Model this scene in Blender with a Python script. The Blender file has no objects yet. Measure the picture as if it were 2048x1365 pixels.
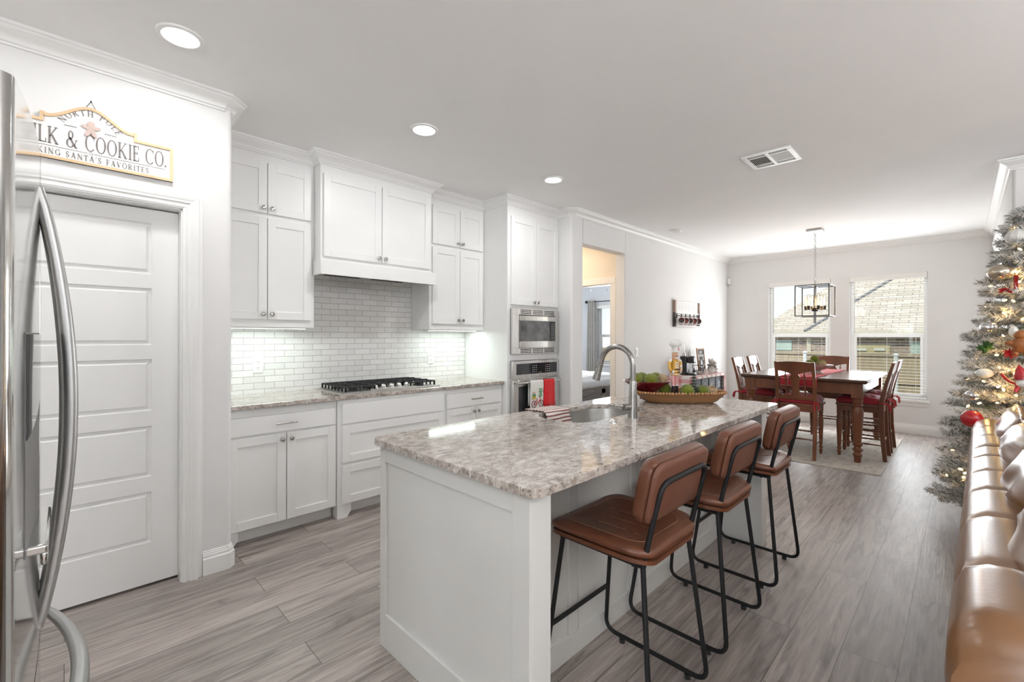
import bpy, bmesh, math, random
from mathutils import Vector, Matrix
C = bpy.context.scene.collection
S = bpy.context.scene
PI = math.pi
random.seed(7)

# ------------------------------------------------------------------ camera
cam_d = bpy.data.cameras.new('camera')
cam = bpy.data.objects.new('camera', cam_d); C.objects.link(cam)
A_CAM = 0.7879
cam.matrix_world = (Matrix.Translation((0, 0, 1.38)) @ Matrix.Rotation(A_CAM - PI/2, 4, 'Z')
                    @ Matrix.Rotation(PI/2, 4, 'X') @ Matrix.Rotation(0.0021, 4, 'Z'))
cam_d.sensor_width = 36; cam_d.lens = 36*898.84/2048
cam_d.shift_y = -9.2/2048
cam_d.clip_start = 0.02; cam_d.clip_end = 200
S.camera = cam

# ------------------------------------------------------------------ view, world, sun
S.view_settings.view_transform = 'Standard'
S.view_settings.look = 'None'
S.view_settings.gamma = 1
S.view_settings.use_curve_mapping = False
S.view_settings.exposure = 0.50
cy = S.cycles
cy.use_denoising = True
cy.max_bounces = 10; cy.diffuse_bounces = 6; cy.glossy_bounces = 5
cy.transmission_bounces = 8; cy.transparent_max_bounces = 24
cy.caustics_reflective = False; cy.caustics_refractive = False
cy.sample_clamp_indirect = 6.0
cy.blur_glossy = 0.5

W = bpy.data.worlds.new('sky'); S.world = W; W.use_nodes = True
wn = W.node_tree.nodes; wl = W.node_tree.links
bg = wn['Background']
tc = wn.new('ShaderNodeTexCoord'); sx = wn.new('ShaderNodeSeparateXYZ'); rp = wn.new('ShaderNodeValToRGB')
wl.new(tc.outputs['Generated'], sx.inputs[0]); wl.new(sx.outputs['Z'], rp.inputs[0])
rp.color_ramp.elements[0].position = 0.0; rp.color_ramp.elements[0].color = (0.86, 0.92, 1.0, 1)
rp.color_ramp.elements[1].position = 0.6; rp.color_ramp.elements[1].color = (0.42, 0.66, 1.0, 1)
wl.new(rp.outputs[0], bg.inputs['Color']); bg.inputs['Strength'].default_value = 0.95

def lamp(name, kind, loc, power, color=(1, 1, 1), size=0.2, size_y=None, rot=(0, 0, 0), shape=None, spread=None):
    d = bpy.data.lights.new(name, kind); d.energy = power; d.color = color
    if kind == 'AREA':
        d.shape = shape or ('RECTANGLE' if size_y else 'DISK'); d.size = size
        if size_y: d.size_y = size_y
        if spread: d.spread = spread
    elif kind == 'POINT': d.shadow_soft_size = size
    o = bpy.data.objects.new(name, d); C.objects.link(o); o.location = loc; o.rotation_euler = rot
    return o
sun = lamp('sun', 'SUN', (0, 0, 30), 2.8, (1.0, 0.95, 0.86))
sun.data.angle = 0.01
sun.rotation_euler = Vector((0.80, -0.22, -1.05)).to_track_quat('-Z', 'Y').to_euler()
# daylight through the two dining windows, the bedroom window plus unseen openings added behind the camera
DAY = (0.93, 0.97, 1.0)
WIN_Y = [(1.487, 2.371), (0.358, 1.244)]
for yw in (1.929, 0.801):
    lamp('daylight', 'AREA', (8.565, yw, 1.38), 24, DAY, 1.70, 0.84, (0, PI/2, 0))
    lamp('daylight', 'AREA', (8.655, yw, 1.38), 6, DAY, 1.70, 0.84, (0, PI/2, 0))
lamp('daylight', 'AREA', (8.43, 5.47, 1.42), 45, DAY, 1.25, 0.8, (0, PI/2, 0))
lamp('daylight', 'AREA', (2.6, -4.46, 1.15), 110, DAY, 3.2, 2.1, (PI/2, 0, PI))  # lamp at the unseen glass doors, added for side light
lamp('daylight', 'AREA', (-3.14, -1.6, 1.45), 30, DAY, 1.7, 2.2, (0, -PI/2, 0))  # lamp at the unseen back window, added to brighten from behind
lamp('added_uplight', 'AREA', (2.0, -3.0, 1.85), 180, (.97, .985, 1.0), 0.4, None, (PI, 0, 0))  # unseen uplight, added to brighten the ceiling and bounce light down
lamp('added_uplight', 'AREA', (-2.2, -1.5, 1.85), 120, (.97, .985, 1.0), 0.4, None, (PI, 0, 0))  # second added uplight out of view, lifting the ceiling's left side

# ------------------------------------------------------------------ materials
MATS = {}
def lin(c):
    if isinstance(c, str):
        c = [int(c[i:i+2], 16)/255 for i in (0, 2, 4)]
        c = [x/12.92 if x <= 0.04045 else ((x+0.055)/1.055)**2.4 for x in c]
    return tuple(c)
def node(nt, typ, **kw):
    n = nt.nodes.new(typ)
    for k, v in kw.items():
        if k in n.inputs: n.inputs[k].default_value = v
        else: setattr(n, k, v)
    return n
def mat(name, color, rough=0.5, metal=0.0, spec=0.5, vary=0.06, scale=8.0, stretch=(1, 1, 1), bump=0.0, bscale=None,
        rvary=0.0, emit=None, estr=0.0, coat=0.0, alpha=None, color2=None, contrast=None, sheen=0.0, detail=3.0):
    m = bpy.data.materials.new(name); m.use_nodes = True; nt = m.node_tree; b = nt.nodes['Principled BSDF']
    b.inputs['Roughness'].default_value = rough; b.inputs['Metallic'].default_value = metal
    b.inputs['Specular IOR Level'].default_value = spec
    b.inputs['Coat Weight'].default_value = coat; b.inputs['Coat Roughness'].default_value = 0.08
    b.inputs['Sheen Weight'].default_value = sheen
    c = lin(color)
    t = node(nt, 'ShaderNodeTexCoord'); mp = node(nt, 'ShaderNodeMapping'); mp.inputs['Scale'].default_value = stretch
    nt.links.new(t.outputs['Object'], mp.inputs[0])
    nz = node(nt, 'ShaderNodeTexNoise', Scale=scale, Detail=detail, Roughness=0.6)
    nt.links.new(mp.outputs[0], nz.inputs['Vector'])
    r = node(nt, 'ShaderNodeValToRGB')
    lo, hi = contrast or (0.3, 0.7)
    r.color_ramp.elements[0].position = lo; r.color_ramp.elements[1].position = hi
    if color2 is None:
        k0, k1 = 1 - vary, 1 + vary
        r.color_ramp.elements[0].color = (*[min(1, x*k0) for x in c], 1); r.color_ramp.elements[1].color = (*[min(1, x*k1) for x in c], 1)
    else:
        r.color_ramp.elements[0].color = (*c, 1); r.color_ramp.elements[1].color = (*lin(color2), 1)
    nt.links.new(nz.outputs['Fac'], r.inputs[0]); nt.links.new(r.outputs[0], b.inputs['Base Color'])
    if rvary:
        mr = node(nt, 'ShaderNodeMapRange'); mr.inputs['To Min'].default_value = max(0.02, rough - rvary); mr.inputs['To Max'].default_value = rough + rvary
        nt.links.new(nz.outputs['Fac'], mr.inputs['Value']); nt.links.new(mr.outputs[0], b.inputs['Roughness'])
    if bump:
        n2 = node(nt, 'ShaderNodeTexNoise', Scale=bscale or scale*6, Detail=4.0); nt.links.new(mp.outputs[0], n2.inputs['Vector'])
        bp = node(nt, 'ShaderNodeBump', Strength=bump, Distance=0.01); nt.links.new(n2.outputs['Fac'], bp.inputs['Height'])
        nt.links.new(bp.outputs[0], b.inputs['Normal'])
    if emit is not None:
        b.inputs['Emission Color'].default_value = (*lin(emit), 1); b.inputs['Emission Strength'].default_value = estr
    MATS[name] = m
    return m
def glass(name, tint=(1, 1, 1), gloss=0.06, rough=0.0):
    m = bpy.data.materials.new(name); m.use_nodes = True; nt = m.node_tree
    out = nt.nodes['Material Output']; nt.nodes.remove(nt.nodes['Principled BSDF'])
    tr = node(nt, 'ShaderNodeBsdfTransparent'); tr.inputs[0].default_value = (*tint, 1)
    gl = node(nt, 'ShaderNodeBsdfGlossy'); gl.inputs['Roughness'].default_value = rough
    lw = node(nt, 'ShaderNodeFresnel'); lw.inputs['IOR'].default_value = 1.45
    mx = node(nt, 'ShaderNodeMixShader')
    ml = node(nt, 'ShaderNodeMath', operation='MULTIPLY'); ml.inputs[1].default_value = gloss/0.04
    nt.links.new(lw.outputs[0], ml.inputs[0]); nt.links.new(ml.outputs[0], mx.inputs[0])
    nt.links.new(tr.outputs[0], mx.inputs[1]); nt.links.new(gl.outputs[0], mx.inputs[2]); nt.links.new(mx.outputs[0], out.inputs[0])
    MATS[name] = m
    return m

# ------------------------------------------------------------------ mesh helpers
def BM(): return bmesh.new()
def basis(axis):
    return Vector(axis).normalized().to_track_quat('Z', 'Y').to_matrix().to_4x4()
def box(bm, x0, x1, y0, y1, z0, z1, rot=None, mi=0):
    m = Matrix.Translation(((x0+x1)/2, (y0+y1)/2, (z0+z1)/2)) @ Matrix.Diagonal((abs(x1-x0), abs(y1-y0), abs(z1-z0), 1))
    if rot is not None: m = rot @ m
    r = bmesh.ops.create_cube(bm, size=1, matrix=m)
    if mi:
        for f in {f for v in r['verts'] for f in v.link_faces}: f.material_index = mi
    return r['verts']
def rbox(bm, cx, cy_, cz, w, d, h, rz=0, ry=0, rx=0, mi=0):
    m = Matrix.Translation((cx, cy_, cz)) @ Matrix.Rotation(rz, 4, 'Z') @ Matrix.Rotation(ry, 4, 'Y') @ Matrix.Rotation(rx, 4, 'X') @ Matrix.Diagonal((w, d, h, 1))
    r = bmesh.ops.create_cube(bm, size=1, matrix=m)
    if mi:
        for f in {f for v in r['verts'] for f in v.link_faces}: f.material_index = mi
    return r['verts']
def loft(bm, rings, close=True, cap0=True, cap1=True, mi=0):
    vs = [[bm.verts.new(p) for p in ring] for ring in rings]
    n = len(vs[0]); fs = []
    for a, b in zip(vs[:-1], vs[1:]):
        for i in range(n if close else n-1):
            j = (i+1) % n
            fs.append(bm.faces.new((a[i], a[j], b[j], b[i])))
    if cap0 and close: fs.append(bm.faces.new(vs[0][::-1]))
    if cap1 and close: fs.append(bm.faces.new(vs[-1]))
    for f in fs: f.material_index = mi
    return vs
def lathe(bm, prof, origin=(0, 0, 0), axis=(0, 0, 1), n=20, mi=0, sx=1, sy=1):
    B = Matrix.Translation(origin) @ basis(axis)
    rings = [[B @ Vector((r*sx*math.cos(2*PI*i/n), r*sy*math.sin(2*PI*i/n), h)) for i in range(n)] for r, h in prof]
    return loft(bm, rings, mi=mi)
def cyl(bm, p0, p1, r0, r1=None, n=12, mi=0):
    p0, p1 = Vector(p0), Vector(p1); d = p1-p0
    return lathe(bm, [(r0, 0), (r0 if r1 is None else r1, d.length)], p0, d, n, mi)
def ball(bm, c, r, n=16, sc=(1, 1, 1), mi=0, rot=None):
    m = Matrix.Translation(c) @ (rot or Matrix()) @ Matrix.Diagonal((r*sc[0], r*sc[1], r*sc[2], 1))
    q = bmesh.ops.create_uvsphere(bm, u_segments=n, v_segments=max(6, n*2//3), radius=1, matrix=m)
    if mi:
        for f in {f for v in q['verts'] for f in v.link_faces}: f.material_index = mi
    return q['verts']
def tube(bm, pts, r, n=8, closed=False, mi=0, flat=1.0):
    pts = [Vector(p) for p in pts]; N = len(pts); rings = []
    ref = None
    for i, p in enumerate(pts):
        if closed: t = (pts[(i+1) % N]-pts[i-1])
        else: t = (pts[min(i+1, N-1)]-pts[max(i-1, 0)])
        t.normalize()
        if ref is None:
            ref = t.orthogonal().normalized()
        ref = (ref - t*ref.dot(t)).normalized()
        b = t.cross(ref)
        rr = r[i] if isinstance(r, (list, tuple)) else r
        rings.append([p + ref*rr*math.cos(2*PI*k/n) + b*rr*flat*math.sin(2*PI*k/n) for k in range(n)])
    if closed: rings.append(rings[0])
    vs = loft(bm, rings, cap0=not closed, cap1=not closed, mi=mi)
    return vs
def fillet(pts, rad, n=5):
    pts = [Vector(p) for p in pts]; out = [pts[0]]
    for a, b, c in zip(pts[:-2], pts[1:-1], pts[2:]):
        r = min(rad, (a-b).length*0.48, (c-b).length*0.48)
        p0 = b+(a-b).normalized()*r; p1 = b+(c-b).normalized()*r
        for i in range(n+1):
            t = i/n; out.append(p0*(1-t)**2 + b*2*t*(1-t) + p1*t*t)
    return out+[pts[-1]]
def prism(bm, poly, z0, z1, mi=0, M=None):
    M = M or Matrix()
    return loft(bm, [[M @ Vector((x, y, z0)) for x, y in poly], [M @ Vector((x, y, z1)) for x, y in poly]], mi=mi)
def sweep(bm, prof, path, z, side=1, seg=None, closed_prof=True):
    """profile (d out of the wall, h) along an XY polyline; d goes to the left (side=1) or right of travel."""
    P = [Vector(p) for p in path]; N = len(P); rings = []
    nor = []
    for a, b in zip(P[:-1], P[1:]):
        t = (b-a).normalized(); nor.append(Vector((-t.y, t.x))*side)
    for i in range(N):
        if i == 0: m = nor[0]
        elif i == N-1: m = nor[-1]
        else:
            m = nor[i-1]+nor[i]; m = m/max(0.15, (m.dot(nor[i])))
        rings.append([Vector((P[i].x+m.x*d, P[i].y+m.y*d, z+h)) for d, h in prof])
    i0, i1 = seg or (0, N-1)
    rings = rings[i0:i1+1]
    loft(bm, rings)
def shaker(bm, x0, x1, z0, z1, yf, t=0.02, st=0.057, rec=0.009):
    box(bm, x0+st-0.004, x1-st+0.004, yf+rec, yf+t, z0+st-0.004, z1-st+0.004)
    box(bm, x0, x0+st, yf, yf+t, z0, z1); box(bm, x1-st, x1, yf, yf+t, z0, z1)
    box(bm, x0+st, x1-st, yf, yf+t, z0, z0+st); box(bm, x0+st, x1-st, yf, yf+t, z1-st, z1)

SHIFT = {}
def obj(name, bm, m, parent=None, bevel=0.0, smooth=40, seg=2, subd=0, normals=True):
    if parent is not None:
        s = SHIFT.get(parent.name)
        if s is not None: bmesh.ops.translate(bm, vec=-s, verts=bm.verts)
    if normals: bmesh.ops.recalc_face_normals(bm, faces=bm.faces)
    me = bpy.data.meshes.new(name); bm.to_mesh(me); bm.free()
    for mm in (m if isinstance(m, (list, tuple)) else [m]): me.materials.append(MATS[mm] if isinstance(mm, str) else mm)
    if smooth:
        me.polygons.foreach_set('use_smooth', [True]*len(me.polygons))
        me.set_sharp_from_angle(angle=math.radians(smooth))
    o = bpy.data.objects.new(name, me); C.objects.link(o)
    if parent is not None:
        o.parent = parent
        if parent.name in SHIFT: SHIFT[o.name] = SHIFT[parent.name]
    if bevel:
        md = o.modifiers.new('edge', 'BEVEL'); md.width = bevel; md.segments = seg; md.limit_method = 'ANGLE'; md.angle_limit = math.radians(35)
        md.harden_normals = False
    if subd:
        md = o.modifiers.new('soft', 'SUBSURF'); md.levels = subd; md.render_levels = subd
    return o
def tag(o, label, cat, group=None, kind=None):
    o['label'] = label; o['category'] = cat
    if group: o['group'] = group
    if kind: o['kind'] = kind
    return o
def thing(name, label, cat, loc=(0, 0, 0), rz=0, group=None, world=False):
    o = bpy.data.objects.new(name, None); C.objects.link(o); o.empty_display_size = 0.1
    o.location = loc; o.rotation_euler = (0, 0, rz)
    if world: SHIFT[o.name] = Vector(loc)
    return tag(o, label, cat, group)
def single(name, label, cat, bm, m, origin, group=None, **kw):
    """a thing that is one mesh, built in world coordinates, with its origin at origin"""
    bmesh.ops.translate(bm, vec=-Vector(origin), verts=bm.verts)
    o = obj(name, bm, m, **kw); o.location = origin
    return tag(o, label, cat, group)
def struct(name, bm, m, parent=None, label=None, **kw):
    o = obj(name, bm, m, parent, **kw)
    if parent is None: o['kind'] = 'structure'
    if label: o['label'] = label
    return o
def dup(root, loc, rz=None, label=None, group=None):
    """a copy of a thing with copies of its parts and sub-parts"""
    r = root.copy(); C.objects.link(r); r.location = loc
    if rz is not None: r.rotation_euler = (0, 0, rz)
    if label: r['label'] = label
    if group: r['group'] = group
    for ch in list(root.children):
        c = ch.copy(); C.objects.link(c); c.parent = r
        for g in ch.children:
            d = g.copy(); C.objects.link(d); d.parent = c
    return r

# ------------------------------------------------------------------ lettering: strokes with serifs, one unit high
def _arc(cx, cy_, rx, ry, a0, a1, wv, wh, n=18):
    o, i = [], []
    for k in range(n+1):
        a = math.radians(a0+(a1-a0)*k/n); c, s = math.cos(a), math.sin(a)
        w = wh+(wv-wh)*c*c
        o.append((cx+rx*c, cy_+ry*s)); i.append((cx+(rx-w)*c, cy_+(ry-w)*s))
    return [[o[k], o[k+1], i[k+1], i[k]] for k in range(n)]
def _q(x0, y0, x1, y1): return [[(x0, y0), (x1, y0), (x1, y1), (x0, y1)]]
def _d(x0, y0, x1, y1, w):
    return [[(x0-w/2, y0), (x0+w/2, y0), (x1+w/2, y1), (x1-w/2, y1)]]
def glyph(ch, T=0.15, t=0.055, sf=0.06, st=0.035):
    v = lambda x, y0=0, y1=1, w=T: _q(x-w/2, y0, x+w/2, y1)
    s = lambda x, y, w=T: _q(x-w/2-sf, y if y < .5 else y-st, x+w/2+sf, y+st if y < .5 else y) if sf else []
    h = lambda x0, x1, y, w=t: _q(x0, y-w/2, x1, y+w/2)
    X = T/2+sf
    if ch == 'I': return v(X)+s(X, 0)+s(X, 1), 2*X
    if ch == 'L': return v(X)+s(X, 0)+s(X, 1)+h(X, X+.42, t/2)+_q(X+.42-t, 0, X+.42, .25), X+.45
    if ch == 'E': return v(X)+s(X, 0)+s(X, 1)+h(X, X+.4, t/2)+h(X, X+.38, 1-t/2)+h(X, X+.28, .52)+_q(X+.4-t, 0, X+.4, .24)+_q(X+.38-t, .78, X+.38, 1)+_q(X+.28-t, .42, X+.28, .62), X+.45
    if ch == 'F': return v(X)+s(X, 0)+s(X, 1)+h(X, X+.38, 1-t/2)+h(X, X+.28, .52)+_q(X+.38-t, .78, X+.38, 1)+_q(X+.28-t, .42, X+.28, .62), X+.42
    if ch == 'T': return v(.32)+s(.32, 0)+h(0, .64, 1-t/2)+_q(0, .75, t, 1)+_q(.64-t, .75, .64, 1), .64
    if ch == 'H': return v(X)+s(X, 0)+s(X, 1)+v(X+.5)+s(X+.5, 0)+s(X+.5, 1)+h(X, X+.5, .5), 2*X+.5
    if ch == 'K': return v(X)+s(X, 0)+s(X, 1)+_d(X, .38, X+.48, 1, t*1.5)+_d(X+.16, .52, X+.52, 0, T*1.15)+s(X+.5, 0)+s(X+.46, 1), 2*X+.52
    if ch == 'N': return v(X, 0, 1, t)+s(X, 0, t)+s(X, 1, t)+_d(X, 1, X+.55, 0, T*1.1)+v(X+.55, 0, 1, t)+s(X+.55, 1, t), 2*X+.55
    if ch == 'M': return v(X, 0, 1, t)+s(X, 0, t)+s(X, 1, t)+_d(X, 1, X+.34, 0, T*1.1)+_d(X+.34, 0, X+.68, 1, t*1.3)+v(X+.7, 0, 1, T)+s(X+.7, 0)+s(X+.7, 1), 2*X+.72
    if ch == 'A': return _d(.1, 0, .38, 1, t*1.2)+_d(.64, 0, .38, 1, T*1.15)+h(.2, .55, .32)+s(.1, 0, t)+s(.64, 0, T), .76
    if ch == 'V': return _d(.36, 0, .1, 1, T*1.15)+_d(.36, 0, .62, 1, t*1.2)+s(.1, 1)+s(.62, 1, t), .72
    if ch == 'O': return _arc(.4, .5, .4, .52, 0, 360, T, t, 30), .8
    if ch == 'C': return _arc(.4, .5, .4, .52, 45, 315, T, t, 24)+_q(.66, .68, .70, 1), .74
    if ch == 'G': return _arc(.4, .5, .4, .52, 45, 325, T, t, 24)+_q(.64, .68, .68, 1)+v(.66, .05, .42, T)+s(.66, .42, T), .8
    if ch == 'P': return v(X)+s(X, 0)+s(X, 1)+_arc(X+.14, .73, .3, .27, -90, 90, T, t, 14)+h(X, X+.14, 1-t/2)+h(X, X+.14, .46+t/2), X+.48
    if ch == 'R': return glyph('P', T, t, sf, st)[0]+_d(X+.18, .47, X+.5, 0, T*1.1)+s(X+.52, 0, t), X+.6
    if ch == 'B': return glyph('P', T, t, sf, st)[0]+_arc(X+.14, .25, .34, .25, -90, 90, T, t, 14)+h(X, X+.14, t/2), X+.52
    if ch == 'S': return _arc(.27, .75, .25, .27, 30, 250, T*.8, t, 14)+_arc(.27, .25, .25, .27, -150, 70, T*.8, t, 14)+_d(.14, .62, .40, .38, T*1.2)+_q(.46, .74, .5, 1)+_q(.03, 0, .07, .26), .56
    if ch == '&': return _arc(.36, .77, .2, .25, 0, 360, T*.75, t, 18)+_arc(.32, .26, .3, .28, 60, 330, T, t, 20)+_d(.26, .62, .74, 0, T*1.15)+_d(.62, .1, .78, .5, t)+s(.78, .5, .04)+s(.76, 0, .05), .92
    if ch == '.': return _arc(.09, .08, .08, .08, 0, 360, .079, .079, 12), .2
    if ch == "'": return _d(.06, .7, .1, 1, .09), .16
    return [], .34
def text(bm, s, M, size, track=0.06, centre=True, arc=None, depth=0.0015, **kw):
    """letters as thin raised shapes; M maps the text's own x, y (up), z (out of the board) to the world"""
    gl = [glyph(c, **kw) for c in s]
    tot = sum(w for _, w in gl)+track*(len(s)-1)
    x = -tot/2 if centre else 0
    for polys, w in gl:
        if arc:
            ang = -(x+w/2)*size/arc
            L = Matrix.Translation((arc*math.sin(-ang), arc*math.cos(ang)-arc, 0)) @ Matrix.Rotation(ang, 4, 'Z') @ Matrix.Translation((-w/2*size, 0, 0))
        else: L = Matrix.Translation((x*size, 0, 0))
        for p in polys:
            q = [(a*size, b*size) for a, b in p]
            prism(bm, q, 0, depth, M=M @ L)
        x += w+track
    return tot*size
# ------------------------------------------------------------------ common materials
mat('wall_paint', (0.775, 0.77, 0.76), 0.75, spec=0.25, vary=0.012, scale=3, bump=0.10, bscale=22)
mat('ceiling_paint', (0.86, 0.857, 0.85), 0.85, spec=0.2, vary=0.01, scale=3, bump=0.06, bscale=16)
mat('trim_white', (0.84, 0.84, 0.825), 0.38, spec=0.4, vary=0.01, scale=5)
mat('cabinet_white', (0.84, 0.84, 0.83), 0.34, spec=0.45, vary=0.01, scale=5)
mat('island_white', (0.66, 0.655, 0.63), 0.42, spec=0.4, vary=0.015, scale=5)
mat('hall_paint', (0.80, 0.74, 0.66), 0.8, spec=0.2, vary=0.01, scale=3)
mat('bedroom_paint', (0.66, 0.68, 0.71), 0.8, spec=0.2, vary=0.01, scale=3)
mat('vinyl_white', (0.86, 0.86, 0.86), 0.35, vary=0.01)
mat('dark_gap', (0.03, 0.028, 0.026), 0.8)
mat('steel', (0.60, 0.59, 0.57), 0.30, metal=1, vary=0.05, scale=6, stretch=(0.3, 0.3, 40), rvary=0.05)
mat('steel_h', (0.66, 0.65, 0.63), 0.28, metal=1, vary=0.05, scale=6, stretch=(40, 40, 0.4), rvary=0.05)
mat('nickel', (0.48, 0.46, 0.43), 0.24, metal=1, vary=0.04, scale=9)
mat('brushed_nickel', (0.33, 0.32, 0.305), 0.28, metal=1, vary=0.05, scale=8, stretch=(20, 20, 1), rvary=0.05)
mat('chrome', (0.72, 0.71, 0.69), 0.12, metal=1, vary=0.02)
mat('black_metal', (0.010, 0.010, 0.011), 0.5, spec=0.3, vary=0.1, scale=20)
mat('cast_iron', (0.022, 0.022, 0.023), 0.6, spec=0.35, vary=0.15, scale=40, bump=0.1)
mat('black_plastic', (0.018, 0.018, 0.020), 0.32, vary=0.08)
mat('black_glass', (0.02, 0.022, 0.025), 0.05, spec=0.6, vary=0.1, scale=2)
mat('white_plastic', (0.82, 0.82, 0.80), 0.35, vary=0.01)
mat('lamp_glow', (1, 1, 1), 0.5, emit=(1.0, 0.97, 0.92), estr=9)
mat('warm_glow', (1, 0.8, 0.5), 0.5, emit=(1.0, 0.62, 0.22), estr=7)
mat('bulb_glow', (1, 0.8, 0.5), 0.5, emit=(1.0, 0.66, 0.30), estr=24)
glass('window_glass', (0.97, 0.985, 0.98), 0.04)
glass('screen_glass', (0.80, 0.82, 0.78), 0.04)
glass('clear_glass', (0.985, 0.985, 0.985), 0.025)

def floor_mat():
    m = bpy.data.materials.new('plank_floor'); m.use_nodes = True; nt = m.node_tree; b = nt.nodes['Principled BSDF']; L = nt.links.new
    t = node(nt, 'ShaderNodeTexCoord')
    br = node(nt, 'ShaderNodeTexBrick', Scale=1.0); br.offset = 0.37; br.offset_frequency = 2; br.squash = 1.0
    br.inputs['Brick Width'].default_value = 1.22; br.inputs['Row Height'].default_value = 0.19
    br.inputs['Mortar Size'].default_value = 0.0016; br.inputs['Mortar Smooth'].default_value = 0.3; br.inputs['Bias'].default_value = 0.0
    br.inputs['Color1'].default_value = (0, 0, 0, 1); br.inputs['Color2'].default_value = (1, 1, 1, 1); br.inputs['Mortar'].default_value = (0.5, 0.5, 0.5, 1)
    L(t.outputs['Object'], br.inputs['Vector'])
    # every plank shifts its own grain
    sp = node(nt, 'ShaderNodeSeparateXYZ'); L(t.outputs['Object'], sp.inputs[0])
    cb = node(nt, 'ShaderNodeCombineXYZ')
    ofs = node(nt, 'ShaderNodeMath', operation='MULTIPLY_ADD'); ofs.inputs[1].default_value = 37.0; L(br.outputs['Color'], ofs.inputs[0]); L(sp.outputs['X'], ofs.inputs[2])
    L(ofs.outputs[0], cb.inputs[0]); L(sp.outputs['Y'], cb.inputs[1]); L(br.outputs['Color'], cb.inputs[2])
    mp = node(nt, 'ShaderNodeMapping'); mp.inputs['Scale'].default_value = (1.0, 13.0, 5.0); L(cb.outputs[0], mp.inputs[0])
    g1 = node(nt, 'ShaderNodeTexNoise', Scale=2.2, Detail=8.0, Roughness=0.62, Distortion=0.9); L(mp.outputs[0], g1.inputs['Vector'])
    mp2 = node(nt, 'ShaderNodeMapping'); mp2.inputs['Scale'].default_value = (2.0, 70.0, 5.0); L(cb.outputs[0], mp2.inputs[0])
    g2 = node(nt, 'ShaderNodeTexNoise', Scale=3.0, Detail=4.0); L(mp2.outputs[0], g2.inputs['Vector'])
    mp3 = node(nt, 'ShaderNodeMapping'); mp3.inputs['Scale'].default_value = (1.3, 9.0, 3.0); L(cb.outputs[0], mp3.inputs[0])
    g3 = node(nt, 'ShaderNodeTexNoise', Scale=1.6, Detail=5.0, Roughness=0.55, Distortion=1.6); L(mp3.outputs[0], g3.inputs['Vector'])
    r1 = node(nt, 'ShaderNodeValToRGB'); e = r1.color_ramp.elements
    e[0].position = 0.30; e[0].color = (0.185, 0.153, 0.138, 1); e[1].position = 0.72; e[1].color = (0.445, 0.394, 0.362, 1)
    e2 = r1.color_ramp.elements.new(0.5); e2.color = (0.318, 0.274, 0.250, 1)
    L(g1.outputs['Fac'], r1.inputs[0])
    r3 = node(nt, 'ShaderNodeValToRGB'); e = r3.color_ramp.elements     # dark cathedral streaks
    e[0].position = 0.27; e[0].color = (0.26, 0.24, 0.23, 1); e[1].position = 0.43; e[1].color = (1, 1, 1, 1)
    L(g3.outputs['Fac'], r3.inputs[0])
    m1 = node(nt, 'ShaderNodeMix', data_type='RGBA', blend_type='MULTIPLY'); m1.inputs[0].default_value = 0.75
    L(r1.outputs[0], m1.inputs[6]); L(r3.outputs[0], m1.inputs[7])
    m2 = node(nt, 'ShaderNodeMix', data_type='RGBA', blend_type='OVERLAY'); m2.inputs[0].default_value = 0.30
    L(m1.outputs[2], m2.inputs[6]); L(g2.outputs['Fac'], m2.inputs[7])
    hs = node(nt, 'ShaderNodeHueSaturation'); vr = node(nt, 'ShaderNodeMapRange'); vr.inputs['To Min'].default_value = 0.84; vr.inputs['To Max'].default_value = 1.16
    L(br.outputs['Color'], vr.inputs['Value']); L(vr.outputs[0], hs.inputs['Value']); L(m2.outputs[2], hs.inputs['Color'])
    m3 = node(nt, 'ShaderNodeMix', data_type='RGBA'); m3.inputs[7].default_value = (0.06, 0.052, 0.048, 1)
    L(br.outputs['Fac'], m3.inputs[0]); L(hs.outputs[0], m3.inputs[6]); L(m3.outputs[2], b.inputs['Base Color'])
    rr = node(nt, 'ShaderNodeMapRange'); rr.inputs['To Min'].default_value = 0.32; rr.inputs['To Max'].default_value = 0.52
    L(g2.outputs['Fac'], rr.inputs['Value']); L(rr.outputs[0], b.inputs['Roughness'])
    b.inputs['Specular IOR Level'].default_value = 0.75
    bp = node(nt, 'ShaderNodeBump', Strength=0.16, Distance=0.004); sb = node(nt, 'ShaderNodeMath', operation='SUBTRACT')
    L(g2.outputs['Fac'], sb.inputs[0]); L(br.outputs['Fac'], sb.inputs[1]); L(sb.outputs[0], bp.inputs['Height']); L(bp.outputs[0], b.inputs['Normal'])
    MATS['plank_floor'] = m
floor_mat()

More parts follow.
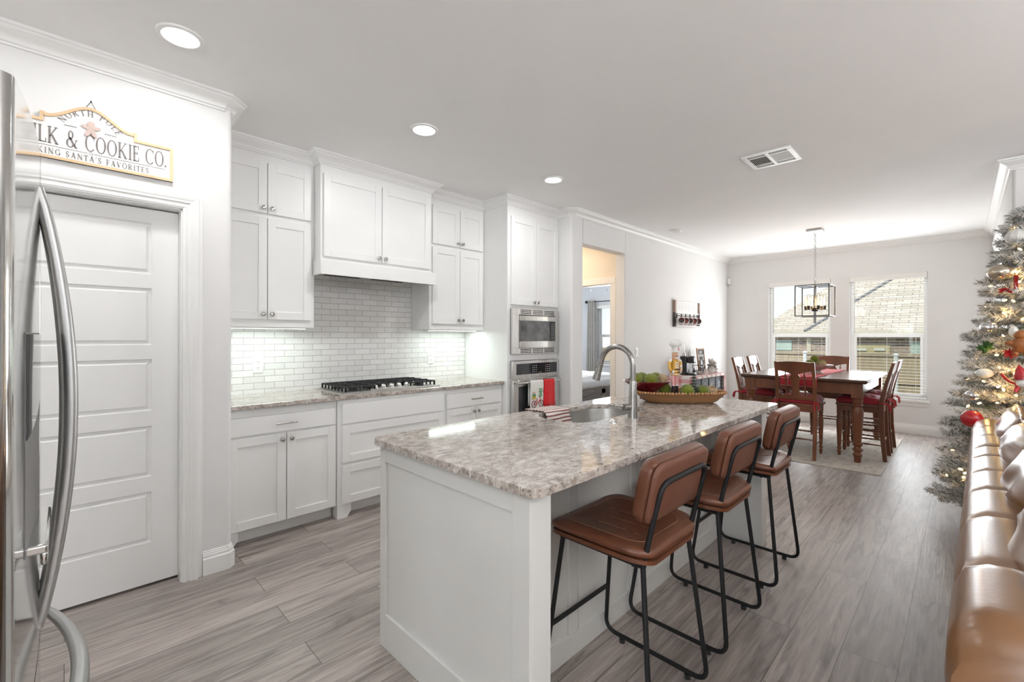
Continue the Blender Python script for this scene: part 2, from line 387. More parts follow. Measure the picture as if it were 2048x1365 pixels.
def tile_mat():
    m = bpy.data.materials.new('subway_tile'); m.use_nodes = True; nt = m.node_tree; b = nt.nodes['Principled BSDF']; L = nt.links.new
    t = node(nt, 'ShaderNodeTexCoord'); sp = node(nt, 'ShaderNodeSeparateXYZ'); L(t.outputs['Object'], sp.inputs[0])
    cb = node(nt, 'ShaderNodeCombineXYZ'); L(sp.outputs['X'], cb.inputs[0]); L(sp.outputs['Z'], cb.inputs[1])
    br = node(nt, 'ShaderNodeTexBrick', Scale=1.0); br.offset = 0.5
    br.inputs['Brick Width'].default_value = 0.150; br.inputs['Row Height'].default_value = 0.0505; br.inputs['Mortar Size'].default_value = 0.0017
    br.inputs['Mortar Smooth'].default_value = 0.25
    br.inputs['Color1'].default_value = (0.74, 0.735, 0.72, 1); br.inputs['Color2'].default_value = (0.83, 0.825, 0.81, 1); br.inputs['Mortar'].default_value = (0.42, 0.35, 0.335, 1)
    L(cb.outputs[0], br.inputs['Vector']); L(br.outputs['Color'], b.inputs['Base Color'])
    nz = node(nt, 'ShaderNodeTexNoise', Scale=38.0, Detail=2.0); L(t.outputs['Object'], nz.inputs['Vector'])
    sb = node(nt, 'ShaderNodeMath', operation='MULTIPLY_ADD'); sb.inputs[1].default_value = -1.0; L(br.outputs['Fac'], sb.inputs[0]); L(nz.outputs['Fac'], sb.inputs[2])
    bp = node(nt, 'ShaderNodeBump', Strength=0.75, Distance=0.0045); L(sb.outputs[0], bp.inputs['Height']); L(bp.outputs[0], b.inputs['Normal'])
    b.inputs['Roughness'].default_value = 0.10; MATS['subway_tile'] = m
tile_mat()

def granite_mat():
    m = bpy.data.materials.new('granite'); m.use_nodes = True; nt = m.node_tree; b = nt.nodes['Principled BSDF']; L = nt.links.new
    t = node(nt, 'ShaderNodeTexCoord')
    mp = node(nt, 'ShaderNodeMapping'); mp.inputs['Rotation'].default_value = (0, 0, 0.6); mp.inputs['Scale'].default_value = (1, 1.7, 1.3); L(t.outputs['Object'], mp.inputs[0])
    n1 = node(nt, 'ShaderNodeTexNoise', Scale=19.0, Detail=8.0, Roughness=0.68, Distortion=0.5); L(mp.outputs[0], n1.inputs['Vector'])
    r1 = node(nt, 'ShaderNodeValToRGB'); e = r1.color_ramp.elements
    e[0].position = 0.32; e[0].color = (0.20, 0.165, 0.14, 1); e[1].position = 0.70; e[1].color = (0.68, 0.635, 0.59, 1)
    q = r1.color_ramp.elements.new(0.50); q.color = (0.445, 0.392, 0.350, 1)
    L(n1.outputs['Fac'], r1.inputs[0])
    n2 = node(nt, 'ShaderNodeTexNoise', Scale=62.0, Detail=5.0, Roughness=0.72, Distortion=0.5); L(mp.outputs[0], n2.inputs['Vector'])
    r2 = node(nt, 'ShaderNodeValToRGB'); e = r2.color_ramp.elements
    e[0].position = 0.37; e[0].color = (0.12, 0.09, 0.08, 1); e[1].position = 0.45; e[1].color = (1, 1, 1, 1); L(n2.outputs['Fac'], r2.inputs[0])
    m1 = node(nt, 'ShaderNodeMix', data_type='RGBA', blend_type='MULTIPLY'); m1.inputs[0].default_value = 0.9; L(r1.outputs[0], m1.inputs[6]); L(r2.outputs[0], m1.inputs[7])
    n3 = node(nt, 'ShaderNodeTexNoise', Scale=30.0, Detail=4.0); L(t.outputs['Object'], n3.inputs['Vector'])
    r3 = node(nt, 'ShaderNodeValToRGB'); e = r3.color_ramp.elements
    e[0].position = 0.60; e[0].color = (0, 0, 0, 1); e[1].position = 0.70; e[1].color = (1, 1, 1, 1); L(n3.outputs['Fac'], r3.inputs[0])
    m2 = node(nt, 'ShaderNodeMix', data_type='RGBA'); m2.inputs[7].default_value = (0.66, 0.64, 0.61, 1)
    ml = node(nt, 'ShaderNodeMath', operation='MULTIPLY'); ml.inputs[1].default_value = 0.6; L(r3.outputs[0], ml.inputs[0]); L(ml.outputs[0], m2.inputs[0])
    L(m1.outputs[2], m2.inputs[6]); L(m2.outputs[2], b.inputs['Base Color'])
    b.inputs['Roughness'].default_value = 0.07; b.inputs['Specular IOR Level'].default_value = 0.6
    MATS['granite'] = m
granite_mat()

# ------------------------------------------------------------------ the room shell
CZ = 2.79; YP = 3.086; XP = 0.71; YS = 3.93; XR = 3.9546; YW = 3.0435; XF = 8.591; YR = -0.27
def wallbox(name, boxes, m='wall_paint', bevel=0.0, **kw):
    bm = BM()
    for b in boxes: box(bm, *b)
    return struct(name, bm, m, bevel=bevel, **kw)
wallbox('floor', [(-3.2, XF+0.16, -4.7, 7.0, -0.12, 0)], 'plank_floor')
wallbox('ceiling', [(-3.2, XF+0.3, -4.7, 7.0, CZ, CZ+0.3)], 'ceiling_paint')
def window(n, y0, y1, z0, z1, zm, lower='window_glass', X=None):
    X = X or XF+0.085; f = 0.045
    bm = BM()
    for a, b, c, d in ((y0+.001, y0+f, z0+.001, z1-.001), (y1-f, y1-.001, z0+.001, z1-.001), (y0+f, y1-f, z0+.001, z0+f), (y0+f, y1-f, z1-f, z1-.001)): box(bm, X, X+0.06, a, b, c, d)
    w = struct('window_%d' % n, bm, 'vinyl_white', bevel=0.004)
    bm = BM(); box(bm, X-0.012, X+0.05, y0+f-0.01, y1-f+0.01, zm-0.03, zm+0.03); obj('meeting_rail', bm, 'vinyl_white', w, bevel=0.003)
    bm = BM(); g = 0.035
    for a, b, c, d in ((y0+f, y0+f+g, z0+f, zm-.03), (y1-f-g, y1-f, z0+f, zm-.03), (y0+f+g, y1-f-g, z0+f, z0+f+g)): box(bm, X-0.008, X+0.03, a, b, c, d)
    obj('lower_sash', bm, 'vinyl_white', w, bevel=0.003)
    bm = BM(); box(bm, X+0.03, X+0.034, y0+f, y1-f, zm, z1-f); obj('upper_pane', bm, 'window_glass', w, smooth=0)
    bm = BM(); box(bm, X+0.01, X+0.014, y0+f, y1-f, z0+f, zm); obj('lower_pane', bm, lower, w, smooth=0)
    return w
def walls():
    # pantry wall with its door opening; the outside corner is rounded
    bm = BM(); D0, D1, DZ = -0.325, 0.466, 2.089
    box(bm, -3.2, D0, YP, YP+0.14, 0, CZ); box(bm, D0, D1, YP, YP+0.14, DZ, CZ)
    arc = [(XP-0.03+0.03*math.sin(a), YP+0.03-0.03*math.cos(a)) for a in [i*PI/12 for i in range(7)]]
    prism(bm, [(D1, YP)]+arc+[(XP, YS), (XP-0.12, YS), (XP-0.12, YP+0.14), (D1, YP+0.14)], 0, CZ)
    struct('wall_pantry', bm, 'wall_paint')
    wallbox('wall_stove', [(XP-0.12, XR+0.1, YS, YS+0.12, 0, CZ)])
    wallbox('wall_backsplash', [(XP, 3.1615, YS-0.010, YS-0.0005, 0.90, 1.95)], 'subway_tile')
    # wall between kitchen and dining side: return, then the long wall with the cased-less opening
    bm = BM(); O0, O1, OZ, TH = 4.164, 5.059, 2.44, 0.135
    r = 0.03
    a1 = [(XR+r-r*math.sin(a), YW+r-r*math.cos(a)) for a in [PI/2-i*PI/12 for i in range(7)]]
    a2 = [(O0-0.02+0.02*math.sin(a), YW+0.02-0.02*math.cos(a)) for a in [i*PI/12 for i in range(7)]]
    prism(bm, a1+a2+[(O0, YW+TH), (XR+0.14, YW+TH), (XR+0.14, YS), (XR, YS)], 0, CZ)
    a3 = [(O1+0.02-0.02*math.sin(a), YW+0.02-0.02*math.cos(a)) for a in [PI/2-i*PI/12 for i in range(7)]]
    prism(bm, a3+[(XF, YW), (XF, YW+TH), (O1, YW+TH)], 0, CZ)
    box(bm, O0, O1, YW, YW+TH, OZ, CZ)
    struct('wall_left', bm, 'wall_paint')
    # far wall with the two dining windows and, beyond the partition, the bedroom window
    bm = BM(); T = 0.16; zs, zt = 0.483, 2.305
    ys = [-0.5, WIN_Y[1][0], WIN_Y[1][1], WIN_Y[0][0], WIN_Y[0][1], YW+0.07]
    for a, b in ((0, 1), (2, 3), (4, 5)): box(bm, XF, XF+T, ys[a], ys[b], 0, CZ)
    for y0, y1 in WIN_Y:
        box(bm, XF, XF+T, y0, y1, 0, zs); box(bm, XF, XF+T, y0, y1, zt, CZ)
    struct('wall_far', bm, 'wall_paint')
    bm = BM()
    box(bm, XF, XF+T, YW+0.07, 5.05, 0, CZ); box(bm, XF, XF+T, 5.90, 7.0, 0, CZ)
    box(bm, XF, XF+T, 5.05, 5.90, 0, 0.76); box(bm, XF, XF+T, 5.05, 5.90, 2.09, CZ)
    struct('wall_bedroom_far', bm, 'bedroom_paint')
    wallbox('wall_right', [(5.33, XF, YR-0.16, YR, 0, CZ)], bevel=0.02)
    # parts of the house behind the camera and around the bedroom
    wallbox('wall_back', [(-3.35, -3.2, -4.7, -2.75, 0, CZ), (-3.35, -3.2, -.45, 7.0, 0, CZ), (-3.35, -3.2, -2.75, -.45, 0, .55), (-3.35, -3.2, -2.75, -.45, 2.35, CZ)])
    window(5, -2.75, -.45, .55, 2.35, 1.45, X=-3.28)  # unseen window, added to let light in from behind the camera
    bm = BM(); y0 = -4.6
    box(bm, -3.2, 0.9, y0, y0+0.12, 0, CZ); box(bm, 4.3, XF+0.16, y0, y0+0.12, 0, CZ); box(bm, 0.9, 4.3, y0, y0+0.12, 2.25, CZ); box(bm, 0.9, 4.3, y0, y0+0.12, 0, 0.05)
    struct('wall_living', bm, 'wall_paint')
    wallbox('wall_living_far', [(XF-1.2, XF-1.05, -4.6, YR-0.16, 0, CZ)])
    bm = BM()
    box(bm, 5.2, 5.32, YW+0.135, 3.345, 0, CZ); box(bm, 5.2, 5.32, 4.17, 7.0, 0, CZ); box(bm, 5.2, 5.32, 3.345, 4.17, 2.09, CZ)
    struct('wall_vestibule', bm, 'hall_paint')
    wallbox('wall_hall_back', [(XR+0.1, 5.2, 5.3, 5.42, 0, CZ)], 'hall_paint')
    wallbox('wall_hall_side', [(XR+0.14, XR+0.16, YW+0.14, 5.3, 0, CZ)], 'hall_paint')
    wallbox('wall_bedroom_back', [(5.32, XF, 6.75, 6.9, 0, CZ)], 'bedroom_paint')
    wallbox('wall_bedroom_side', [(5.32, 5.335, 4.17, 6.75, 0, CZ), (5.32, XF, YW+0.135, YW+0.15, 0, CZ)], 'bedroom_paint')
walls()
# ------------------------------------------------------------------ mouldings
CROWN = [(0, -0.0745), (0.010, -0.0745), (0.010, -0.066), (0.018, -0.062), (0.020, -0.054), (0.026, -0.046), (0.036, -0.037), (0.050, -0.029),
         (0.060, -0.022), (0.064, -0.014), (0.072, -0.012), (0.074, 0), (0, 0)]
CR = lambda k: [(d*k, h*k) for d, h in CROWN]
c_ = 0.05
bm = BM(); sweep(bm, CR(1.12), [(-3.2, YP), (XP-c_, YP), (XP, YP+c_), (XP, 3.62)], CZ, -1); struct('trim_1', bm, 'trim_white', smooth=25)
bm = BM(); sweep(bm, CR(1.12), [(XR, 3.2463), (XR, YW+c_), (XR+c_, YW), (XF, YW), (XF, YR), (5.33, YR), (5.33, YR-0.16), (5.6, YR-0.16)], CZ, -1); struct('trim_2', bm, 'trim_white', smooth=25)
BASE = [(0, 0), (0.018, 0), (0.018, 0.092), (0.012, 0.098), (0.012, 0.112), (0.009, 0.116), (0.009, 0.122), (0.005, 0.128), (0.005, 0.134), (0, 0.136)]
bm = BM(); sweep(bm, BASE, [(0.562, YP), (XP-0.02, YP), (XP, YP+0.02), (XP, 3.30)], 0, -1); struct('baseboard_pantry', bm, 'trim_white', smooth=25)
bm = BM(); sweep(bm, BASE, [(XR, 3.24), (XR, YW+.02), (XR+.02, YW), (4.144, YW)], 0, -1); struct('baseboard_return', bm, 'trim_white', smooth=25)
bm = BM(); sweep(bm, BASE, [(5.08, YW), (XF, YW), (XF, YR), (5.35, YR)], 0, -1); struct('baseboard_far', bm, 'trim_white', smooth=25)

# ------------------------------------------------------------------ pantry door: leaf, panels, casing
def pantry_door():
    x0, x1, yf = -0.318, 0.459, YP+0.075
    bm = BM(); st = 0.118
    pan = [(0.242, 0.521), (0.604, 0.883), (0.967, 1.251), (1.329, 1.641), (1.7195, 2.0)]
    box(bm, x0, x0+st, yf, yf+0.035, 0.016, 2.075); box(bm, x1-st, x1, yf, yf+0.035, 0.016, 2.075)
    zz = [0.016]+[z for p in pan for z in p]+[2.075]
    for a, b in zip(zz[0::2], zz[1::2]): box(bm, x0+st, x1-st, yf, yf+0.035, a, b)
    for a, b in pan:                                    # sunk moulding, raised field
        X0, X1 = x0+st, x1-st
        loft(bm, [[(X0, yf, a), (X1, yf, a), (X1, yf, b), (X0, yf, b)],
                  [(X0+.006, yf+.013, a+.006), (X1-.006, yf+.013, a+.006), (X1-.006, yf+.013, b-.006), (X0+.006, yf+.013, b-.006)],
                  [(X0+.014, yf+.013, a+.014), (X1-.014, yf+.013, a+.014), (X1-.014, yf+.013, b-.014), (X0+.014, yf+.013, b-.014)],
                  [(X0+.026, yf+.002, a+.026), (X1-.026, yf+.002, a+.026), (X1-.026, yf+.002, b-.026), (X0+.026, yf+.002, b-.026)]], cap0=False)
    d = struct('door_1', bm, 'trim_white', smooth=20, normals=True, label='white five-panel pantry door under the wooden cookie sign')
    bm = BM(); lathe(bm, [(0.026, 0), (0.026, .006), (.011, .01), (.010, .03), (.022, .038), (.028, .05), (.024, .062), (0.006, .068)], (x0+0.06, yf, 0.93), (0, -1, 0))
    obj('door_knob', bm, 'nickel', d)
    # casing with stepped profile, mitred at the head
    PR = [(0, 0), (0.0, -0.012), (0.012, -0.018), (0.02, -0.013), (0.03, -0.013), (0.036, -0.02), (0.046, -0.02), (0.054, -0.024), (0.072, -0.026), (0.076, -0.012), (0.094, -0.010), (0.094, 0)]
    bm = BM(); X0, X1, Z = -0.325, 0.466, 2.089
    ring = lambda cx, sgn, z: [(cx+sgn*o, YP+d, z) for o, d in PR]
    def leg(sgn, X): loft(bm, [[(X+sgn*o, YP+d, 0) for o, d in PR], [(X+sgn*o, YP+d, Z+o) for o, d in PR]])
    leg(1, X1); leg(-1, X0)
    loft(bm, [[(X0-o, YP+d, Z+o) for o, d in PR], [(X1+o, YP+d, Z+o) for o, d in PR]])
    box(bm, X1-0.006, X1+0.001, YP, YP+0.14, 0, Z); box(bm, X0-0.001, X0+0.006, YP, YP+0.14, 0, Z); box(bm, X0, X1, YP, YP+0.14, Z-0.006, Z+0.001)
    box(bm, X0-0.02, X1, YP+.118, YP+.15, 0.0, Z)
    struct('door_1_frame', bm, 'trim_white', smooth=25)
pantry_door()
# bedroom door casing seen through the opening (no leaf in view)
bm = BM()
for y0, y1, z0, z1 in ((3.262, 3.345, 0, 2.09), (4.17, 4.253, 0, 2.09), (3.262, 4.253, 2.09, 2.173)):
    box(bm, 5.18, 5.2, y0, y1, z0, z1)
box(bm, 5.199, 5.321, 3.344, 3.353, 0, 2.082); box(bm, 5.199, 5.321, 4.162, 4.171, 0, 2.082); box(bm, 5.199, 5.321, 3.344, 4.171, 2.082, 2.091)
struct('door_2_frame', bm, 'trim_white', bevel=0.004)

# ------------------------------------------------------------------ windows: frame, meeting rail, sashes, panes, sill
for i, (a, b) in enumerate(WIN_Y):
    window(i+1, a, b, 0.483, 2.305, 1.409, 'screen_glass' if i else 'window_glass')
    bm = BM(); box(bm, XF-0.045, XF-.0005, a-0.025, b+0.025, 0.455, 0.488); box(bm, XF-.0005, XF+0.084, a+.001, b-.001, 0.484, 0.488); box(bm, XF-0.018, XF-0.001, a-0.012, b+0.012, 0.40, 0.455)
    struct('window_%d_sill' % (i+1), bm, 'trim_white', bevel=0.005)
window(3, 5.05, 5.90, 0.76, 2.09, 1.40)
bm = BM(); box(bm, XF-0.04, XF-.0005, 5.02, 5.93, 0.735, 0.765); box(bm, XF-.0005, XF+0.084, 5.051, 5.899, 0.761, 0.765); struct('window_3_sill', bm, 'trim_white', bevel=0.005)
# unseen glass doors behind the camera, added to let in side light
bm = BM()
for x in (0.9, 2.0, 3.15, 4.24): box(bm, x, x+0.06, -4.55, -4.5, 0.05, 2.25)
box(bm, 0.9, 4.3, -4.55, -4.5, 0.05, 0.11); box(bm, 0.9, 4.3, -4.55, -4.5, 2.19, 2.25)
struct('window_4', bm, 'vinyl_white')

# ------------------------------------------------------------------ blinds
mat('blind_white', (0.84, 0.83, 0.80), 0.45, vary=0.01)
def blind(y0, y1, z0, z1, label, bottom, xf=XF):
    t = thing('window_blind', label, 'blind', (xf+0.03, (y0+y1)/2, z1), world=True, group='white slatted window blinds')
    bm = BM(); box(bm, xf-0.012, xf+0.055, y0+0.004, y1-0.004, z1-0.075, z1-0.002); obj('headrail', bm, 'blind_white', t, bevel=0.004)
    bm = BM(); z = z1-0.105
    while z > bottom+0.03:
        rbox(bm, xf+0.028, (y0+y1)/2, z, 0.044, y1-y0-0.016, 0.0020, ry=0.0); z -= 0.044
    obj('slats', bm, 'blind_white', t, smooth=0)
    bm = BM(); box(bm, xf+0.006, xf+0.05, y0+0.008, y1-0.008, bottom, bottom+0.018); obj('bottom_rail', bm, 'blind_white', t, bevel=0.003)
    bm = BM()
    for f in (0.14, 0.5, 0.86):
        y = y0+(y1-y0)*f
        for dx in (0.007, 0.05): cyl(bm, (xf+dx, y, bottom), (xf+dx, y, z1-0.07), 0.0011, n=5)
    obj('ladder_cord', bm, 'blind_white', t)
blind(*WIN_Y[0], 0.483, 2.305, 'white slatted blind over the dining window behind the chandelier', 0.50)
blind(*WIN_Y[1], 0.483, 2.305, 'white slatted blind over the wider-looking dining window nearest the tree', 0.50)
blind(5.05, 5.90, 0.76, 2.09, 'white slatted blind in the bedroom window beside the grey curtain', 0.78)
# ------------------------------------------------------------------ kitchen cabinets along the stove wall
def knob(parent, x, y, z):
    bm = BM(); lathe(bm, [(.007, 0), (.006, .010), (.0145, .014), (.0155, .020), (.0125, .026), (.004, .028)], (x, y, z), (0, -1, 0), 14)
    obj('knob', bm, 'nickel', parent)
def pull(parent, x, y, z, w=0.13):
    bm = BM(); cyl(bm, (x-w/2, y-.030, z), (x+w/2, y-.030, z), .0055, n=10)
    for s in (-1, 1): cyl(bm, (x+s*w*.36, y, z), (x+s*w*.36, y-.030, z), .0045, n=8)
    obj('bar_pull', bm, 'nickel', parent)
def cdoor(t, x0, x1, z0, z1, y, kx=None, kz=None):
    bm = BM(); shaker(bm, x0, x1, z0, z1, y); d = obj('door', bm, 'cabinet_white', t, bevel=0.0018, smooth=0)
    if kx is not None: knob(d, kx, y, kz)
def cdrawer(t, x0, x1, z0, z1, y, flat=True, handle=True):
    bm = BM()
    if flat: box(bm, x0, x1, y, y+.02, z0, z1)
    else: shaker(bm, x0, x1, z0, z1, y, st=.06)
    d = obj('drawer', bm, 'cabinet_white', t, bevel=0.0025, smooth=0)
    if handle: pull(d, (x0+x1)/2, y, (z0+z1)/2, 0.14)
def frame_body(bm, x0, x1, yf, yb, z0, z1):
    box(bm, x0, x1, yf, yb, z0, z1)
def foot(bm, x0, x1, y, flip):
    # bracket foot with a clipped corner standing at the toe space
    p = [(x0, 0), (x1-0.035, 0), (x1, .045), (x1, .105), (x0, .105)]
    if flip: p = [(x0+x1-a, b) for a, b in p]
    prism(bm, p, 0, .085, M=Matrix(((1, 0, 0, 0), (0, 0, 1, y), (0, 1, 0, 0), (0, 0, 0, 1))))
ZC0, ZC1 = 0.898, 0.928
def base_cabs():
    t = thing('base_cabinet', 'white base cabinet with one drawer over two doors, beside the pantry wall', 'cabinet', (1.09, 3.62, 0), world=True)
    bm = BM(); box(bm, 0.712, 1.450, 3.33, 3.918, .10, ZC0); box(bm, .712, 1.450, 3.41, 3.90, 0, .10); foot(bm, .72, .80, 3.325, False)
    obj('body', bm, 'cabinet_white', t, bevel=.0015, smooth=0)
    cdrawer(t, .735, 1.437, .722, .842, 3.31)
    cdoor(t, .735, 1.089, .108, .708, 3.31, 1.062, .668); cdoor(t, 1.095, 1.437, .108, .708, 3.31, 1.122, .668)
    t = thing('base_cabinet', 'wide white base cabinet with deep drawers under the gas cooktop', 'cabinet', (1.95, 3.62, 0), world=True)
    bm = BM(); box(bm, 1.451, 2.440, 3.315, 3.918, .10, ZC0); box(bm, 1.46, 2.43, 3.405, 3.90, 0, .10)
    foot(bm, 1.451, 1.56, 3.312, False); foot(bm, 2.33, 2.44, 3.312, True)
    obj('body', bm, 'cabinet_white', t, bevel=.0015, smooth=0)
    cdrawer(t, 1.483, 2.4217, .7141, .8647, 3.295, True, False)
    cdrawer(t, 1.483, 2.4217, .4197, .699, 3.295, False); cdrawer(t, 1.483, 2.4217, .110, .4009, 3.295, False)
    t = thing('base_cabinet', 'white base cabinet with drawer and doors between cooktop and oven', 'cabinet', (2.80, 3.62, 0), world=True)
    bm = BM(); box(bm, 2.441, 3.160, 3.33, 3.918, .10, ZC0); box(bm, 2.441, 3.160, 3.41, 3.90, 0, .10)
    obj('body', bm, 'cabinet_white', t, bevel=.0015, smooth=0)
    cdrawer(t, 2.462, 3.145, .718, .852, 3.31)
    cdoor(t, 2.462, 2.801, .108, .704, 3.31, 2.775, .665); cdoor(t, 2.807, 3.145, .108, .704, 3.31, 2.833, .665)
base_cabs()
def crown_part(t, path, seg=None, k=1.0):
    bm = BM(); sweep(bm, CR(1.1), path, CZ, -1, seg); obj('crown_moulding', bm, 'cabinet_white', t, smooth=25)
CP = [(XP, 3.61), (1.391, 3.61), (1.391, 3.49), (2.414, 3.49), (2.414, 3.61), (3.1615, 3.61), (3.1615, 3.2463), (XR, 3.2463)]
def wall_cabs():
    def upper(label, x0, x1, d, seg, zt):
        t = thing('wall_cabinet', label, 'cabinet', ((x0+x1)/2, 3.76, 1.449), world=True)
        bm = BM(); box(bm, x0, x1, 3.61, 3.918, 1.449, CZ-0.001); box(bm, x0, x1, 3.61, 3.63, 1.444, 1.45)
        obj('body', bm, 'cabinet_white', t, bevel=.0015, smooth=0)
        xs = d
        for a, b, s in ((xs[0], xs[1]-.003, 1), (xs[1]+.003, xs[2], -1)):
            kx = b-.026 if s == 1 else a+.026
            cdoor(t, a, b, 1.500, 2.243, 3.59, kx, 1.540); cdoor(t, a, b, 2.276, zt, 3.59, kx, 2.313)
        crown_part(t, CP, seg)
    upper('tall white wall cabinet of four doors beside the pantry wall', XP+.001, 1.390, (.738, 1.050, 1.364), (0, 1), 2.648)
    upper('tall white wall cabinet of four doors between hood and oven', 2.472, 3.160, (2.500, 2.832, 3.140), (4, 5), 2.648)
    t = thing('hood_cabinet', 'white two-door cabinet over the cooktop hiding the range hood', 'cabinet', (1.90, 3.7, 1.855), world=True)
    bm = BM(); box(bm, 1.392, 2.414, 3.49, 3.918, 1.966, CZ-.001); box(bm, 2.414, 2.471, 3.63, 3.918, 1.966, CZ-.001); obj('body', bm, 'cabinet_white', t, bevel=.0015, smooth=0)
    cdoor(t, 1.412, 1.898, 1.998, 2.640, 3.47, 1.872, 2.035); cdoor(t, 1.904, 2.392, 1.998, 2.640, 3.47, 1.930, 2.035)
    bm = BM()
    for a, b, c, d in ((1.380, 2.440, 3.455, 3.475), (1.380, 1.392, 3.475, 3.60), (2.428, 2.440, 3.475, 3.60)): box(bm, a, b, c, d, 1.856, 1.968)
    box(bm, 1.392, 2.428, 3.475, 3.918, 1.912, 1.966)
    obj('valance', bm, 'cabinet_white', t, bevel=.002, smooth=0)
    bm = BM(); box(bm, 1.53, 2.30, 3.50, 3.88, 1.897, 1.913)
    h = obj('hood_insert', bm, 'steel', t, bevel=.003)
    bm = BM()
    for i in range(2):
        x = 1.70+i*.43
        for k in range(9): box(bm, x-.16, x+.16, 3.56+k*.03, 3.572+k*.03, 1.893, 1.898)
    obj('filter', bm, 'cast_iron', h)
    crown_part(t, CP, (1, 4))
    # under-cabinet light bars
    for x0, x1, lb in ((0.76, 1.36, 'thin light bar under the wall cabinet beside the pantry wall'), (2.52, 3.12, 'thin light bar under the wall cabinet beside the oven')):
        t = thing('light_bar', lb, 'light', ((x0+x1)/2, 3.69, 1.449), world=True)
        bm = BM(); box(bm, x0, x1, 3.67, 3.71, 1.436, 1.4485); obj('housing', bm, 'white_plastic', t, bevel=.002)
        bm = BM(); box(bm, x0+.01, x1-.01, 3.675, 3.705, 1.4335, 1.4365); obj('diffuser', bm, 'bar_glow', t, smooth=0)
        lamp('under_cabinet_lamp', 'AREA', ((x0+x1)/2, 3.69, 1.430), 1.7, (.84, 1.0, .93), x1-x0-.04, 0.03)
mat('bar_glow', (1, 1, 1), .5, emit=(.9, 1.0, .95), estr=4)
wall_cabs()
def oven_stack():
    x0, x1, yf = 3.162, 3.953, 3.2463
    t = thing('oven_cabinet', 'floor-to-ceiling white cabinet holding the microwave and oven', 'cabinet', (3.56, 3.6, 0), world=True)
    bm = BM(); zt = CZ-.002
    box(bm, x0, x0+.04, yf, 3.86, 0, zt); box(bm, x1-.014, x1, yf, 3.86, 0, zt); box(bm, x0, x1, 3.86, 3.918, 0, zt)
    for a, b in ((1.668, zt), (1.130, 1.197), (0, .235)): box(bm, x0+.04, x1-.014, yf, 3.86, a, b)
    obj('body', bm, 'cabinet_white', t, bevel=.0015, smooth=0)
    cdoor(t, 3.203, 3.571, 1.705, 2.605, 3.226, 3.545, 1.742); cdoor(t, 3.577, 3.938, 1.705, 2.605, 3.226, 3.603, 1.742)
    crown_part(t, CP, (5, 7))
    # microwave with trim kit
    m = thing('microwave', 'built-in stainless steel microwave with slotted trim above the wall oven', 'microwave', (3.57, 3.4, 1.197), world=True)
    bm = BM(); X0, X1, y0 = 3.203, 3.937, 3.214
    box(bm, X0, X1, y0, y0+.03, 1.605, 1.666); box(bm, X0, X1, y0, y0+.03, 1.198, 1.258)
    box(bm, X0, 3.302, y0, y0+.03, 1.258, 1.605); box(bm, 3.878, X1, y0, y0+.03, 1.258, 1.605)
    obj('trim_frame', bm, 'steel_h', m, bevel=.002, smooth=0)
    bm = BM(); box(bm, X0+.001, X1-.001, y0+.028, 3.85, 1.200, 1.664); obj('case', bm, 'black_plastic', m)
    bm = BM()
    for zb in (1.615, 1.208):
        for i in range(3):
            for k in range(3):
                xa = 3.322+i*.185; box(bm, xa, xa+.165, y0-.0012, y0+.002, zb+k*.0165, zb+.0085+k*.0165)
    obj('vent_grille', bm, 'dark_gap', m, smooth=0)
    bm = BM()                                                            # slightly bowed door
    def bow(x): return y0-.012-.02*(1-((x-3.588)/.29)**2)
    def bowed(bm, xa, xb, za, zb, off=0, th=.02, n=14):
        rings = []
        for i in range(n+1):
            x = xa+(xb-xa)*i/n; y = bow(x)+off
            rings.append([(x, y, za), (x, y+th, za), (x, y+th, zb), (x, y, zb)])
        loft(bm, rings)
    bowed(bm, 3.306, 3.866, 1.545, 1.595); bowed(bm, 3.306, 3.866, 1.262, 1.330); bowed(bm, 3.306, 3.866, 1.335, 1.54, .008)
    d = obj('door', bm, 'steel_h', m)
    bm = BM(); bowed(bm, 3.310, 3.752, 1.331, 1.544, 0, .01); w = obj('window', bm, 'microwave_glass', d)
    bm = BM(); bowed(bm, 3.756, 3.862, 1.331, 1.544, 0, .01); obj('control_panel', bm, 'black_glass', m)
    bm = BM(); 
    for r in range(9):
        for c in range(4): 
            x = 3.785+c*.018; box(bm, x, x+.006, bow(x)-.001, bow(x)+.002, 1.35+r*.02, 1.353+r*.02)
    obj('key_dots', bm, 'white_plastic', m, smooth=0)
    # wall oven
    o = thing('wall_oven', 'stainless steel wall oven with black control panel and towel-hung handle', 'oven', (3.57, 3.5, .24), world=True)
    bm = BM(); box(bm, X0, X1, y0, y0+.035, .945, 1.127); box(bm, X0+.004, X1-.004, y0+.034, 3.84, .238, 1.127); obj('body', bm, 'steel_h', o, bevel=.004)
    bm = BM(); box(bm, 3.262, 3.905, y0-.003, y0+.004, .985, 1.098); cp = obj('control_panel', bm, 'black_glass', o, bevel=.006)
    bm = BM(); rnd = random.Random(3)
    for bx in (3.50, 3.71):
        for r in range(4):
            for c in range(3): box(bm, bx+c*.028, bx+c*.028+.012, y0-.0042, y0-.002, 1.003+r*.022, 1.008+r*.022)
    for c in range(2): box(bm, 3.60+c*.03, 3.615+c*.03, y0-.0042, y0-.002, .995, .999)
    obj('key_dots', bm, 'white_plastic', cp, smooth=0)
    bm = BM()
    X2, X3, Z0, Z1 = X0, X1, .25, .932; wx0, wx1, wz0, wz1 = 3.285, 3.855, .36, .862
    box(bm, X2, wx0, y0-.012, y0+.03, Z0, Z1); box(bm, wx1, X3, y0-.012, y0+.03, Z0, Z1); box(bm, wx0, wx1, y0-.012, y0+.03, Z0, wz0); box(bm, wx0, wx1, y0-.012, y0+.03, wz1, Z1)
    d = obj('door', bm, 'steel_h', o, bevel=.003)
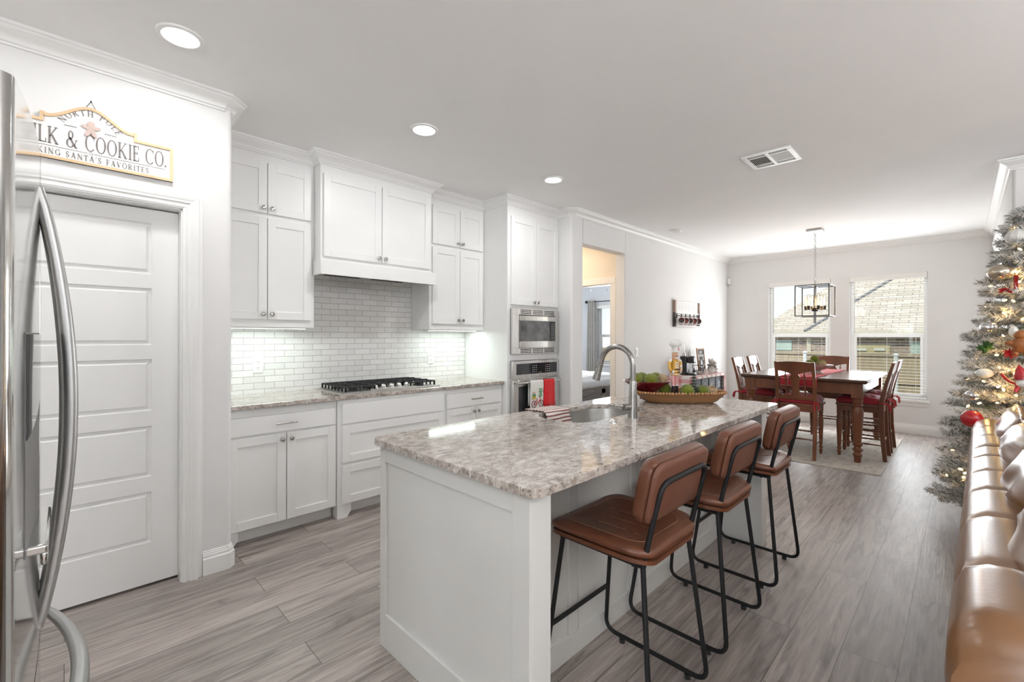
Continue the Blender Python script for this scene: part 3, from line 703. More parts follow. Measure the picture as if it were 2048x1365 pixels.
    bm = BM(); box(bm, wx0, wx1, y0-.006, y0+.02, wz0, wz1); obj('window', bm, 'black_glass', d, smooth=0)
    bm = BM(); yh = y0-.052; cyl(bm, (3.235, yh, .905), (3.905, yh, .905), .0135, n=14)
    for x in (3.26, 3.88): cyl(bm, (x, yh, .905), (x, y0-.01, .905), .010, n=10)
    obj('handle', bm, 'steel_h', d)
    return yh
mat('microwave_glass', (.10, .10, .10), .12, vary=.5, scale=9, spec=.7)
YH = oven_stack()
# tea towels folded over the oven handle
mat('towel_linen', (.80, .79, .76), .9, spec=.1, vary=.05, scale=90, bump=.25, bscale=400, sheen=.2)
mat('towel_red', (.62, .010, .016), .85, spec=.15, vary=.12, scale=60, bump=.3, bscale=350, sheen=.3)
mat('print_red', (.50, .02, .03), .9, vary=.05); mat('print_green', (.05, .25, .07), .9, vary=.1); mat('print_black', (.02, .02, .02), .9); mat('print_gold', (.55, .38, .05), .9)
def towel(name, label, x0, x1, zf, zb, m, seed, skew=0.0):
    rnd = random.Random(seed); bm = BM(); r = .0165; th = .004; zt = .905
    prof = [(YH-r-.006, zf)]+[(YH-r-.004*math.sin(3*k), zf+(zt-zf)*k/6) for k in range(1, 6)]
    prof += [(YH-r*math.cos(a), zt+r*math.sin(a)) for a in [PI*k/8 for k in range(9)]]
    prof += [(YH+r, zb+(zt-zb)*k/4) for k in range(3, -1, -1)]
    n = 12; grid = []
    for i in range(n+1):
        f = i/n; x = x0+(x1-x0)*f
        col = []
        for k, (y, z) in enumerate(prof):
            drop = max(0, (zt-z))/.3 if k < 7 else 0
            col.append(bm.verts.new((x+skew*drop*(f-.3), y+.006*drop*math.sin(f*7+seed), z)))
        grid.append(col)
    for a, b in zip(grid[:-1], grid[1:]):
        for k in range(len(prof)-1): bm.faces.new((a[k], b[k], b[k+1], a[k+1]))
    o = single(name, label, 'towel', bm, m, ((x0+x1)/2, YH, .905), group=None, smooth=60)
    md = o.modifiers.new('thick', 'SOLIDIFY'); md.thickness = th; md.offset = 0
    SHIFT[o.name] = Vector(o.location)
    return o
tw = towel('tea_towel', 'white tea towel printed with a red bicycle, hung on the oven handle', 3.400, 3.602, .60, .66, 'towel_linen', 1)
def bike_print(t):
    y = YH-.0165-.0072
    def ring(bm, x, z, r, w): 
        n = 20
        for i in range(n):
            a, b = 2*PI*i/n, 2*PI*(i+1)/n
            q = [(x+r*math.cos(a), y, z+r*math.sin(a)), (x+r*math.cos(b), y, z+r*math.sin(b)), (x+(r-w)*math.cos(b), y, z+(r-w)*math.sin(b)), (x+(r-w)*math.cos(a), y, z+(r-w)*math.sin(a))]
            loft(bm, [q, [(p[0], p[1]+.002, p[2]) for p in q]])
    def bar(bm, a, b, w):
        d = Vector((b[0]-a[0], b[1]-a[1])); nn = Vector((-d.y, d.x)).normalized()*w/2
        q = [(a[0]+nn.x, y, a[1]+nn.y), (b[0]+nn.x, y, b[1]+nn.y), (b[0]-nn.x, y, b[1]-nn.y), (a[0]-nn.x, y, a[1]-nn.y)]
        loft(bm, [q, [(p[0], p[1]+.002, p[2]) for p in q]])
    A, B, zw = 3.450, 3.556, .675
    done = [0]
    def mark(i):
        fs = list(bm.faces)
        for f in fs[done[0]:]: f.material_index = i
        done[0] = len(fs)
    bm = BM()
    for x in (A, B): ring(bm, x, zw, .036, .004)
    for x in (A, B):
        for k in range(4): bar(bm, (x-.034*math.cos(k*PI/4), zw-.034*math.sin(k*PI/4)), (x+.034*math.cos(k*PI/4), zw+.034*math.sin(k*PI/4)), .001)
    bar(bm, (A+.035, .73), (A+.055, .73), .005)
    mark(0)
    pass
    for x in (A, B): ring(bm, x, zw, .039, .003)
    for a, b in (((A, zw), (A+.05, zw-.005)), ((A+.05, zw-.005), (B-.012, .72)), ((B, zw), (B-.018, .745)), ((A+.045, .73), (A+.052, zw-.005)), ((A, zw), (A+.045, .715)), ((B-.018, .745), (B-.04, .755))): bar(bm, a, b, .006)
    bar(bm, (A-.012, .785), (A-.010, .805), .006); bar(bm, (A+.012, .785), (A+.010, .805), .006)
    mark(1)
    pass; bar(bm, (A-.022, .770), (A+.022, .770), .022)
    for k in range(7):
        w = .012+.02*math.sin(k*1.9)**2; bar(bm, (B-.006-w, .745+k*.014), (B-.006+w, .745+k*.014), .009)
    mark(2)
    pass; bar(bm, (A-.026, .742), (A+.026, .742), .028); mark(3)
    obj('bicycle_print', bm, ['print_black', 'print_red', 'print_green', 'print_gold'], t)
bike_print(tw)
towel('tea_towel', 'plain red tea towel hung on the oven handle beside the bicycle towel', 3.612, 3.785, .63, .68, 'towel_red', 2, .02)

# ------------------------------------------------------------------ countertop, cooktop, outlets
bm = BM(); prism(bm, [(.712, 3.288), (3.160, 3.288), (3.160, 3.919), (.712, 3.919)], ZC0+.0005, ZC1)
single('countertop', 'grey-brown granite countertop along the tiled wall under the cooktop', 'countertop', bm, 'granite', (1.94, 3.6, ZC0), bevel=.004, smooth=0)
def cooktop():
    t = thing('gas_cooktop', 'stainless gas cooktop with black grates and five knobs', 'cooktop', (1.97, 3.62, ZC1), world=True)
    x0, x1, y0, y1, z = 1.512, 2.430, 3.368, 3.872, ZC1
    bm = BM()
    loft(bm, [[(x0, y0, z), (x1, y0, z), (x1, y1, z), (x0, y1, z)], [(x0, y0, z+.004), (x1, y0, z+.004), (x1, y1, z+.004), (x0, y1, z+.004)],
              [(x0+.035, y0+.012, z+.013), (x1-.035, y0+.012, z+.013), (x1-.035, y1-.015, z+.013), (x0+.035, y1-.015, z+.013)],
              [(x0+.05, y0+.025, z+.008), (x1-.05, y0+.025, z+.008), (x1-.05, y1-.03, z+.008), (x0+.05, y1-.03, z+.008)]])
    b = obj('tray', bm, 'steel', t, smooth=20)
    # raised tongue that carries the knobs
    bm = BM(); pts = []
    for i in range(25):
        f = i/24; x = 1.755+f*.43; e = math.sin(PI*f)**.45
        pts.append((x, y0+.018+.10*e))
    prism(bm, [(1.755, y0+.012), (2.185, y0+.012)]+pts[::-1][1:-1], z+.006, z+.020); obj('knob_plate', bm, 'steel', t, bevel=.003)
    for i in range(5):
        x = 1.822+i*.074
        bm = BM(); lathe(bm, [(.024, 0), (.024, .006), (.019, .010), (.018, .026), (.015, .030), (.003, .031)], (x, y0+.068, z+.019), (0, -.15, 1), 16)
        rbox(bm, x, y0+.063, z+.049, .007, .034, .008, rz=.3); obj('knob', bm, 'chrome', t)
    for bx, by, r in ((1.66, 3.50, .034), (1.66, 3.76, .042), (1.97, 3.64, .055), (2.28, 3.50, .034), (2.28, 3.76, .042)):
        bm = BM(); lathe(bm, [(r+.014, 0), (r+.012, .008), (r, .012), (r, .022), (r*.8, .026), (.003, .027)], (bx, by, z+.008), (0, 0, 1), 20); obj('burner', bm, 'cast_iron', t)
    gz = z+.052
    for gx0, gx1 in ((1.555, 1.80), (1.812, 2.128), (2.14, 2.388)):
        bm = BM(); gy0, gy1 = (3.405, 3.85) if gx0 != 1.812 else (3.52, 3.85); s = .0065
        for yy in (gy0, gy1): box(bm, gx0, gx1, yy-s, yy+s, gz-.012, gz)
        for xx in (gx0+s, gx1-s): box(bm, xx-s, xx+s, gy0, gy1, gz-.012, gz)
        cx = (gx0+gx1)/2; my = (gy0+gy1)/2
        box(bm, gx0, gx1, my-s, my+s, gz-.012, gz+.004)
        for yy in (gy0+(gy1-gy0)*.25, gy0+(gy1-gy0)*.75):
            box(bm, gx0, cx-.03, yy-s, yy+s, gz-.010, gz+.006); box(bm, cx+.03, gx1, yy-s, yy+s, gz-.010, gz+.006)
        box(bm, cx-s, cx+s, gy0, gy1, gz-.010, gz+.002)
        n = 8 if gx0 != 1.812 else 5
        for k in range(n):                                   # comb of short fingers down to the tray
            yy = gy0+(gy1-gy0)*k/(n-1)
            for xx, sg in ((gx0, 1), (gx1, -1)):
                loft(bm, [[(xx-.006, yy-.006, z+.009), (xx+.006, yy-.006, z+.009), (xx+.006, yy+.006, z+.009), (xx-.006, yy+.006, z+.009)],
                          [(xx-.004, yy-.006, gz), (xx+.008, yy-.006, gz), (xx+.008, yy+.006, gz), (xx-.004, yy+.006, gz)]])
        for k in range(3):
            xx = gx0+(gx1-gx0)*k/2
            for yy in (gy0, gy1): box(bm, xx-.006, xx+.006, yy-.006, yy+.006, z+.009, gz)
        obj('grate', bm, 'cast_iron', t, bevel=.002, smooth=0)
cooktop()
def outlet(x, z, label, y=YS-.010):
    t = thing('wall_outlet', label, 'outlet', (x, y, z), world=True)
    bm = BM(); box(bm, x-.037, x+.037, y-.006, y, z-.062, z+.062); p = obj('cover_plate', bm, 'white_plastic', t, bevel=.003)
    for s in (-1, 1):
        bm = BM(); lathe(bm, [(.0165, 0), (.0165, .0025)], (x, y-.006, z+s*.024), (0, -1, 0), 16); r = obj('socket', bm, 'white_plastic', t)
        bm = BM()
        for dx in (-.006, .006): box(bm, x+dx-.0013, x+dx+.0013, y-.0095, y-.0078, z+s*.024-.001, z+s*.024+.008)
        lathe(bm, [(.0026, 0), (.0026, .0015)], (x, y-.008, z+s*.024-.008), (0, -1, 0), 8); obj('slot', bm, 'dark_gap', r)
outlet(1.078, 1.150, 'white double outlet on the tiles under the cabinet beside the pantry wall')
outlet(2.702, 1.155, 'white double outlet on the tiles between cooktop and oven')
# ------------------------------------------------------------------ island
IX0, IX1, IY0, IY1 = 0.972, 3.450, 0.8845, 1.872
SX0, SX1, SY0, SY1 = 1.875, 2.595, 1.385, 1.765
def rrect(x0, x1, y0, y1, r, n=6):
    out = []
    rr = r if isinstance(r, (list, tuple)) else [r]*4
    for (cx, cy_, a0), q in zip(((x1-rr[0], y0+rr[0], -90), (x1-rr[1], y1-rr[1], 0), (x0+rr[2], y1-rr[2], 90), (x0+rr[3], y0+rr[3], 180)), rr):
        for k in range(n+1):
            a = math.radians(a0+90*k/n); out.append((cx+q*math.cos(a), cy_+q*math.sin(a)))
    return out
def island():
    t = thing('kitchen_island', 'white panelled kitchen island base with an open knee space for stools', 'island', (2.2, 1.4, 0), world=True)
    zt = .8985
    # near end: framed panel on its outer face
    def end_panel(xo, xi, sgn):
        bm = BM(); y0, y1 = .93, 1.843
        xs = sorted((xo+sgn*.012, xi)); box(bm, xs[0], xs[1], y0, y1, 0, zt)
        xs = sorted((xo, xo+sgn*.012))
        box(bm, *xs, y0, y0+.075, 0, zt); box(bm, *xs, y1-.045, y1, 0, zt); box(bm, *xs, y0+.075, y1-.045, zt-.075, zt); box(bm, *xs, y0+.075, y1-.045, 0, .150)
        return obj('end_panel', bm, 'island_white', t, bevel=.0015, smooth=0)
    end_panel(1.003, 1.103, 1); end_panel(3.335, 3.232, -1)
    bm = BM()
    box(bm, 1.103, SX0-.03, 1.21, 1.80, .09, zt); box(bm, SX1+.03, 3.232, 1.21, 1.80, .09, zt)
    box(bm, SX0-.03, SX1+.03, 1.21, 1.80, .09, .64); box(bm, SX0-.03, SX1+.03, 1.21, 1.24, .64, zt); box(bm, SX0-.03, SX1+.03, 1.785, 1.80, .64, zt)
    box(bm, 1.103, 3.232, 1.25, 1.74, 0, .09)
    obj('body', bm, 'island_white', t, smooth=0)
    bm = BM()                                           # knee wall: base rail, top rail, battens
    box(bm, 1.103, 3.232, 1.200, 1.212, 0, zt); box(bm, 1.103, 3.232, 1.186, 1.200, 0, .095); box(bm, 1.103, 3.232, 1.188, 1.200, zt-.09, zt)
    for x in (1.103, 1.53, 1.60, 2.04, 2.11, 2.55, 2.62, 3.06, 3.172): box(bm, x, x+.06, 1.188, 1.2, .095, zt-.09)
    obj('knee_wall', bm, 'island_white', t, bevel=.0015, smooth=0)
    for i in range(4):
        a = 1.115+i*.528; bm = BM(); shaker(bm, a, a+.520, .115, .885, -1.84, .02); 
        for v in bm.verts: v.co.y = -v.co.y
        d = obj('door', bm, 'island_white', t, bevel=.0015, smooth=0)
        bm = BM(); lathe(bm, [(.007, 0), (.006, .010), (.0145, .014), (.0155, .020), (.0125, .026), (.004, .028)], (a+(.49 if i % 2 == 0 else .03), 1.84, .84), (0, 1, 0), 12); obj('knob', bm, 'nickel', d)
    # stone top with the sink cut-out
    bm = BM()
    outer = rrect(IX0, IX1, IY0, IY1, .045); hole = rrect(SX0, SX1, SY0, SY1, (.10, .17, .17, .13), 8)
    for z in (zt, ZC1):
        vo = [bm.verts.new((x, y, z)) for x, y in outer]; vh = [bm.verts.new((x, y, z)) for x, y in hole]
        e = [bm.edges.new((vo[i], vo[(i+1) % len(vo)])) for i in range(len(vo))]+[bm.edges.new((vh[i], vh[(i+1) % len(vh)])) for i in range(len(vh))]
        bmesh.ops.triangle_fill(bm, edges=e, use_beauty=True)
        if z == zt: lo, lh = vo, vh
        else:
            for A, B in ((lo, vo), (lh, vh)):
                for i in range(len(A)): bm.faces.new((A[i], A[(i+1) % len(A)], B[(i+1) % len(A)], B[i]))
    single('island_countertop', 'large grey-brown granite countertop on the kitchen island with sink cut-out', 'countertop', bm, 'granite', (2.2, 1.38, zt), bevel=.005, smooth=35, seg=3)
    s = thing('kitchen_sink', 'undermount stainless steel sink in the island', 'sink', (2.235, 1.575, .68), world=True)
    bm = BM(); h2 = lambda d: rrect(SX0-.006+d, SX1+.006-d, SY0-.006+d, SY1+.006-d, (.10, .17, .17, .13), 8)
    rings = [[(x, y, zt-.0012) for x, y in h2(-.022)], [(x, y, zt-.0012) for x, y in h2(0)], [(x, y, .76) for x, y in h2(.008)], [(x, y, .705) for x, y in h2(.02)], [(x, y, .690) for x, y in h2(.06)]]
    loft(bm, rings, cap0=False); o = obj('basin', bm, 'steel', s, normals=False, smooth=60)
    md = o.modifiers.new('thick', 'SOLIDIFY'); md.thickness = .0015; md.offset = -1
    bm = BM(); lathe(bm, [(.045, 0), (.045, .003), (.030, .001)], (2.25, 1.6, .6905)); obj('drain', bm, 'chrome', s)
island()
def faucet():
    t = thing('kitchen_faucet', 'tall brushed nickel pull-down faucet arching over the island sink', 'faucet', (2.245, 1.30, ZC1), world=True)
    x, y, z = 2.245, 1.300, ZC1
    bm = BM(); lathe(bm, [(.029, 0), (.028, .02), (.026, .06), (.0225, .13), (.0185, .20), (.0172, .205)], (x, y, z), (0, 0, 1), 22); obj('body', bm, 'brushed_nickel', t)
    R = .105; pts = [(x, y, z+.205), (x, y, z+.27)]
    pts += [(x, y+R-R*math.cos(a), z+.290+R*math.sin(a)) for a in [PI*k/16*0.90 for k in range(17)]]
    a = PI*.90; d = Vector((0, math.sin(a), math.cos(a))).normalized()
    e = Vector(pts[-1]); pts.append(tuple(e+d*.02))
    bm = BM(); tube(bm, pts, .0155, 14); obj('spout', bm, 'brushed_nickel', t, smooth=60)
    e = Vector(pts[-1]); bm = BM(); lathe(bm, [(.0165, 0), (.017, .03), (.0215, .085), (.023, .112), (.019, .114)], e, d, 18); sp = obj('spray_head', bm, 'brushed_nickel', t)
    bm = BM(); q = e+d*.05; rbox(bm, q.x, q.y+.018, q.z, .014, .012, .034, rx=.35); obj('spray_button', bm, 'black_plastic', sp, bevel=.003)
    bm = BM(); cyl(bm, (x-.015, y+.008, z+.062), (x-.062, y+.022, z+.062), .0195, .0185, 18); cyl(bm, (x-.050, y+.02, z+.066), (x-.13, y+.075, z+.080), .0065, .0055, 10); obj('lever_handle', bm, 'brushed_nickel', t)
faucet()
bm = BM(); lathe(bm, [(.022, 0), (.0215, .004), (.012, .006), (.011, .012), (.003, .013)], (2.055, 1.305, ZC1), n=20)
single('air_switch', 'small round nickel button set in the island top beside the faucet', 'button', bm, 'chrome', (2.055, 1.305, ZC1))
# dish towel draped over the sink edge
def stripe_mat():
    m = mat('woven_stripe', (.70, .67, .63), .9, spec=.1, bump=.3, bscale=300); nt = m.node_tree; b = nt.nodes['Principled BSDF']
    t = node(nt, 'ShaderNodeTexCoord'); w = node(nt, 'ShaderNodeTexWave', Scale=4.2, Distortion=.6); w.bands_direction = 'X'; w.inputs['Detail Scale'].default_value = 9
    mp = node(nt, 'ShaderNodeMapping'); mp.inputs['Rotation'].default_value = (0, 0, 0); nt.links.new(t.outputs['UV'], mp.inputs[0]); nt.links.new(mp.outputs[0], w.inputs['Vector'])
    r = node(nt, 'ShaderNodeValToRGB'); e = r.color_ramp.elements; e[0].position = .60; e[0].color = (.72, .69, .64, 1); e[1].position = .70; e[1].color = (.22, .07, .065, 1)
    nt.links.new(w.outputs['Fac'], r.inputs[0]); nt.links.new(r.outputs[0], b.inputs['Base Color'])
stripe_mat()
def dish_towel():
    bm = BM(); uv = bm.loops.layers.uv.new('UVMap')
    # runs from the counter behind the sink, over the rim and down into the basin
    o = Vector((1.935, SY1, 0)); n, m_ = 14, 22; grid = []
    path = [(.085, ZC1+.006), (.045, ZC1+.006), (.008, ZC1+.006), (-.012, ZC1+.001), (-.020, ZC1-.014)]
    P = [Vector((2.03, SY1+.115)), Vector((2.03, SY1-.01))]
    for i in range(m_+1):
        s = i/m_; row = []
        for k in range(n+1):
            f = k/n; x = 1.99+f*.215+.03*s
            L = s*.30
            if L < .13: y = SY1+.12-L; z = ZC1+.0055+.003*abs(math.sin(f*6+1))
            elif L < .16: q = (L-.13)/.03*PI/2; y = SY1-.01-.018*math.sin(q); z = ZC1+.0055-.018*(1-math.cos(q))
            else: y = SY1-.028-(L-.16)*.35-.01*math.sin(f*5+.5); z = ZC1-.0125-(L-.16)*.92
            row.append(bm.verts.new((x+.01*math.sin(s*5+f), y-.02*f, z)))
        grid.append(row)
    for i in range(m_):
        for k in range(n):
            fc = bm.faces.new((grid[i][k], grid[i][k+1], grid[i+1][k+1], grid[i+1][k]))
            for l, (a, b) in zip(fc.loops, ((i, k), (i, k+1), (i+1, k+1), (i+1, k))): l[uv].uv = (a/m_, b/n)
    ob = single('dish_towel', 'red and white woven dish towel draped into the island sink', 'towel', bm, 'woven_stripe', (2.1, SY1, ZC1), smooth=60)
    md = ob.modifiers.new('thick', 'SOLIDIFY'); md.thickness = .004; md.offset = 0
dish_towel()

# ------------------------------------------------------------------ counter stools
mat('cognac_leather', (.105, .036, .017), .38, spec=.45, vary=.16, scale=9, bump=.12, bscale=160, rvary=.06, coat=.0)
mat('leather_back', (.120, .046, .027), .55, spec=.35, vary=.08, scale=30, bump=.08, bscale=220)
mat('tan_thread', (.24, .11, .06), .7)
def make_stool():
    t = thing('counter_stool', 'tan leather counter stool, the nearest of three along the island', 'stool', (1.56, .95, 0), 0, 'leather stools along the island')
    # front of the stool faces +y (the island); all local
    r = .0092
    for s in (-1, 1):
        pts = [(s*.176, .155, .600), (s*.205, .20, .20), (s*.226, .222, .026), (s*.226, -.246, .026), (s*.176, -.188, .600)]
        bm = BM(); tube(bm, fillet(pts, .06, 6), r, 10)
        g = obj('leg', bm, 'black_metal', t, smooth=60)
        for y in (.135, -.165):
            bm = BM(); cyl(bm, (s*.226, y, 0), (s*.226, y, .018), .013, n=12); obj('foot_pad', bm, 'black_plastic', g)
    bm = BM()
    pts = [(-.176, -.188, .60), (-.178, -.215, .72), (-.178, -.258, .898), (.178, -.258, .898), (.178, -.215, .72), (.176, -.188, .60)]
    tube(bm, fillet(pts, .05, 6), r*1.05, 10); obj('back_frame', bm, 'black_metal', t, smooth=60)
    bm = BM()
    for s in (-1, 1): tube(bm, [(s*.176, .165, .602), (s*.176, -.19, .602)], r*.9, 8)
    tube(bm, [(-.176, .155, .597), (0, .155, .585), (.176, .155, .597)], r*.9, 8); tube(bm, [(-.176, -.15, .597), (0, -.15, .585), (.176, -.15, .597)], r*.8, 8)
    obj('seat_frame', bm, 'black_metal', t, smooth=60)
    bm = BM(); tube(bm, [(-.200, .196, .245), (.200, .196, .245)], r, 10); obj('footrest', bm, 'black_metal', t, smooth=60)
    # saddle seat
    def plate(bm, zfun, inset, z_off, N=20):
        hw, y0, y1 = .228-inset, -.222+inset, .214-inset
        out = []
        for x, y in rrect(-hw, hw, y0, y1, .085-inset*.5, 8): out.append((x, y, zfun(x, y)+z_off))
        return out
    zs = lambda x, y: .603+.030*(x/.22)**2-.006*max(0, y/.2)**2
    bm = BM()
    loft(bm, [plate(bm, zs, .03, -.012), plate(bm, zs, .004, -.008), plate(bm, zs, .004, .006), plate(bm, zs, .012, .008)])
    obj('seat_base', bm, 'cognac_leather', t, smooth=60)
    bm = BM(); rings = [plate(bm, zs, .012, .009), plate(bm, zs, .000, .020), plate(bm, zs, .002, .034), plate(bm, zs, .018, .046), plate(bm, zs, .05, .052)]
    top = loft(bm, rings[::1], cap1=False)
    # quilted top: grid filling the last ring
    c = bm.verts.new((0, 0, zs(0, 0)+.050)); prev = top[-1]
    for k in (.8, .6, .4, .2):
        ring = []
        for v in top[-1]:
            x, y = v.co.x*k, v.co.y*k; g = -.004*math.exp(-((abs(x)-.075)/.006)**2)
            ring.append(bm.verts.new((x, y, zs(x, y)+.053+g)))
        for i in range(len(ring)): j = (i+1) % len(ring); bm.faces.new((prev[i], prev[j], ring[j], ring[i]))
        prev = ring
    for i in range(len(prev)): bm.faces.new((prev[i], prev[(i+1) % len(prev)], c))
    seat = obj('seat', bm, 'cognac_leather', t, smooth=60)
    bm = BM()
    for x in (-.075, 0, .075): tube(bm, [(x, y, zs(x, y)+.0535+(-.002 if abs(x) > .01 else 0)) for y in [-.14+.28*k/10 for k in range(11)]], .0009, 5)
    tube(bm, [(x, y, z+.053) for x, y, z in plate(bm, zs, .055, 0)], .0009, 5, closed=True)
    obj('stitching', bm, 'tan_thread', seat)
    # back pad, leaning back: two cushions around a welt
    th = .20; Rb = Matrix.Translation((0, -.243+.030, .860)) @ Matrix.Rotation(th, 4, 'X')
    def slab(y0, y1, rings_in):
        bm = BM(); rr = []
        for ins, f in rings_in:
            yy = y0+(y1-y0)*f
            rr.append([Rb @ Vector((x, yy-.10*(x*x)+.004, z)) for x, z in rrect(-.218+ins, .218-ins, -.110+ins, .110-ins, .045, 6)])
        loft(bm, rr); return bm
    bk = obj('backrest', slab(-.012, .042, [(.012, 0), (.001, .12), (0, .3), (0, .62), (.006, .85), (.03, 1)]), 'cognac_leather', t, smooth=60)
    obj('back_panel', slab(-.030, -.013, [(.02, 0), (.006, .35), (.004, .9), (.012, 1)]), 'leather_back', bk, smooth=60)
    return t
st = make_stool()
dup(st, (2.215, .95, 0), 0.0, 'tan leather counter stool, the middle one of three along the island')
dup(st, (2.945, .95, 0), 0.0, 'tan leather counter stool, farthest of three, at the island end beside the dining rug')
# ------------------------------------------------------------------ ceiling fittings
def can(x, y, label, p=5.8):
    t = thing('ceiling_light', label, 'ceiling light', (x, y, CZ), world=True, group='recessed ceiling lights')
    bm = BM(); lathe(bm, [(.070, -.004), (.074, -.010), (.082, -.012), (.092, -.008), (.094, 0), (.070, 0)], (x, y, CZ), n=32); obj('trim_ring', bm, 'trim_white', t)
    bm = BM(); lathe(bm, [(.0705, -.002), (.0705, -.0055), (.001, -.0065)], (x, y, CZ), n=32); obj('diffuser', bm, 'lamp_glow', t)
    lamp('ceiling_lamp', 'AREA', (x, y, CZ-.014), p, (.985, .99, 1.0), .13)
can(.384, 2.60, 'round recessed ceiling light nearest the pantry wall, above the cookie sign', 4.5)
can(1.733, 2.595, 'round recessed ceiling light in front of the hood cabinet, middle one of the row')
can(3.103, 2.598, 'round recessed ceiling light in front of the oven cabinet, farthest of the row')
lamp('ceiling_lamp', 'AREA', (-1.0, 2.4, CZ-.014), 9, (.985, .99, 1.0), .13)  # unseen extra lamp without a fitting, added to brighten the pantry end
lamp('vestibule_lamp', 'AREA', (4.6, 4.0, CZ-.014), 9, (1.0, .80, .58), .2)
lamp('bedroom_fill', 'AREA', (6.9, 4.9, CZ-.014), 12, (1.0, .97, .94), .3)  # no fitting here; lamp added to brighten the bedroom
def vent():
    x0, x1, y0, y1 = 3.76, 4.11, .90, 1.24
    t = thing('ceiling_vent', 'white rectangular air vent with dark louvers in the ceiling', 'vent', ((x0+x1)/2, (y0+y1)/2, CZ), world=True)
    bm = BM(); w = .032; z0, z1 = CZ-.010, CZ-.0005
    my = (y0+y1)/2
    for a in ((x0, x0+w, y0, y1), (x1-w, x1, y0, y1), (x0+w, x1-w, y0, y0+w), (x0+w, x1-w, y1-w, y1), (x0+w, x1-w, my-.012, my+.012)): box(bm, *a, z0, z1)
    for xx in (x0+.085, x1-.085): box(bm, xx-.006, xx+.006, y0+w, y1-w, z0+.001, z1)
    obj('frame', bm, 'trim_white', t, bevel=.002, smooth=0)
    bm = BM(); box(bm, x0+w, x1-w, y0+w, y1-w, CZ-.0015, CZ-.0004); obj('duct_opening', bm, 'dark_gap', t, smooth=0)
    for (a, b, tilt) in ((y0+w, my-.012, -.75), (my+.012, y1-w, .75)):
        bm = BM(); n = 10
        for k in range(n):
            yy = a+(b-a)*(k+.5)/n; rbox(bm, (x0+x1)/2, yy, CZ-.006, x1-x0-.185, .0105, .0012, rx=tilt)
        obj('louvers', bm, 'trim_white', t, smooth=0)
    mat('vent_grey', (.34, .34, .33), .5)
    for a, b in ((x0+w, x0+.079), (x1-.079, x1-w)):
        for c, d in ((y0+w+.005, my-.017), (my+.017, y1-w-.005)):
            bm = BM(); box(bm, a, b-.003, c, d, CZ-.004, CZ-.002); obj('deflector', bm, 'vent_grey', t, smooth=0)
    for xx in (x0+.05, x1-.05):
        for yy in (y0+.015, y1-.015):
            bm = BM(); lathe(bm, [(.005, 0), (.004, -.002), (.001, -.0025)], (xx, yy, z0), n=10); obj('screw', bm, 'nickel', t)
vent()
t = thing('smoke_detector', 'small white round detector on the ceiling near the left wall', 'detector', (5.746, 2.677, CZ), world=True)
bm = BM(); lathe(bm, [(.062, 0), (.062, -.012), (.050, -.030), (.02, -.034), (.001, -.034)], (5.746, 2.677, CZ-.0005), n=28); obj('body', bm, 'white_plastic', t)
bm = BM(); lathe(bm, [(.012, 0), (.010, -.003), (.001, -.0035)], (5.746, 2.677, CZ-.0345), n=14); obj('test_button', bm, 'white_plastic', t)
bm = BM(); M = Matrix.Translation((XF-.020, YW-.020, 2.385)) @ Matrix.Rotation(-PI/4, 4, 'Z'); 
prism(bm, [(-.033, .0), (.033, .0), (.033, -.02), (.02, -.036), (-.02, -.036), (-.033, -.02)], -.055, .055, M=Matrix.Translation((XF-.022, YW-.022, 2.385)) @ Matrix.Rotation(-PI/4, 4, 'Z'))
single('motion_sensor', 'small white motion sensor high in the corner beside the dining windows', 'sensor', bm, 'white_plastic', (XF-.03, YW-.03, 2.385), bevel=.004)
t = thing('light_switch', 'white rocker light switch on the wall right of the hall opening', 'switch', (5.345, YW, 1.174), world=True)
bm = BM(); box(bm, 5.31, 5.38, YW-.006, YW-.0005, 1.114, 1.234); obj('cover_plate', bm, 'white_plastic', t, bevel=.003)
bm = BM(); rbox(bm, 5.345, YW-.008, 1.174, .033, .006, .066, rx=.05); obj('rocker', bm, 'white_plastic', t, bevel=.001)

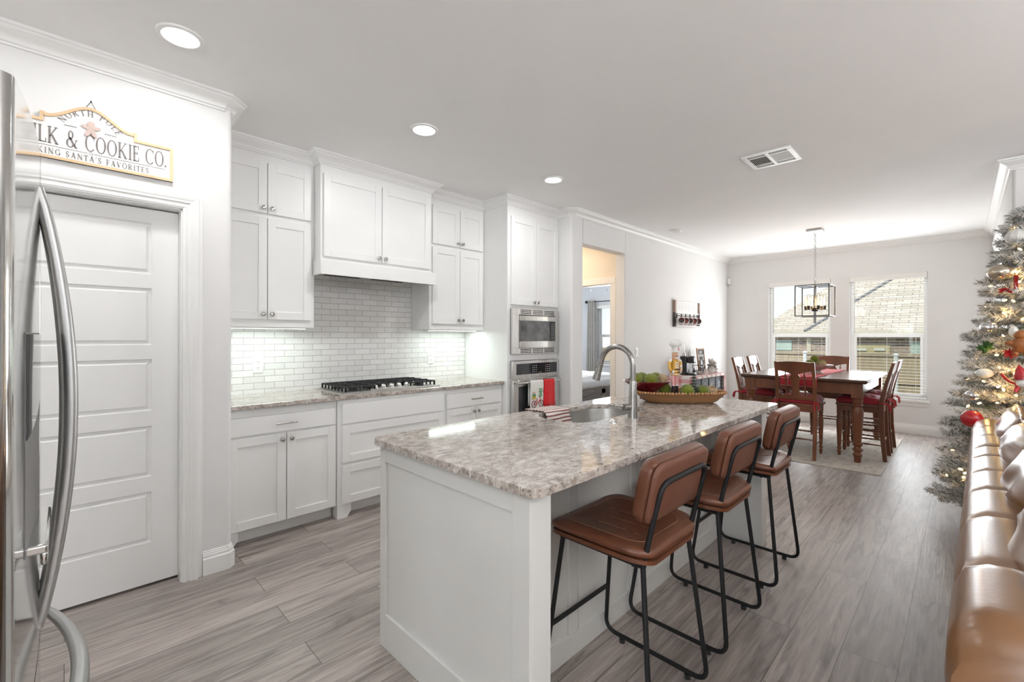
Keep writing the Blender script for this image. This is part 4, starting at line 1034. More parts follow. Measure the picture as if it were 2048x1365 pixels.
# ------------------------------------------------------------------ chandelier
def chandelier():
    x, y = 6.989, 1.378
    t = thing('chandelier', 'square dark metal cage chandelier with glowing tube bulbs over the dining table', 'chandelier', (x, y, CZ), world=True)
    mat('bronze', (.055, .048, .038), .42, metal=.8, vary=.1)
    mat('chain_grey', (.55, .54, .52), .4, metal=.6)
    bm = BM(); box(bm, x-.085, x+.085, y-.085, y+.085, CZ-.028, CZ-.0005); obj('canopy', bm, 'chain_grey', t, bevel=.004)
    bm = BM(); z = CZ-.03; k = 0
    while z > 2.17:
        L, w, r = .042, .011, .0028
        pts = [(w*math.sin(a)*1.0, .5*L*math.cos(a)) for a in [2*PI*i/12 for i in range(12)]]
        tube(bm, [((x+p if k % 2 else x), (y if k % 2 else y+p), z-.018+q) for p, q in pts], r, 6, closed=True)
        z -= .032; k += 1
    obj('chain', bm, 'chain_grey', t)
    zt, zb, h = 2.05, 1.655, .185
    bm = BM(); a = .006
    tube(bm, fillet([(x-.035, y, zt), (x-.035, y, 2.135), (x+.035, y, 2.135), (x+.035, y, zt)], .004), .006, 6); obj('loop', bm, 'chain_grey', t)
    bm = BM()
    for zz in (zt, zb):
        for s in (-1, 1):
            box(bm, x-h, x+h, y+s*h-a, y+s*h+a, zz-a, zz+a); box(bm, x+s*h-a, x+s*h+a, y-h, y+h, zz-a, zz+a)
    for sx in (-1, 1):
        for sy in (-1, 1): box(bm, x+sx*h-a, x+sx*h+a, y+sy*h-a, y+sy*h+a, zb, zt)
    box(bm, x-h, x+h, y-a, y+a, zt-a, zt+a); box(bm, x-a, x+a, y-h, y+h, zt-a, zt+a)
    for s in (-1, 1): box(bm, x+s*.035-a, x+s*.035+a, y-a, y+a, 1.56, zt)
    obj('cage', bm, 'bronze', t, smooth=0)
    zr = 1.745
    bm = BM(); lathe(bm, [(.03, -.03), (.034, -.02), (.034, .02), (.02, .03)], (x, y, zr), n=14); obj('hub', bm, 'bronze', t)
    for i in range(6):
        an = PI/6+i*PI/3; bx, by = x+.105*math.cos(an), y+.105*math.sin(an)
        bm = BM(); cyl(bm, (x, y, zr-.005), (bx, by, zr-.005), .006, n=8); lathe(bm, [(.024, -.012), (.026, -.008), (.008, 0)], (bx, by, zr), n=14); obj('arm', bm, 'bronze', t)
        bm = BM(); lathe(bm, [(.016, 0), (.017, .045), (.012, .048)], (bx, by, zr), n=14); s = obj('socket', bm, 'bronze', t)
        bm = BM(); lathe(bm, [(.011, 0), (.0155, .012), (.0155, .125), (.009, .145), (.001, .15)], (bx, by, zr+.049), n=14); obj('bulb', bm, 'bulb_glass', s, smooth=60)
        bm = BM()
        for k in range(4): q = k*PI/2; cyl(bm, (bx+.006*math.cos(q), by+.006*math.sin(q), zr+.055), (bx+.005*math.cos(q+1), by+.005*math.sin(q+1), zr+.175), .0013, n=5)
        obj('filament', bm, 'bulb_glow', s)
    lamp('chandelier_lamp', 'POINT', (x, y, 1.84), 5, (1, .72, .42), .10)
glass('bulb_glass', (1.0, .93, .80), .05)
chandelier()

# ------------------------------------------------------------------ dining set
mat('walnut_stain', (.140, .046, .018), .33, spec=.5, vary=.55, scale=5, stretch=(1, 1, .12), rvary=.05, contrast=(.25, .75))
mat('walnut_top', (.085, .036, .021), .22, spec=.55, vary=.5, scale=5, stretch=(.8, .08, 1), contrast=(.25, .75))
mat('cushion_red', (.27, .008, .018), .60, spec=.3, vary=.15, scale=20, bump=.15, bscale=250, sheen=.35)
mat('ribbon_red', (.38, .010, .016), .6, vary=.1)
def turned(bm, prof, x, y, n=16): lathe(bm, prof, (x, y, 0), n=n)
def dining_table():
    x0, x1, y0, y1, zt = 6.05, 7.78, .72, 1.99, .905
    t = thing('dining_table', 'dark stained wooden counter-height dining table on thick turned legs', 'table', ((x0+x1)/2, (y0+y1)/2, 0), world=True)
    bm = BM(); box(bm, x0, x1, y0, y1, zt-.030, zt); box(bm, x0+.015, x1-.015, y0+.015, y1-.015, zt-.042, zt-.030)
    obj('tabletop', bm, 'walnut_top', t, bevel=.006)
    i = .045; bm = BM()
    box(bm, x0+i+.02, x0+i+.042, y0+.12, y1-.12, zt-.165, zt-.042); box(bm, x1-i-.042, x1-i-.02, y0+.12, y1-.12, zt-.165, zt-.042)
    box(bm, x0+.12, x1-.12, y0+i+.02, y0+i+.042, zt-.165, zt-.042); box(bm, x0+.12, x1-.12, y1-i-.042, y1-i-.02, zt-.165, zt-.042)
    obj('apron', bm, 'walnut_stain', t, bevel=.003)
    for lx in (x0+i+.052, x1-i-.052):
        for ly in (y0+i+.052, y1-i-.052):
            bm = BM(); box(bm, lx-.052, lx+.052, ly-.052, ly+.052, zt-.20, zt-.042)
            turned(bm, [(.030, 0), (.034, .055), (.046, .085), (.036, .10), (.030, .112), (.050, .135), (.050, .146), (.032, .16), (.030, .17), (.046, .19), (.047, .205), (.033, .215), (.036, .25), (.047, .40), (.054, .53), (.052, .575), (.040, .60),
                         (.040, .61), (.050, .62), (.050, .632), (.040, .64), (.048, .66), (.050, .685), (.040, .70), (.050, .706)], lx, ly, 20)
            obj('leg', bm, 'walnut_stain', t, smooth=35)
dining_table()
def dining_chair_proto():
    """front of the chair faces +y"""
    t = thing('dining_chair', 'dark wooden splat-back dining chair on the kitchen side of the table, its back to the island', 'chair', (0, 0, 0), 0, 'dark wooden dining chairs around the table')
    w, yb, yf, sz = .205, -.205, .205, .615
    for s in (-1, 1):
        bm = BM()
        def pst(z, y, hx, hy): return [(s*w-hx, y-hy, z), (s*w+hx, y-hy, z), (s*w+hx, y+hy, z), (s*w-hx, y+hy, z)]
        loft(bm, [pst(0, yb-.035, .017, .019), pst(.30, yb-.008, .019, .021), pst(.58, yb, .019, .023), pst(.66, yb-.004, .019, .021), pst(.86, yb-.045, .018, .017), pst(1.09, yb-.105, .017, .014)])
        obj('back_post', bm, 'walnut_stain', t, bevel=.003)
        bm = BM(); x = s*.185; y = yf-.03
        box(bm, x-.023, x+.023, y-.023, y+.023, .50, .585)
        lathe(bm, [(.014, 0), (.016, .03), (.026, .045), (.017, .058), (.015, .065), (.026, .082), (.016, .098), (.020, .13), (.028, .33), (.030, .40), (.022, .435), (.028, .445), (.028, .455), (.021, .465), (.027, .485), (.024, .50)], (x, y, 0), n=14)
        obj('leg', bm, 'walnut_stain', t, smooth=35)
    bm = BM(); p = [(-.21, yb-.01), (.21, yb-.01), (.232, yf), (-.232, yf)]
    prism(bm, p, .585, sz); obj('seat', bm, 'walnut_stain', t, bevel=.006)
    bm = BM(); box(bm, -.185, .185, yf-.038, yf-.020, .525, .585)
    for s in (-1, 1): box(bm, s*.197-.009, s*.197+.009, yb+.02, yf-.05, .525, .585)
    box(bm, -.185, .185, yb-.008, yb+.012, .525, .585); obj('seat_rail', bm, 'walnut_stain', t, bevel=.002)
    def turn(bm, a, b, r=.011):
        L = (Vector(b)-Vector(a)).length; pr = []
        for k in range(17): f = k/16; pr.append((r*(.55+.25*math.sin(PI*f)+(.28 if k in (6, 8, 10) else 0)), L*f))
        lathe(bm, pr, a, Vector(b)-Vector(a), 10)
    for a, b in (((-.185, yf-.03, .245), (.185, yf-.03, .245)), ((-.2, yb-.014, .22), (.2, yb-.014, .22)), ((-.185, yf-.03, .17), (-.203, yb-.02, .17)), ((.185, yf-.03, .17), (.203, yb-.02, .17)),
                 ((-.185, yf-.03, .33), (-.203, yb-.008, .33)), ((.185, yf-.03, .33), (.203, yb-.008, .33))):
        bm = BM(); turn(bm, a, b); obj('stretcher', bm, 'walnut_stain', t)
    # leaning back: splat plane from (z .64) to (z 1.09)
    def yk(z): return yb-.004-(z-.66)*.235
    def strip(bm, poly, th=.012, n=1):
        f = [bm.verts.new((x, yk(z)-th/2, z)) for x, z in poly]; b = [bm.verts.new((x, yk(z)+th/2, z)) for x, z in poly]
        bm.faces.new(f); bm.faces.new(b[::-1])
        for i in range(len(poly)): j = (i+1) % len(poly); bm.faces.new((f[i], b[i], b[j], f[j]))
    bm = BM(); N = 16; top = [(-.19+.38*k/N, 1.085+.012*math.sin(PI*k/N)) for k in range(N+1)]; bot = [(.19-.38*k/N, .985-.030*math.exp(-((k-N/2)/3.2)**2)-.012*math.exp(-((k-N/2)/6)**4)) for k in range(N+1)]
    strip(bm, top+bot, .022); obj('top_rail', bm, 'walnut_stain', t, smooth=30)
    bm = BM(); strip(bm, [(-.19, .655), (.19, .655), (.19, .705), (-.19, .705)], .020); obj('lower_rail', bm, 'walnut_stain', t, bevel=.002)
    bm = BM(); prof = [(.048, .70), (.047, .73), (.040, .78), (.042, .84), (.060, .90), (.062, .915), (.040, .945), (.034, .955), (.046, .985)]
    strip(bm, [(x, z) for x, z in prof]+[(-x, z) for x, z in prof[::-1]], .012); obj('splat', bm, 'walnut_stain', t)
    for s in (-1, 1):
        bm = BM(); z0, z1 = .70, .985; L = (z1-z0)*1.03
        lathe(bm, [(.006, 0), (.009, .02*L/.28), (.012, .05), (.007, .07), (.008, .12), (.010, .20), (.007, .215), (.013, .235), (.007, .255), (.006, L)], (s*.105, yk(z0), z0), (0, -.235, 1), 10); obj('spindle', bm, 'walnut_stain', t)
    return t
def cushion_proto():
    c = thing('seat_cushion', 'tufted dark red cushion on the chair with its back to the island', 'cushion', (0, 0, .615), 0, 'tufted red chair cushions')
    bm = BM(); N = 26; H = .205
    def top(u, v):
        e = max(abs(u), abs(v)); r = max(0, (1-abs(u)**4)*(1-abs(v)**4))**.45
        tf = sum(math.exp(-(((u-a)/.11)**2+((v-b)/.11)**2)) for a in (-.6, 0, .6) for b in (-.6, 0, .6))
        cr = .12*abs(math.sin(u*8.5+v*2))*abs(math.cos(v*7.5))
        return .030+.070*r*(1-.55*tf-.28*cr)
    gt = [[bm.verts.new((H*u*(1+.02*math.sin(v*5)), H*v, top(u, v))) for v in [2*j/N-1 for j in range(N+1)]] for u in [2*i/N-1 for i in range(N+1)]]
    gb = [[bm.verts.new((H*u*.95, H*v*.95, .001+.0*u)) for v in [2*j/6-1 for j in range(7)]] for u in [2*i/6-1 for i in range(7)]]
    for i in range(N):
        for j in range(N): bm.faces.new((gt[i][j], gt[i+1][j], gt[i+1][j+1], gt[i][j+1]))
    for i in range(6):
        for j in range(6): bm.faces.new((gb[i][j], gb[i][j+1], gb[i+1][j+1], gb[i+1][j]))
    rim = [gt[i][0] for i in range(N+1)]+[gt[N][j] for j in range(1, N+1)]+[gt[i][N] for i in range(N-1, -1, -1)]+[gt[0][j] for j in range(N-1, 0, -1)]
    rb = [gb[i][0] for i in range(7)]+[gb[6][j] for j in range(1, 7)]+[gb[i][6] for i in range(5, -1, -1)]+[gb[0][j] for j in range(5, 0, -1)]
    ct = [v.co.copy() for v in rim]
    
    mid = [bm.verts.new((v.co.x*1.01, v.co.y*1.01, .018)) for v in rim]; low = [bm.verts.new((v.co.x*.95, v.co.y*.95, .002)) for v in rim]
    for A, B in ((rim, mid), (mid, low)):
        for i in range(len(rim)): j = (i+1) % len(rim); bm.faces.new((A[i], A[j], B[j], B[i]))
    obj('pad', bm, 'cushion_red', c, smooth=70)
    for s in (-1, 1):
        bm = BM(); x = s*.205; y = -.225
        tube(bm, [(x+.026*math.cos(a), y+.0+.030*math.sin(a), .025) for a in [2*PI*k/12 for k in range(12)]], .006, 6, closed=True, flat=2.0)
        tube(bm, [(x, y-.032, .025), (x+s*.03, y-.052, .01), (x+s*.045, y-.06, -.045)], .006, 6, flat=1.8); tube(bm, [(x, y-.032, .025), (x-s*.01, y-.055, .0), (x+s*.005, y-.06, -.06)], .006, 6, flat=1.8)
        obj('tie', bm, 'ribbon_red', c)
    return c
ch = dining_chair_proto(); cu = cushion_proto(); ch.scale = (.89, 1, 1); cu.scale = (.95, 1, 1)
# (x, y, heading): heading turns the front (+y) towards the table
seats = [((6.115, 1.345), -PI/2, 'at the table end nearest the island', 'on the chair nearest the island'),
         ((6.56, .845), 0, 'on the right side of the table, the one nearer the island', 'on the right-hand chair nearer the island'),
         ((7.12, .845), 0, 'on the right side of the table, the one nearer the windows', 'on the right-hand chair nearer the windows'),
         ((6.60, 1.90), PI, 'on the left side of the table, the one nearer the island', 'on the left-hand chair nearer the island'),
         ((7.20, 1.90), PI, 'on the left side of the table, the one nearer the windows', 'on the left-hand chair nearer the windows'),
         ((7.64, 1.345), PI/2, 'at the far end of the table in front of the windows', 'on the chair at the window end of the table')]
for i, ((x, y), rz, l1, l2) in enumerate(seats):
    if i == 0:
        a, b = ch, cu; a.location = (x, y, .011); a.rotation_euler = (0, 0, rz); b.location = (x, y, .626); b.rotation_euler = (0, 0, rz)
        a['label'] = 'dark wooden splat-back chair '+l1; b['label'] = 'tufted dark red cushion '+l2
    else:
        dup(ch, (x, y, .011), rz, 'dark wooden splat-back chair '+l1); dup(cu, (x, y, .626), rz, 'tufted dark red cushion '+l2)
for o in [o for o in C.objects if o.name.startswith('dining_table') and o.parent is None]: o.location.z += .011
# ------------------------------------------------------------------ rug
def rug_mat():
    m = mat('rug_wool', (.50, .47, .43), .95, spec=.05, color2=(.62, .57, .50), scale=5, stretch=(1, 3, 1), bump=.3, bscale=160, detail=8, contrast=(.38, .62)); nt = m.node_tree; b = nt.nodes['Principled BSDF']
    t = node(nt, 'ShaderNodeTexCoord'); n2 = node(nt, 'ShaderNodeTexNoise', Scale=7.0, Detail=7.0, Roughness=.7); mp = node(nt, 'ShaderNodeMapping'); mp.inputs['Scale'].default_value = (1, 2.6, 1); nt.links.new(t.outputs['Object'], mp.inputs[0]); nt.links.new(mp.outputs[0], n2.inputs['Vector'])
    r = node(nt, 'ShaderNodeValToRGB'); e = r.color_ramp.elements; e[0].position = .36; e[0].color = (.28, .29, .31, 1); e[1].position = .47; e[1].color = (1, 1, 1, 1); nt.links.new(n2.outputs['Fac'], r.inputs[0])
    mx = node(nt, 'ShaderNodeMix', data_type='RGBA', blend_type='MULTIPLY'); mx.inputs[0].default_value = .38
    src = b.inputs['Base Color'].links[0].from_socket; nt.links.new(src, mx.inputs[6]); nt.links.new(r.outputs[0], mx.inputs[7]); nt.links.new(mx.outputs[2], b.inputs['Base Color'])
rug_mat(); mat('rug_edge', (.60, .57, .52), .9)
t = thing('area_rug', 'pale grey and beige faded-pattern rug under the dining table', 'rug', (6.8, 1.4, 0), world=True)
bm = BM(); box(bm, 5.762, 7.95, .592, 2.35, .0005, .010); obj('pile', bm, 'rug_wool', t, smooth=0)
bm = BM()
for a in ((5.75, 5.762, .58, 2.362), (7.95, 7.962, .58, 2.362), (5.762, 7.95, .58, .592), (5.762, 7.95, 2.35, 2.362)): box(bm, *a, .0005, .011)
obj('binding', bm, 'rug_edge', t, smooth=0)
# ------------------------------------------------------------------ things on the table
def plaid(name, c0, c1, c2, sc, duty=.5):
    m = bpy.data.materials.new(name); m.use_nodes = True; nt = m.node_tree; b = nt.nodes['Principled BSDF']; L = nt.links.new
    t = node(nt, 'ShaderNodeTexCoord'); s = node(nt, 'ShaderNodeSeparateXYZ'); L(t.outputs['Object'], s.inputs[0])
    def band(src, per, duty, off=0.0):
        a = node(nt, 'ShaderNodeMath', operation='MULTIPLY_ADD'); a.inputs[1].default_value = 1/per; a.inputs[2].default_value = off+50; L(src, a.inputs[0])
        f = node(nt, 'ShaderNodeMath', operation='FRACT'); L(a.outputs[0], f.inputs[0])
        g = node(nt, 'ShaderNodeMath', operation='LESS_THAN'); g.inputs[1].default_value = duty; L(f.outputs[0], g.inputs[0]); return g.outputs[0]
    def mix(a, b_, fac, k):
        mx = node(nt, 'ShaderNodeMix', data_type='RGBA'); ml = node(nt, 'ShaderNodeMath', operation='MULTIPLY'); ml.inputs[1].default_value = k; L(fac, ml.inputs[0]); L(ml.outputs[0], mx.inputs[0])
        if isinstance(a, tuple): mx.inputs[6].default_value = (*a, 1)
        else: L(a, mx.inputs[6])
        mx.inputs[7].default_value = (*b_, 1); return mx.outputs[2]
    x, y, z = s.outputs['X'], s.outputs['Y'], s.outputs['Z']
    o = c0
    for q, off in ((x, 0.0), (y, .1), (z, .55)):
        o = mix(o, c1, band(q, sc, duty, off), .5); o = mix(o, c2, band(q, sc, .07, off-.3), .6)
    L(o, b.inputs['Base Color']); b.inputs['Roughness'].default_value = .9; MATS[name] = m
plaid('plaid_runner', (.42, .02, .03), (.30, .015, .025), (.75, .72, .66), .085)
plaid('buffalo_check', (.78, .76, .72), (.45, .012, .02), (.66, .30, .30), .17, .30)
bm = BM(); zt = .917
pts = [(6.036, .79), (6.036, .88), (6.040, zt+.001), (6.06, zt+.004)]
grid = [[bm.verts.new((x, y, z)) for y in (1.17, 1.26, 1.36, 1.46, 1.54)] for x, z in [(6.034, .80), (6.035, .86), (6.037, zt-.002), (6.050, zt+.003), (6.4, zt+.003), (7.0, zt+.003), (7.5, zt+.003), (7.785, zt+.003), (7.797, zt-.002), (7.797, .80)]]
for a, b in zip(grid[:-1], grid[1:]):
    for k in range(4): bm.faces.new((a[k], a[k+1], b[k+1], b[k]))
ob = single('table_runner', 'red plaid runner down the middle of the dining table', 'runner', bm, 'plaid_runner', (7.0, 1.355, zt), smooth=40)
md = ob.modifiers.new('thick', 'SOLIDIFY'); md.thickness = .003; md.offset = 0
mat('white_ceramic', (.78, .77, .74), .25, vary=.02)
mat('whitewash_wood', (.52, .48, .43), .5, vary=.1, scale=12)
mat('moss', (.15, .175, .016), .95, spec=.05, vary=.35, scale=45, bump=.6, bscale=420, contrast=(.3, .75), sheen=.3)
mat('moss_pale', (.19, .19, .05), .95, spec=.05, vary=.35, scale=30, bump=1.0, bscale=150)
mat('rattan', (.46, .33, .20), .7, spec=.2, vary=.25, scale=20)
def moss_ball(x, y, z, r, label, group, m='moss', seed=0):
    rnd = random.Random(seed); bm = BM(); ball(bm, (0, 0, 0), r, 28)
    for v in bm.verts: v.co *= 1+rnd.uniform(-.022, .022)
    o = obj('moss_ball', bm, m, smooth=80); o.location = (x, y, z); return tag(o, label, 'moss ball', group)
def rattan_ball(x, y, z, r, label, group, seed=0):
    rnd = random.Random(seed+50); bm = BM()
    for i in range(15):
        ax = Vector((rnd.gauss(0, 1), rnd.gauss(0, 1), rnd.gauss(0, 1))).normalized(); B = basis(ax); off = rnd.uniform(-.45, .45)*r; q = math.sqrt(max(0, r*r-off*off))
        tube(bm, [B @ Vector((q*math.cos(a), q*math.sin(a), off)) for a in [2*PI*k/22 for k in range(22)]], r*.055, 5, closed=True)
    ball(bm, (0, 0, 0), r*.62, 12)
    o = obj('rattan_ball', bm, 'rattan', smooth=60); o.location = (x, y, z); return tag(o, label, 'rattan ball', group)
def centre_bowl():
    x, y, z = 6.82, 1.33, .9215
    t = thing('pedestal_bowl', 'wide pale pedestal bowl of green balls on the dining table', 'bowl', (x, y, z), world=True)
    bm = BM(); lathe(bm, [(.075, 0), (.07, .012), (.045, .025), (.05, .035), (.12, .06), (.175, .095), (.185, .108), (.178, .108), (.115, .072), (.04, .05), (.001, .047)], (x, y, z), n=36); obj('bowl', bm, 'whitewash_wood', t, smooth=50)
    zz = z+.105
    for i, (dx, dy, dz, r, l) in enumerate([(-.085, .045, .018, .047, 'dark green moss ball at the left of the dining table bowl'), (.06, -.05, .016, .045, 'dark green moss ball at the right of the dining table bowl'), (-.015, .015, .075, .046, 'dark green moss ball topping the heap in the dining table bowl'),
                                          (.05, .085, .016, .045, 'dark green moss ball at the back of the dining table bowl')]):
        moss_ball(x+dx, y+dy, zz+dz, r, l, 'moss balls in the dining table bowl', 'moss', i)
    rattan_ball(x-.05, y-.075, zz+.012, .038, 'woven rattan ball at the front of the dining table bowl', 'rattan balls in the dining table bowl', 1)
    rattan_ball(x+.115, y+.025, zz+.016, .036, 'woven rattan ball behind the green balls of the dining table bowl', 'rattan balls in the dining table bowl', 2)
centre_bowl()
# ------------------------------------------------------------------ refrigerator at the picture's left edge
mat('fridge_steel', (.62, .615, .60), .10, metal=1, vary=.03, scale=5, stretch=(.3, .3, 30), rvary=.015)
mat('handle_satin', (.50, .50, .495), .36, metal=1, vary=.03)
mat('fridge_side', (.20, .20, .20), .45, vary=.05)
mat('dispenser_grey', (.16, .155, .15), .35, vary=.08)
def fridge():
    yc, hw, x0, sag = 1.45, .455, -.0394, .0166
    t = thing('refrigerator', 'stainless steel refrigerator with bowed handles and water dispenser', 'refrigerator', (-.42, yc, 0), world=True)
    fx = lambda y: x0-sag*((y-yc)/hw)**2
    bm = BM(); box(bm, -.80, -.125, yc-hw+.006, yc+hw-.006, .03, 1.745); box(bm, -.75, -.14, yc-hw+.02, yc+hw-.02, 0, .03); obj('body', bm, 'fridge_side', t, bevel=.006)
    def front(ya, yb, za, zb, dome=0.0, skip=None, rl=True, rr=True):
        """door slab with a bowed face and rounded upright edges"""
        bm = BM(); r = .024; ys = []
        N = 22
        pts = []
        if rl: pts += [(fx(ya+r)-r*(1-math.sin(a)), ya+r-r*math.cos(a)) for a in [PI/2*k/6 for k in range(7)]]
        else: pts.append((fx(ya)-.004, ya)); pts.append((fx(ya+.004), ya+.004))
        a, b = (ya+r if rl else ya+.004), (yb-r if rr else yb-.004)
        pts += [(fx(a+(b-a)*k/N), a+(b-a)*k/N) for k in range(1, N)]
        if rr: pts += [(fx(yb-r)-r*(1-math.cos(a)), yb-r+r*math.sin(a)) for a in [PI/2*k/6 for k in range(7)]]
        else: pts.append((fx(yb-.004), yb-.004)); pts.append((fx(yb)-.004, yb))
        pts = pts+[(-.12, yb), (-.12, ya)]
        top = lambda y: zb+dome*(1-((y-yc)/hw)**2)
        loft(bm, [[(x, y, za) for x, y in pts], [(x, y, top(y)) for x, y in pts]]); return bm
    g = .0035
    d1 = obj('door', front(yc-hw, yc-g, .70, 1.770, .018, rr=False), 'fridge_steel', t, smooth=25)
    d2 = obj('door', front(yc+g, yc+hw, .70, 1.770, .018, rl=False), 'fridge_steel', t, smooth=25)
    fz = obj('freezer_drawer', front(yc-hw, yc+hw, .06, .692), 'fridge_steel', t, smooth=25)
    def bow(pts, r): bm = BM(); tube(bm, pts, r, 12, flat=1.25); return bm
    for d, yy in ((d1, yc-.030), (d2, yc+.030)):
        pts = [(fx(yy)-.004+.050*math.sin(PI*k/24)**.8, yy, .745+(1.700-.745)*k/24) for k in range(25)]
        obj('handle', bow(pts, [.010+.004*math.sin(PI*k/24) for k in range(25)]), 'handle_satin', d, smooth=60)
    pts = [(fx(yc-.38+.76*k/24)-.004+.070*math.sin(PI*k/24)**.7, yc-.38+.76*k/24, .615) for k in range(25)]
    obj('handle', bow(pts, [.011+.004*math.sin(PI*k/24) for k in range(25)]), 'handle_satin', fz, smooth=60)
    # water dispenser set into the near door
    def patch(ya, yb, za, zb, off, top=None):
        bm = BM(); n = 10
        ring = []
        for k in range(n+1):
            y = ya+(yb-ya)*k/n; z1 = top(k/n) if top else za
            ring.append([(fx(y)+off, y, z1), (fx(y)-.01, y, z1), (fx(y)-.01, y, zb), (fx(y)+off, y, zb)])
        loft(bm, ring); return bm
    dp = obj('dispenser', patch(1.12, 1.405, 1.00, 1.385, .0012), 'dispenser_grey', d1, smooth=30)
    obj('display', patch(1.125, 1.40, 1.2, 1.382, .0022, lambda f: 1.20+.05*f*f), 'black_glass', d1, smooth=30)
    bm = BM(); box(bm, fx(1.26)-.03, fx(1.26)+.022, 1.14, 1.39, .995, 1.012); box(bm, fx(1.26)+.012, fx(1.26)+.022, 1.14, 1.39, .975, .999); obj('drip_tray', bm, 'fridge_steel', d1, bevel=.004)
fridge()
# ------------------------------------------------------------------ cookie sign above the pantry door
mat('sign_white', (.80, .79, .77), .7, vary=.03, scale=6, stretch=(.4, 1, 8))
mat('sign_frame', (.70, .50, .30), .6, vary=.12, scale=5, stretch=(1, 1, 1))
mat('sign_ink', (.22, .20, .195), .8, vary=.15, scale=40)
mat('cookie_pink', (.60, .47, .42), .75, vary=.08)
def cookie_sign():
    xl, xr, zb = -.238, .420, 2.226
    y = YP-.003; cx = .091
    # outline of the board (x, z): stepped shoulders and a bell-shaped crest
    L = [(xl, zb), (xr, zb), (xr, 2.408), (.268, 2.408), (.268, 2.442), (.252, 2.442)]
    crest = []
    for k in range(21):
        f = k/20; u = 1-2*f                      # from right to left
        crest.append((cx+u*.155, 2.436+.078*(.5+.5*math.cos(PI*u))**.9))
    L += crest+[(-.070, 2.442), (-.086, 2.442), (-.086, 2.408), (xl, 2.408)]
    t = thing('wall_sign', 'white wooden MILK & COOKIE CO. sign with tan frame above the pantry door', 'sign', (cx, YP, zb), world=True)
    M = Matrix(((1, 0, 0, 0), (0, 0, -1, y), (0, 1, 0, 0), (0, 0, 0, 1)))     # (x, z, out of the wall)
    bm = BM(); prism(bm, L, 0, .010, M=M); obj('board', bm, 'sign_white', t, smooth=0)
    # frame strip following the outline
    bm = BM(); n = len(L); P = [Vector(p) for p in L]; inn = []
    for i in range(n):
        a, b, c = P[i-1], P[i], P[(i+1) % n]; d1 = (b-a).normalized(); d2 = (c-b).normalized()
        n1 = Vector((-d1.y, d1.x)); n2 = Vector((-d2.y, d2.x)); m = n1+n2; m = m/max(.4, m.dot(n2)); inn.append(b+m*.0125)
    for i in range(n):
        j = (i+1) % n; q = [P[i], P[j], inn[j], inn[i]]
        loft(bm, [[M @ Vector((v.x, v.y, .0)) for v in q], [M @ Vector((v.x, v.y, .018)) for v in q]])
    obj('frame', bm, 'sign_frame', t, smooth=0)
    F = lambda x, z, o=.0101: M @ Matrix.Translation((x, z, o))
    bm = BM()
    text(bm, 'MILK & COOKIE CO.', F(cx+.026, 2.298) @ Matrix.Diagonal((.60, 1, 1, 1)), .080, track=.075)
    text(bm, "BAKING SANTA'S FAVORITES", F(cx, 2.247) @ Matrix.Diagonal((.80, 1, 1, 1)), .028, track=.24)
    text(bm, 'NORTH POLE', F(cx, 2.470), .028, track=.20, arc=.105)
    for a, b in ((xl+.03, cx-.012), (cx+.012, xr-.035)): prism(bm, [(a, 2.2855), (b, 2.2855), (b, 2.2875), (a, 2.2875)], .0101, .0113, M=M)
    for s in (1, -1): prism(bm, [(cx-.010, 2.2865), (cx, 2.2865+s*.008), (cx+.010, 2.2865), (cx, 2.2865+s*.0055)][::s], .0101, .0113, M=M)
    for s in (1, -1):
        for k in range(5): a = .05+k*.009; prism(bm, [(cx+s*a, 2.405+k*.001-.004), (cx+s*(a+.012), 2.413-k*.002-.006), (cx+s*(a+.004), 2.398)][::s], .0101, .0112, M=M)
    obj('lettering', bm, 'sign_ink', t, smooth=0)
    bm = BM()                                       # gingerbread figure
    nb = [0]
    def blob(x, z, rx, rz, an=0):
        q = [(x+rx*math.cos(a)*math.cos(an)-rz*math.sin(a)*math.sin(an), z+rx*math.cos(a)*math.sin(an)+rz*math.sin(a)*math.cos(an)) for a in [2*PI*k/20 for k in range(20)]]
        nb[0] += .0004; prism(bm, q, .010, .0160+nb[0], M=M)
    blob(cx, 2.432, .015, .014); blob(cx, 2.406, .015, .020)
    for s in (-1, 1): blob(cx+s*.020, 2.415, .016, .0085, s*.35); blob(cx+s*.011, 2.386, .009, .018, s*.45)
    obj('gingerbread_figure', bm, 'cookie_pink', t, smooth=30)
    bm = BM(); tube(bm, [(cx-.022, y-.006, 2.505), (cx, y-.006, 2.548), (cx+.022, y-.006, 2.505)], .0016, 6); cyl(bm, (cx, y+.002, 2.548), (cx, y-.012, 2.549), .0028, n=8); obj('hanger', bm, 'black_metal', t)
cookie_sign()
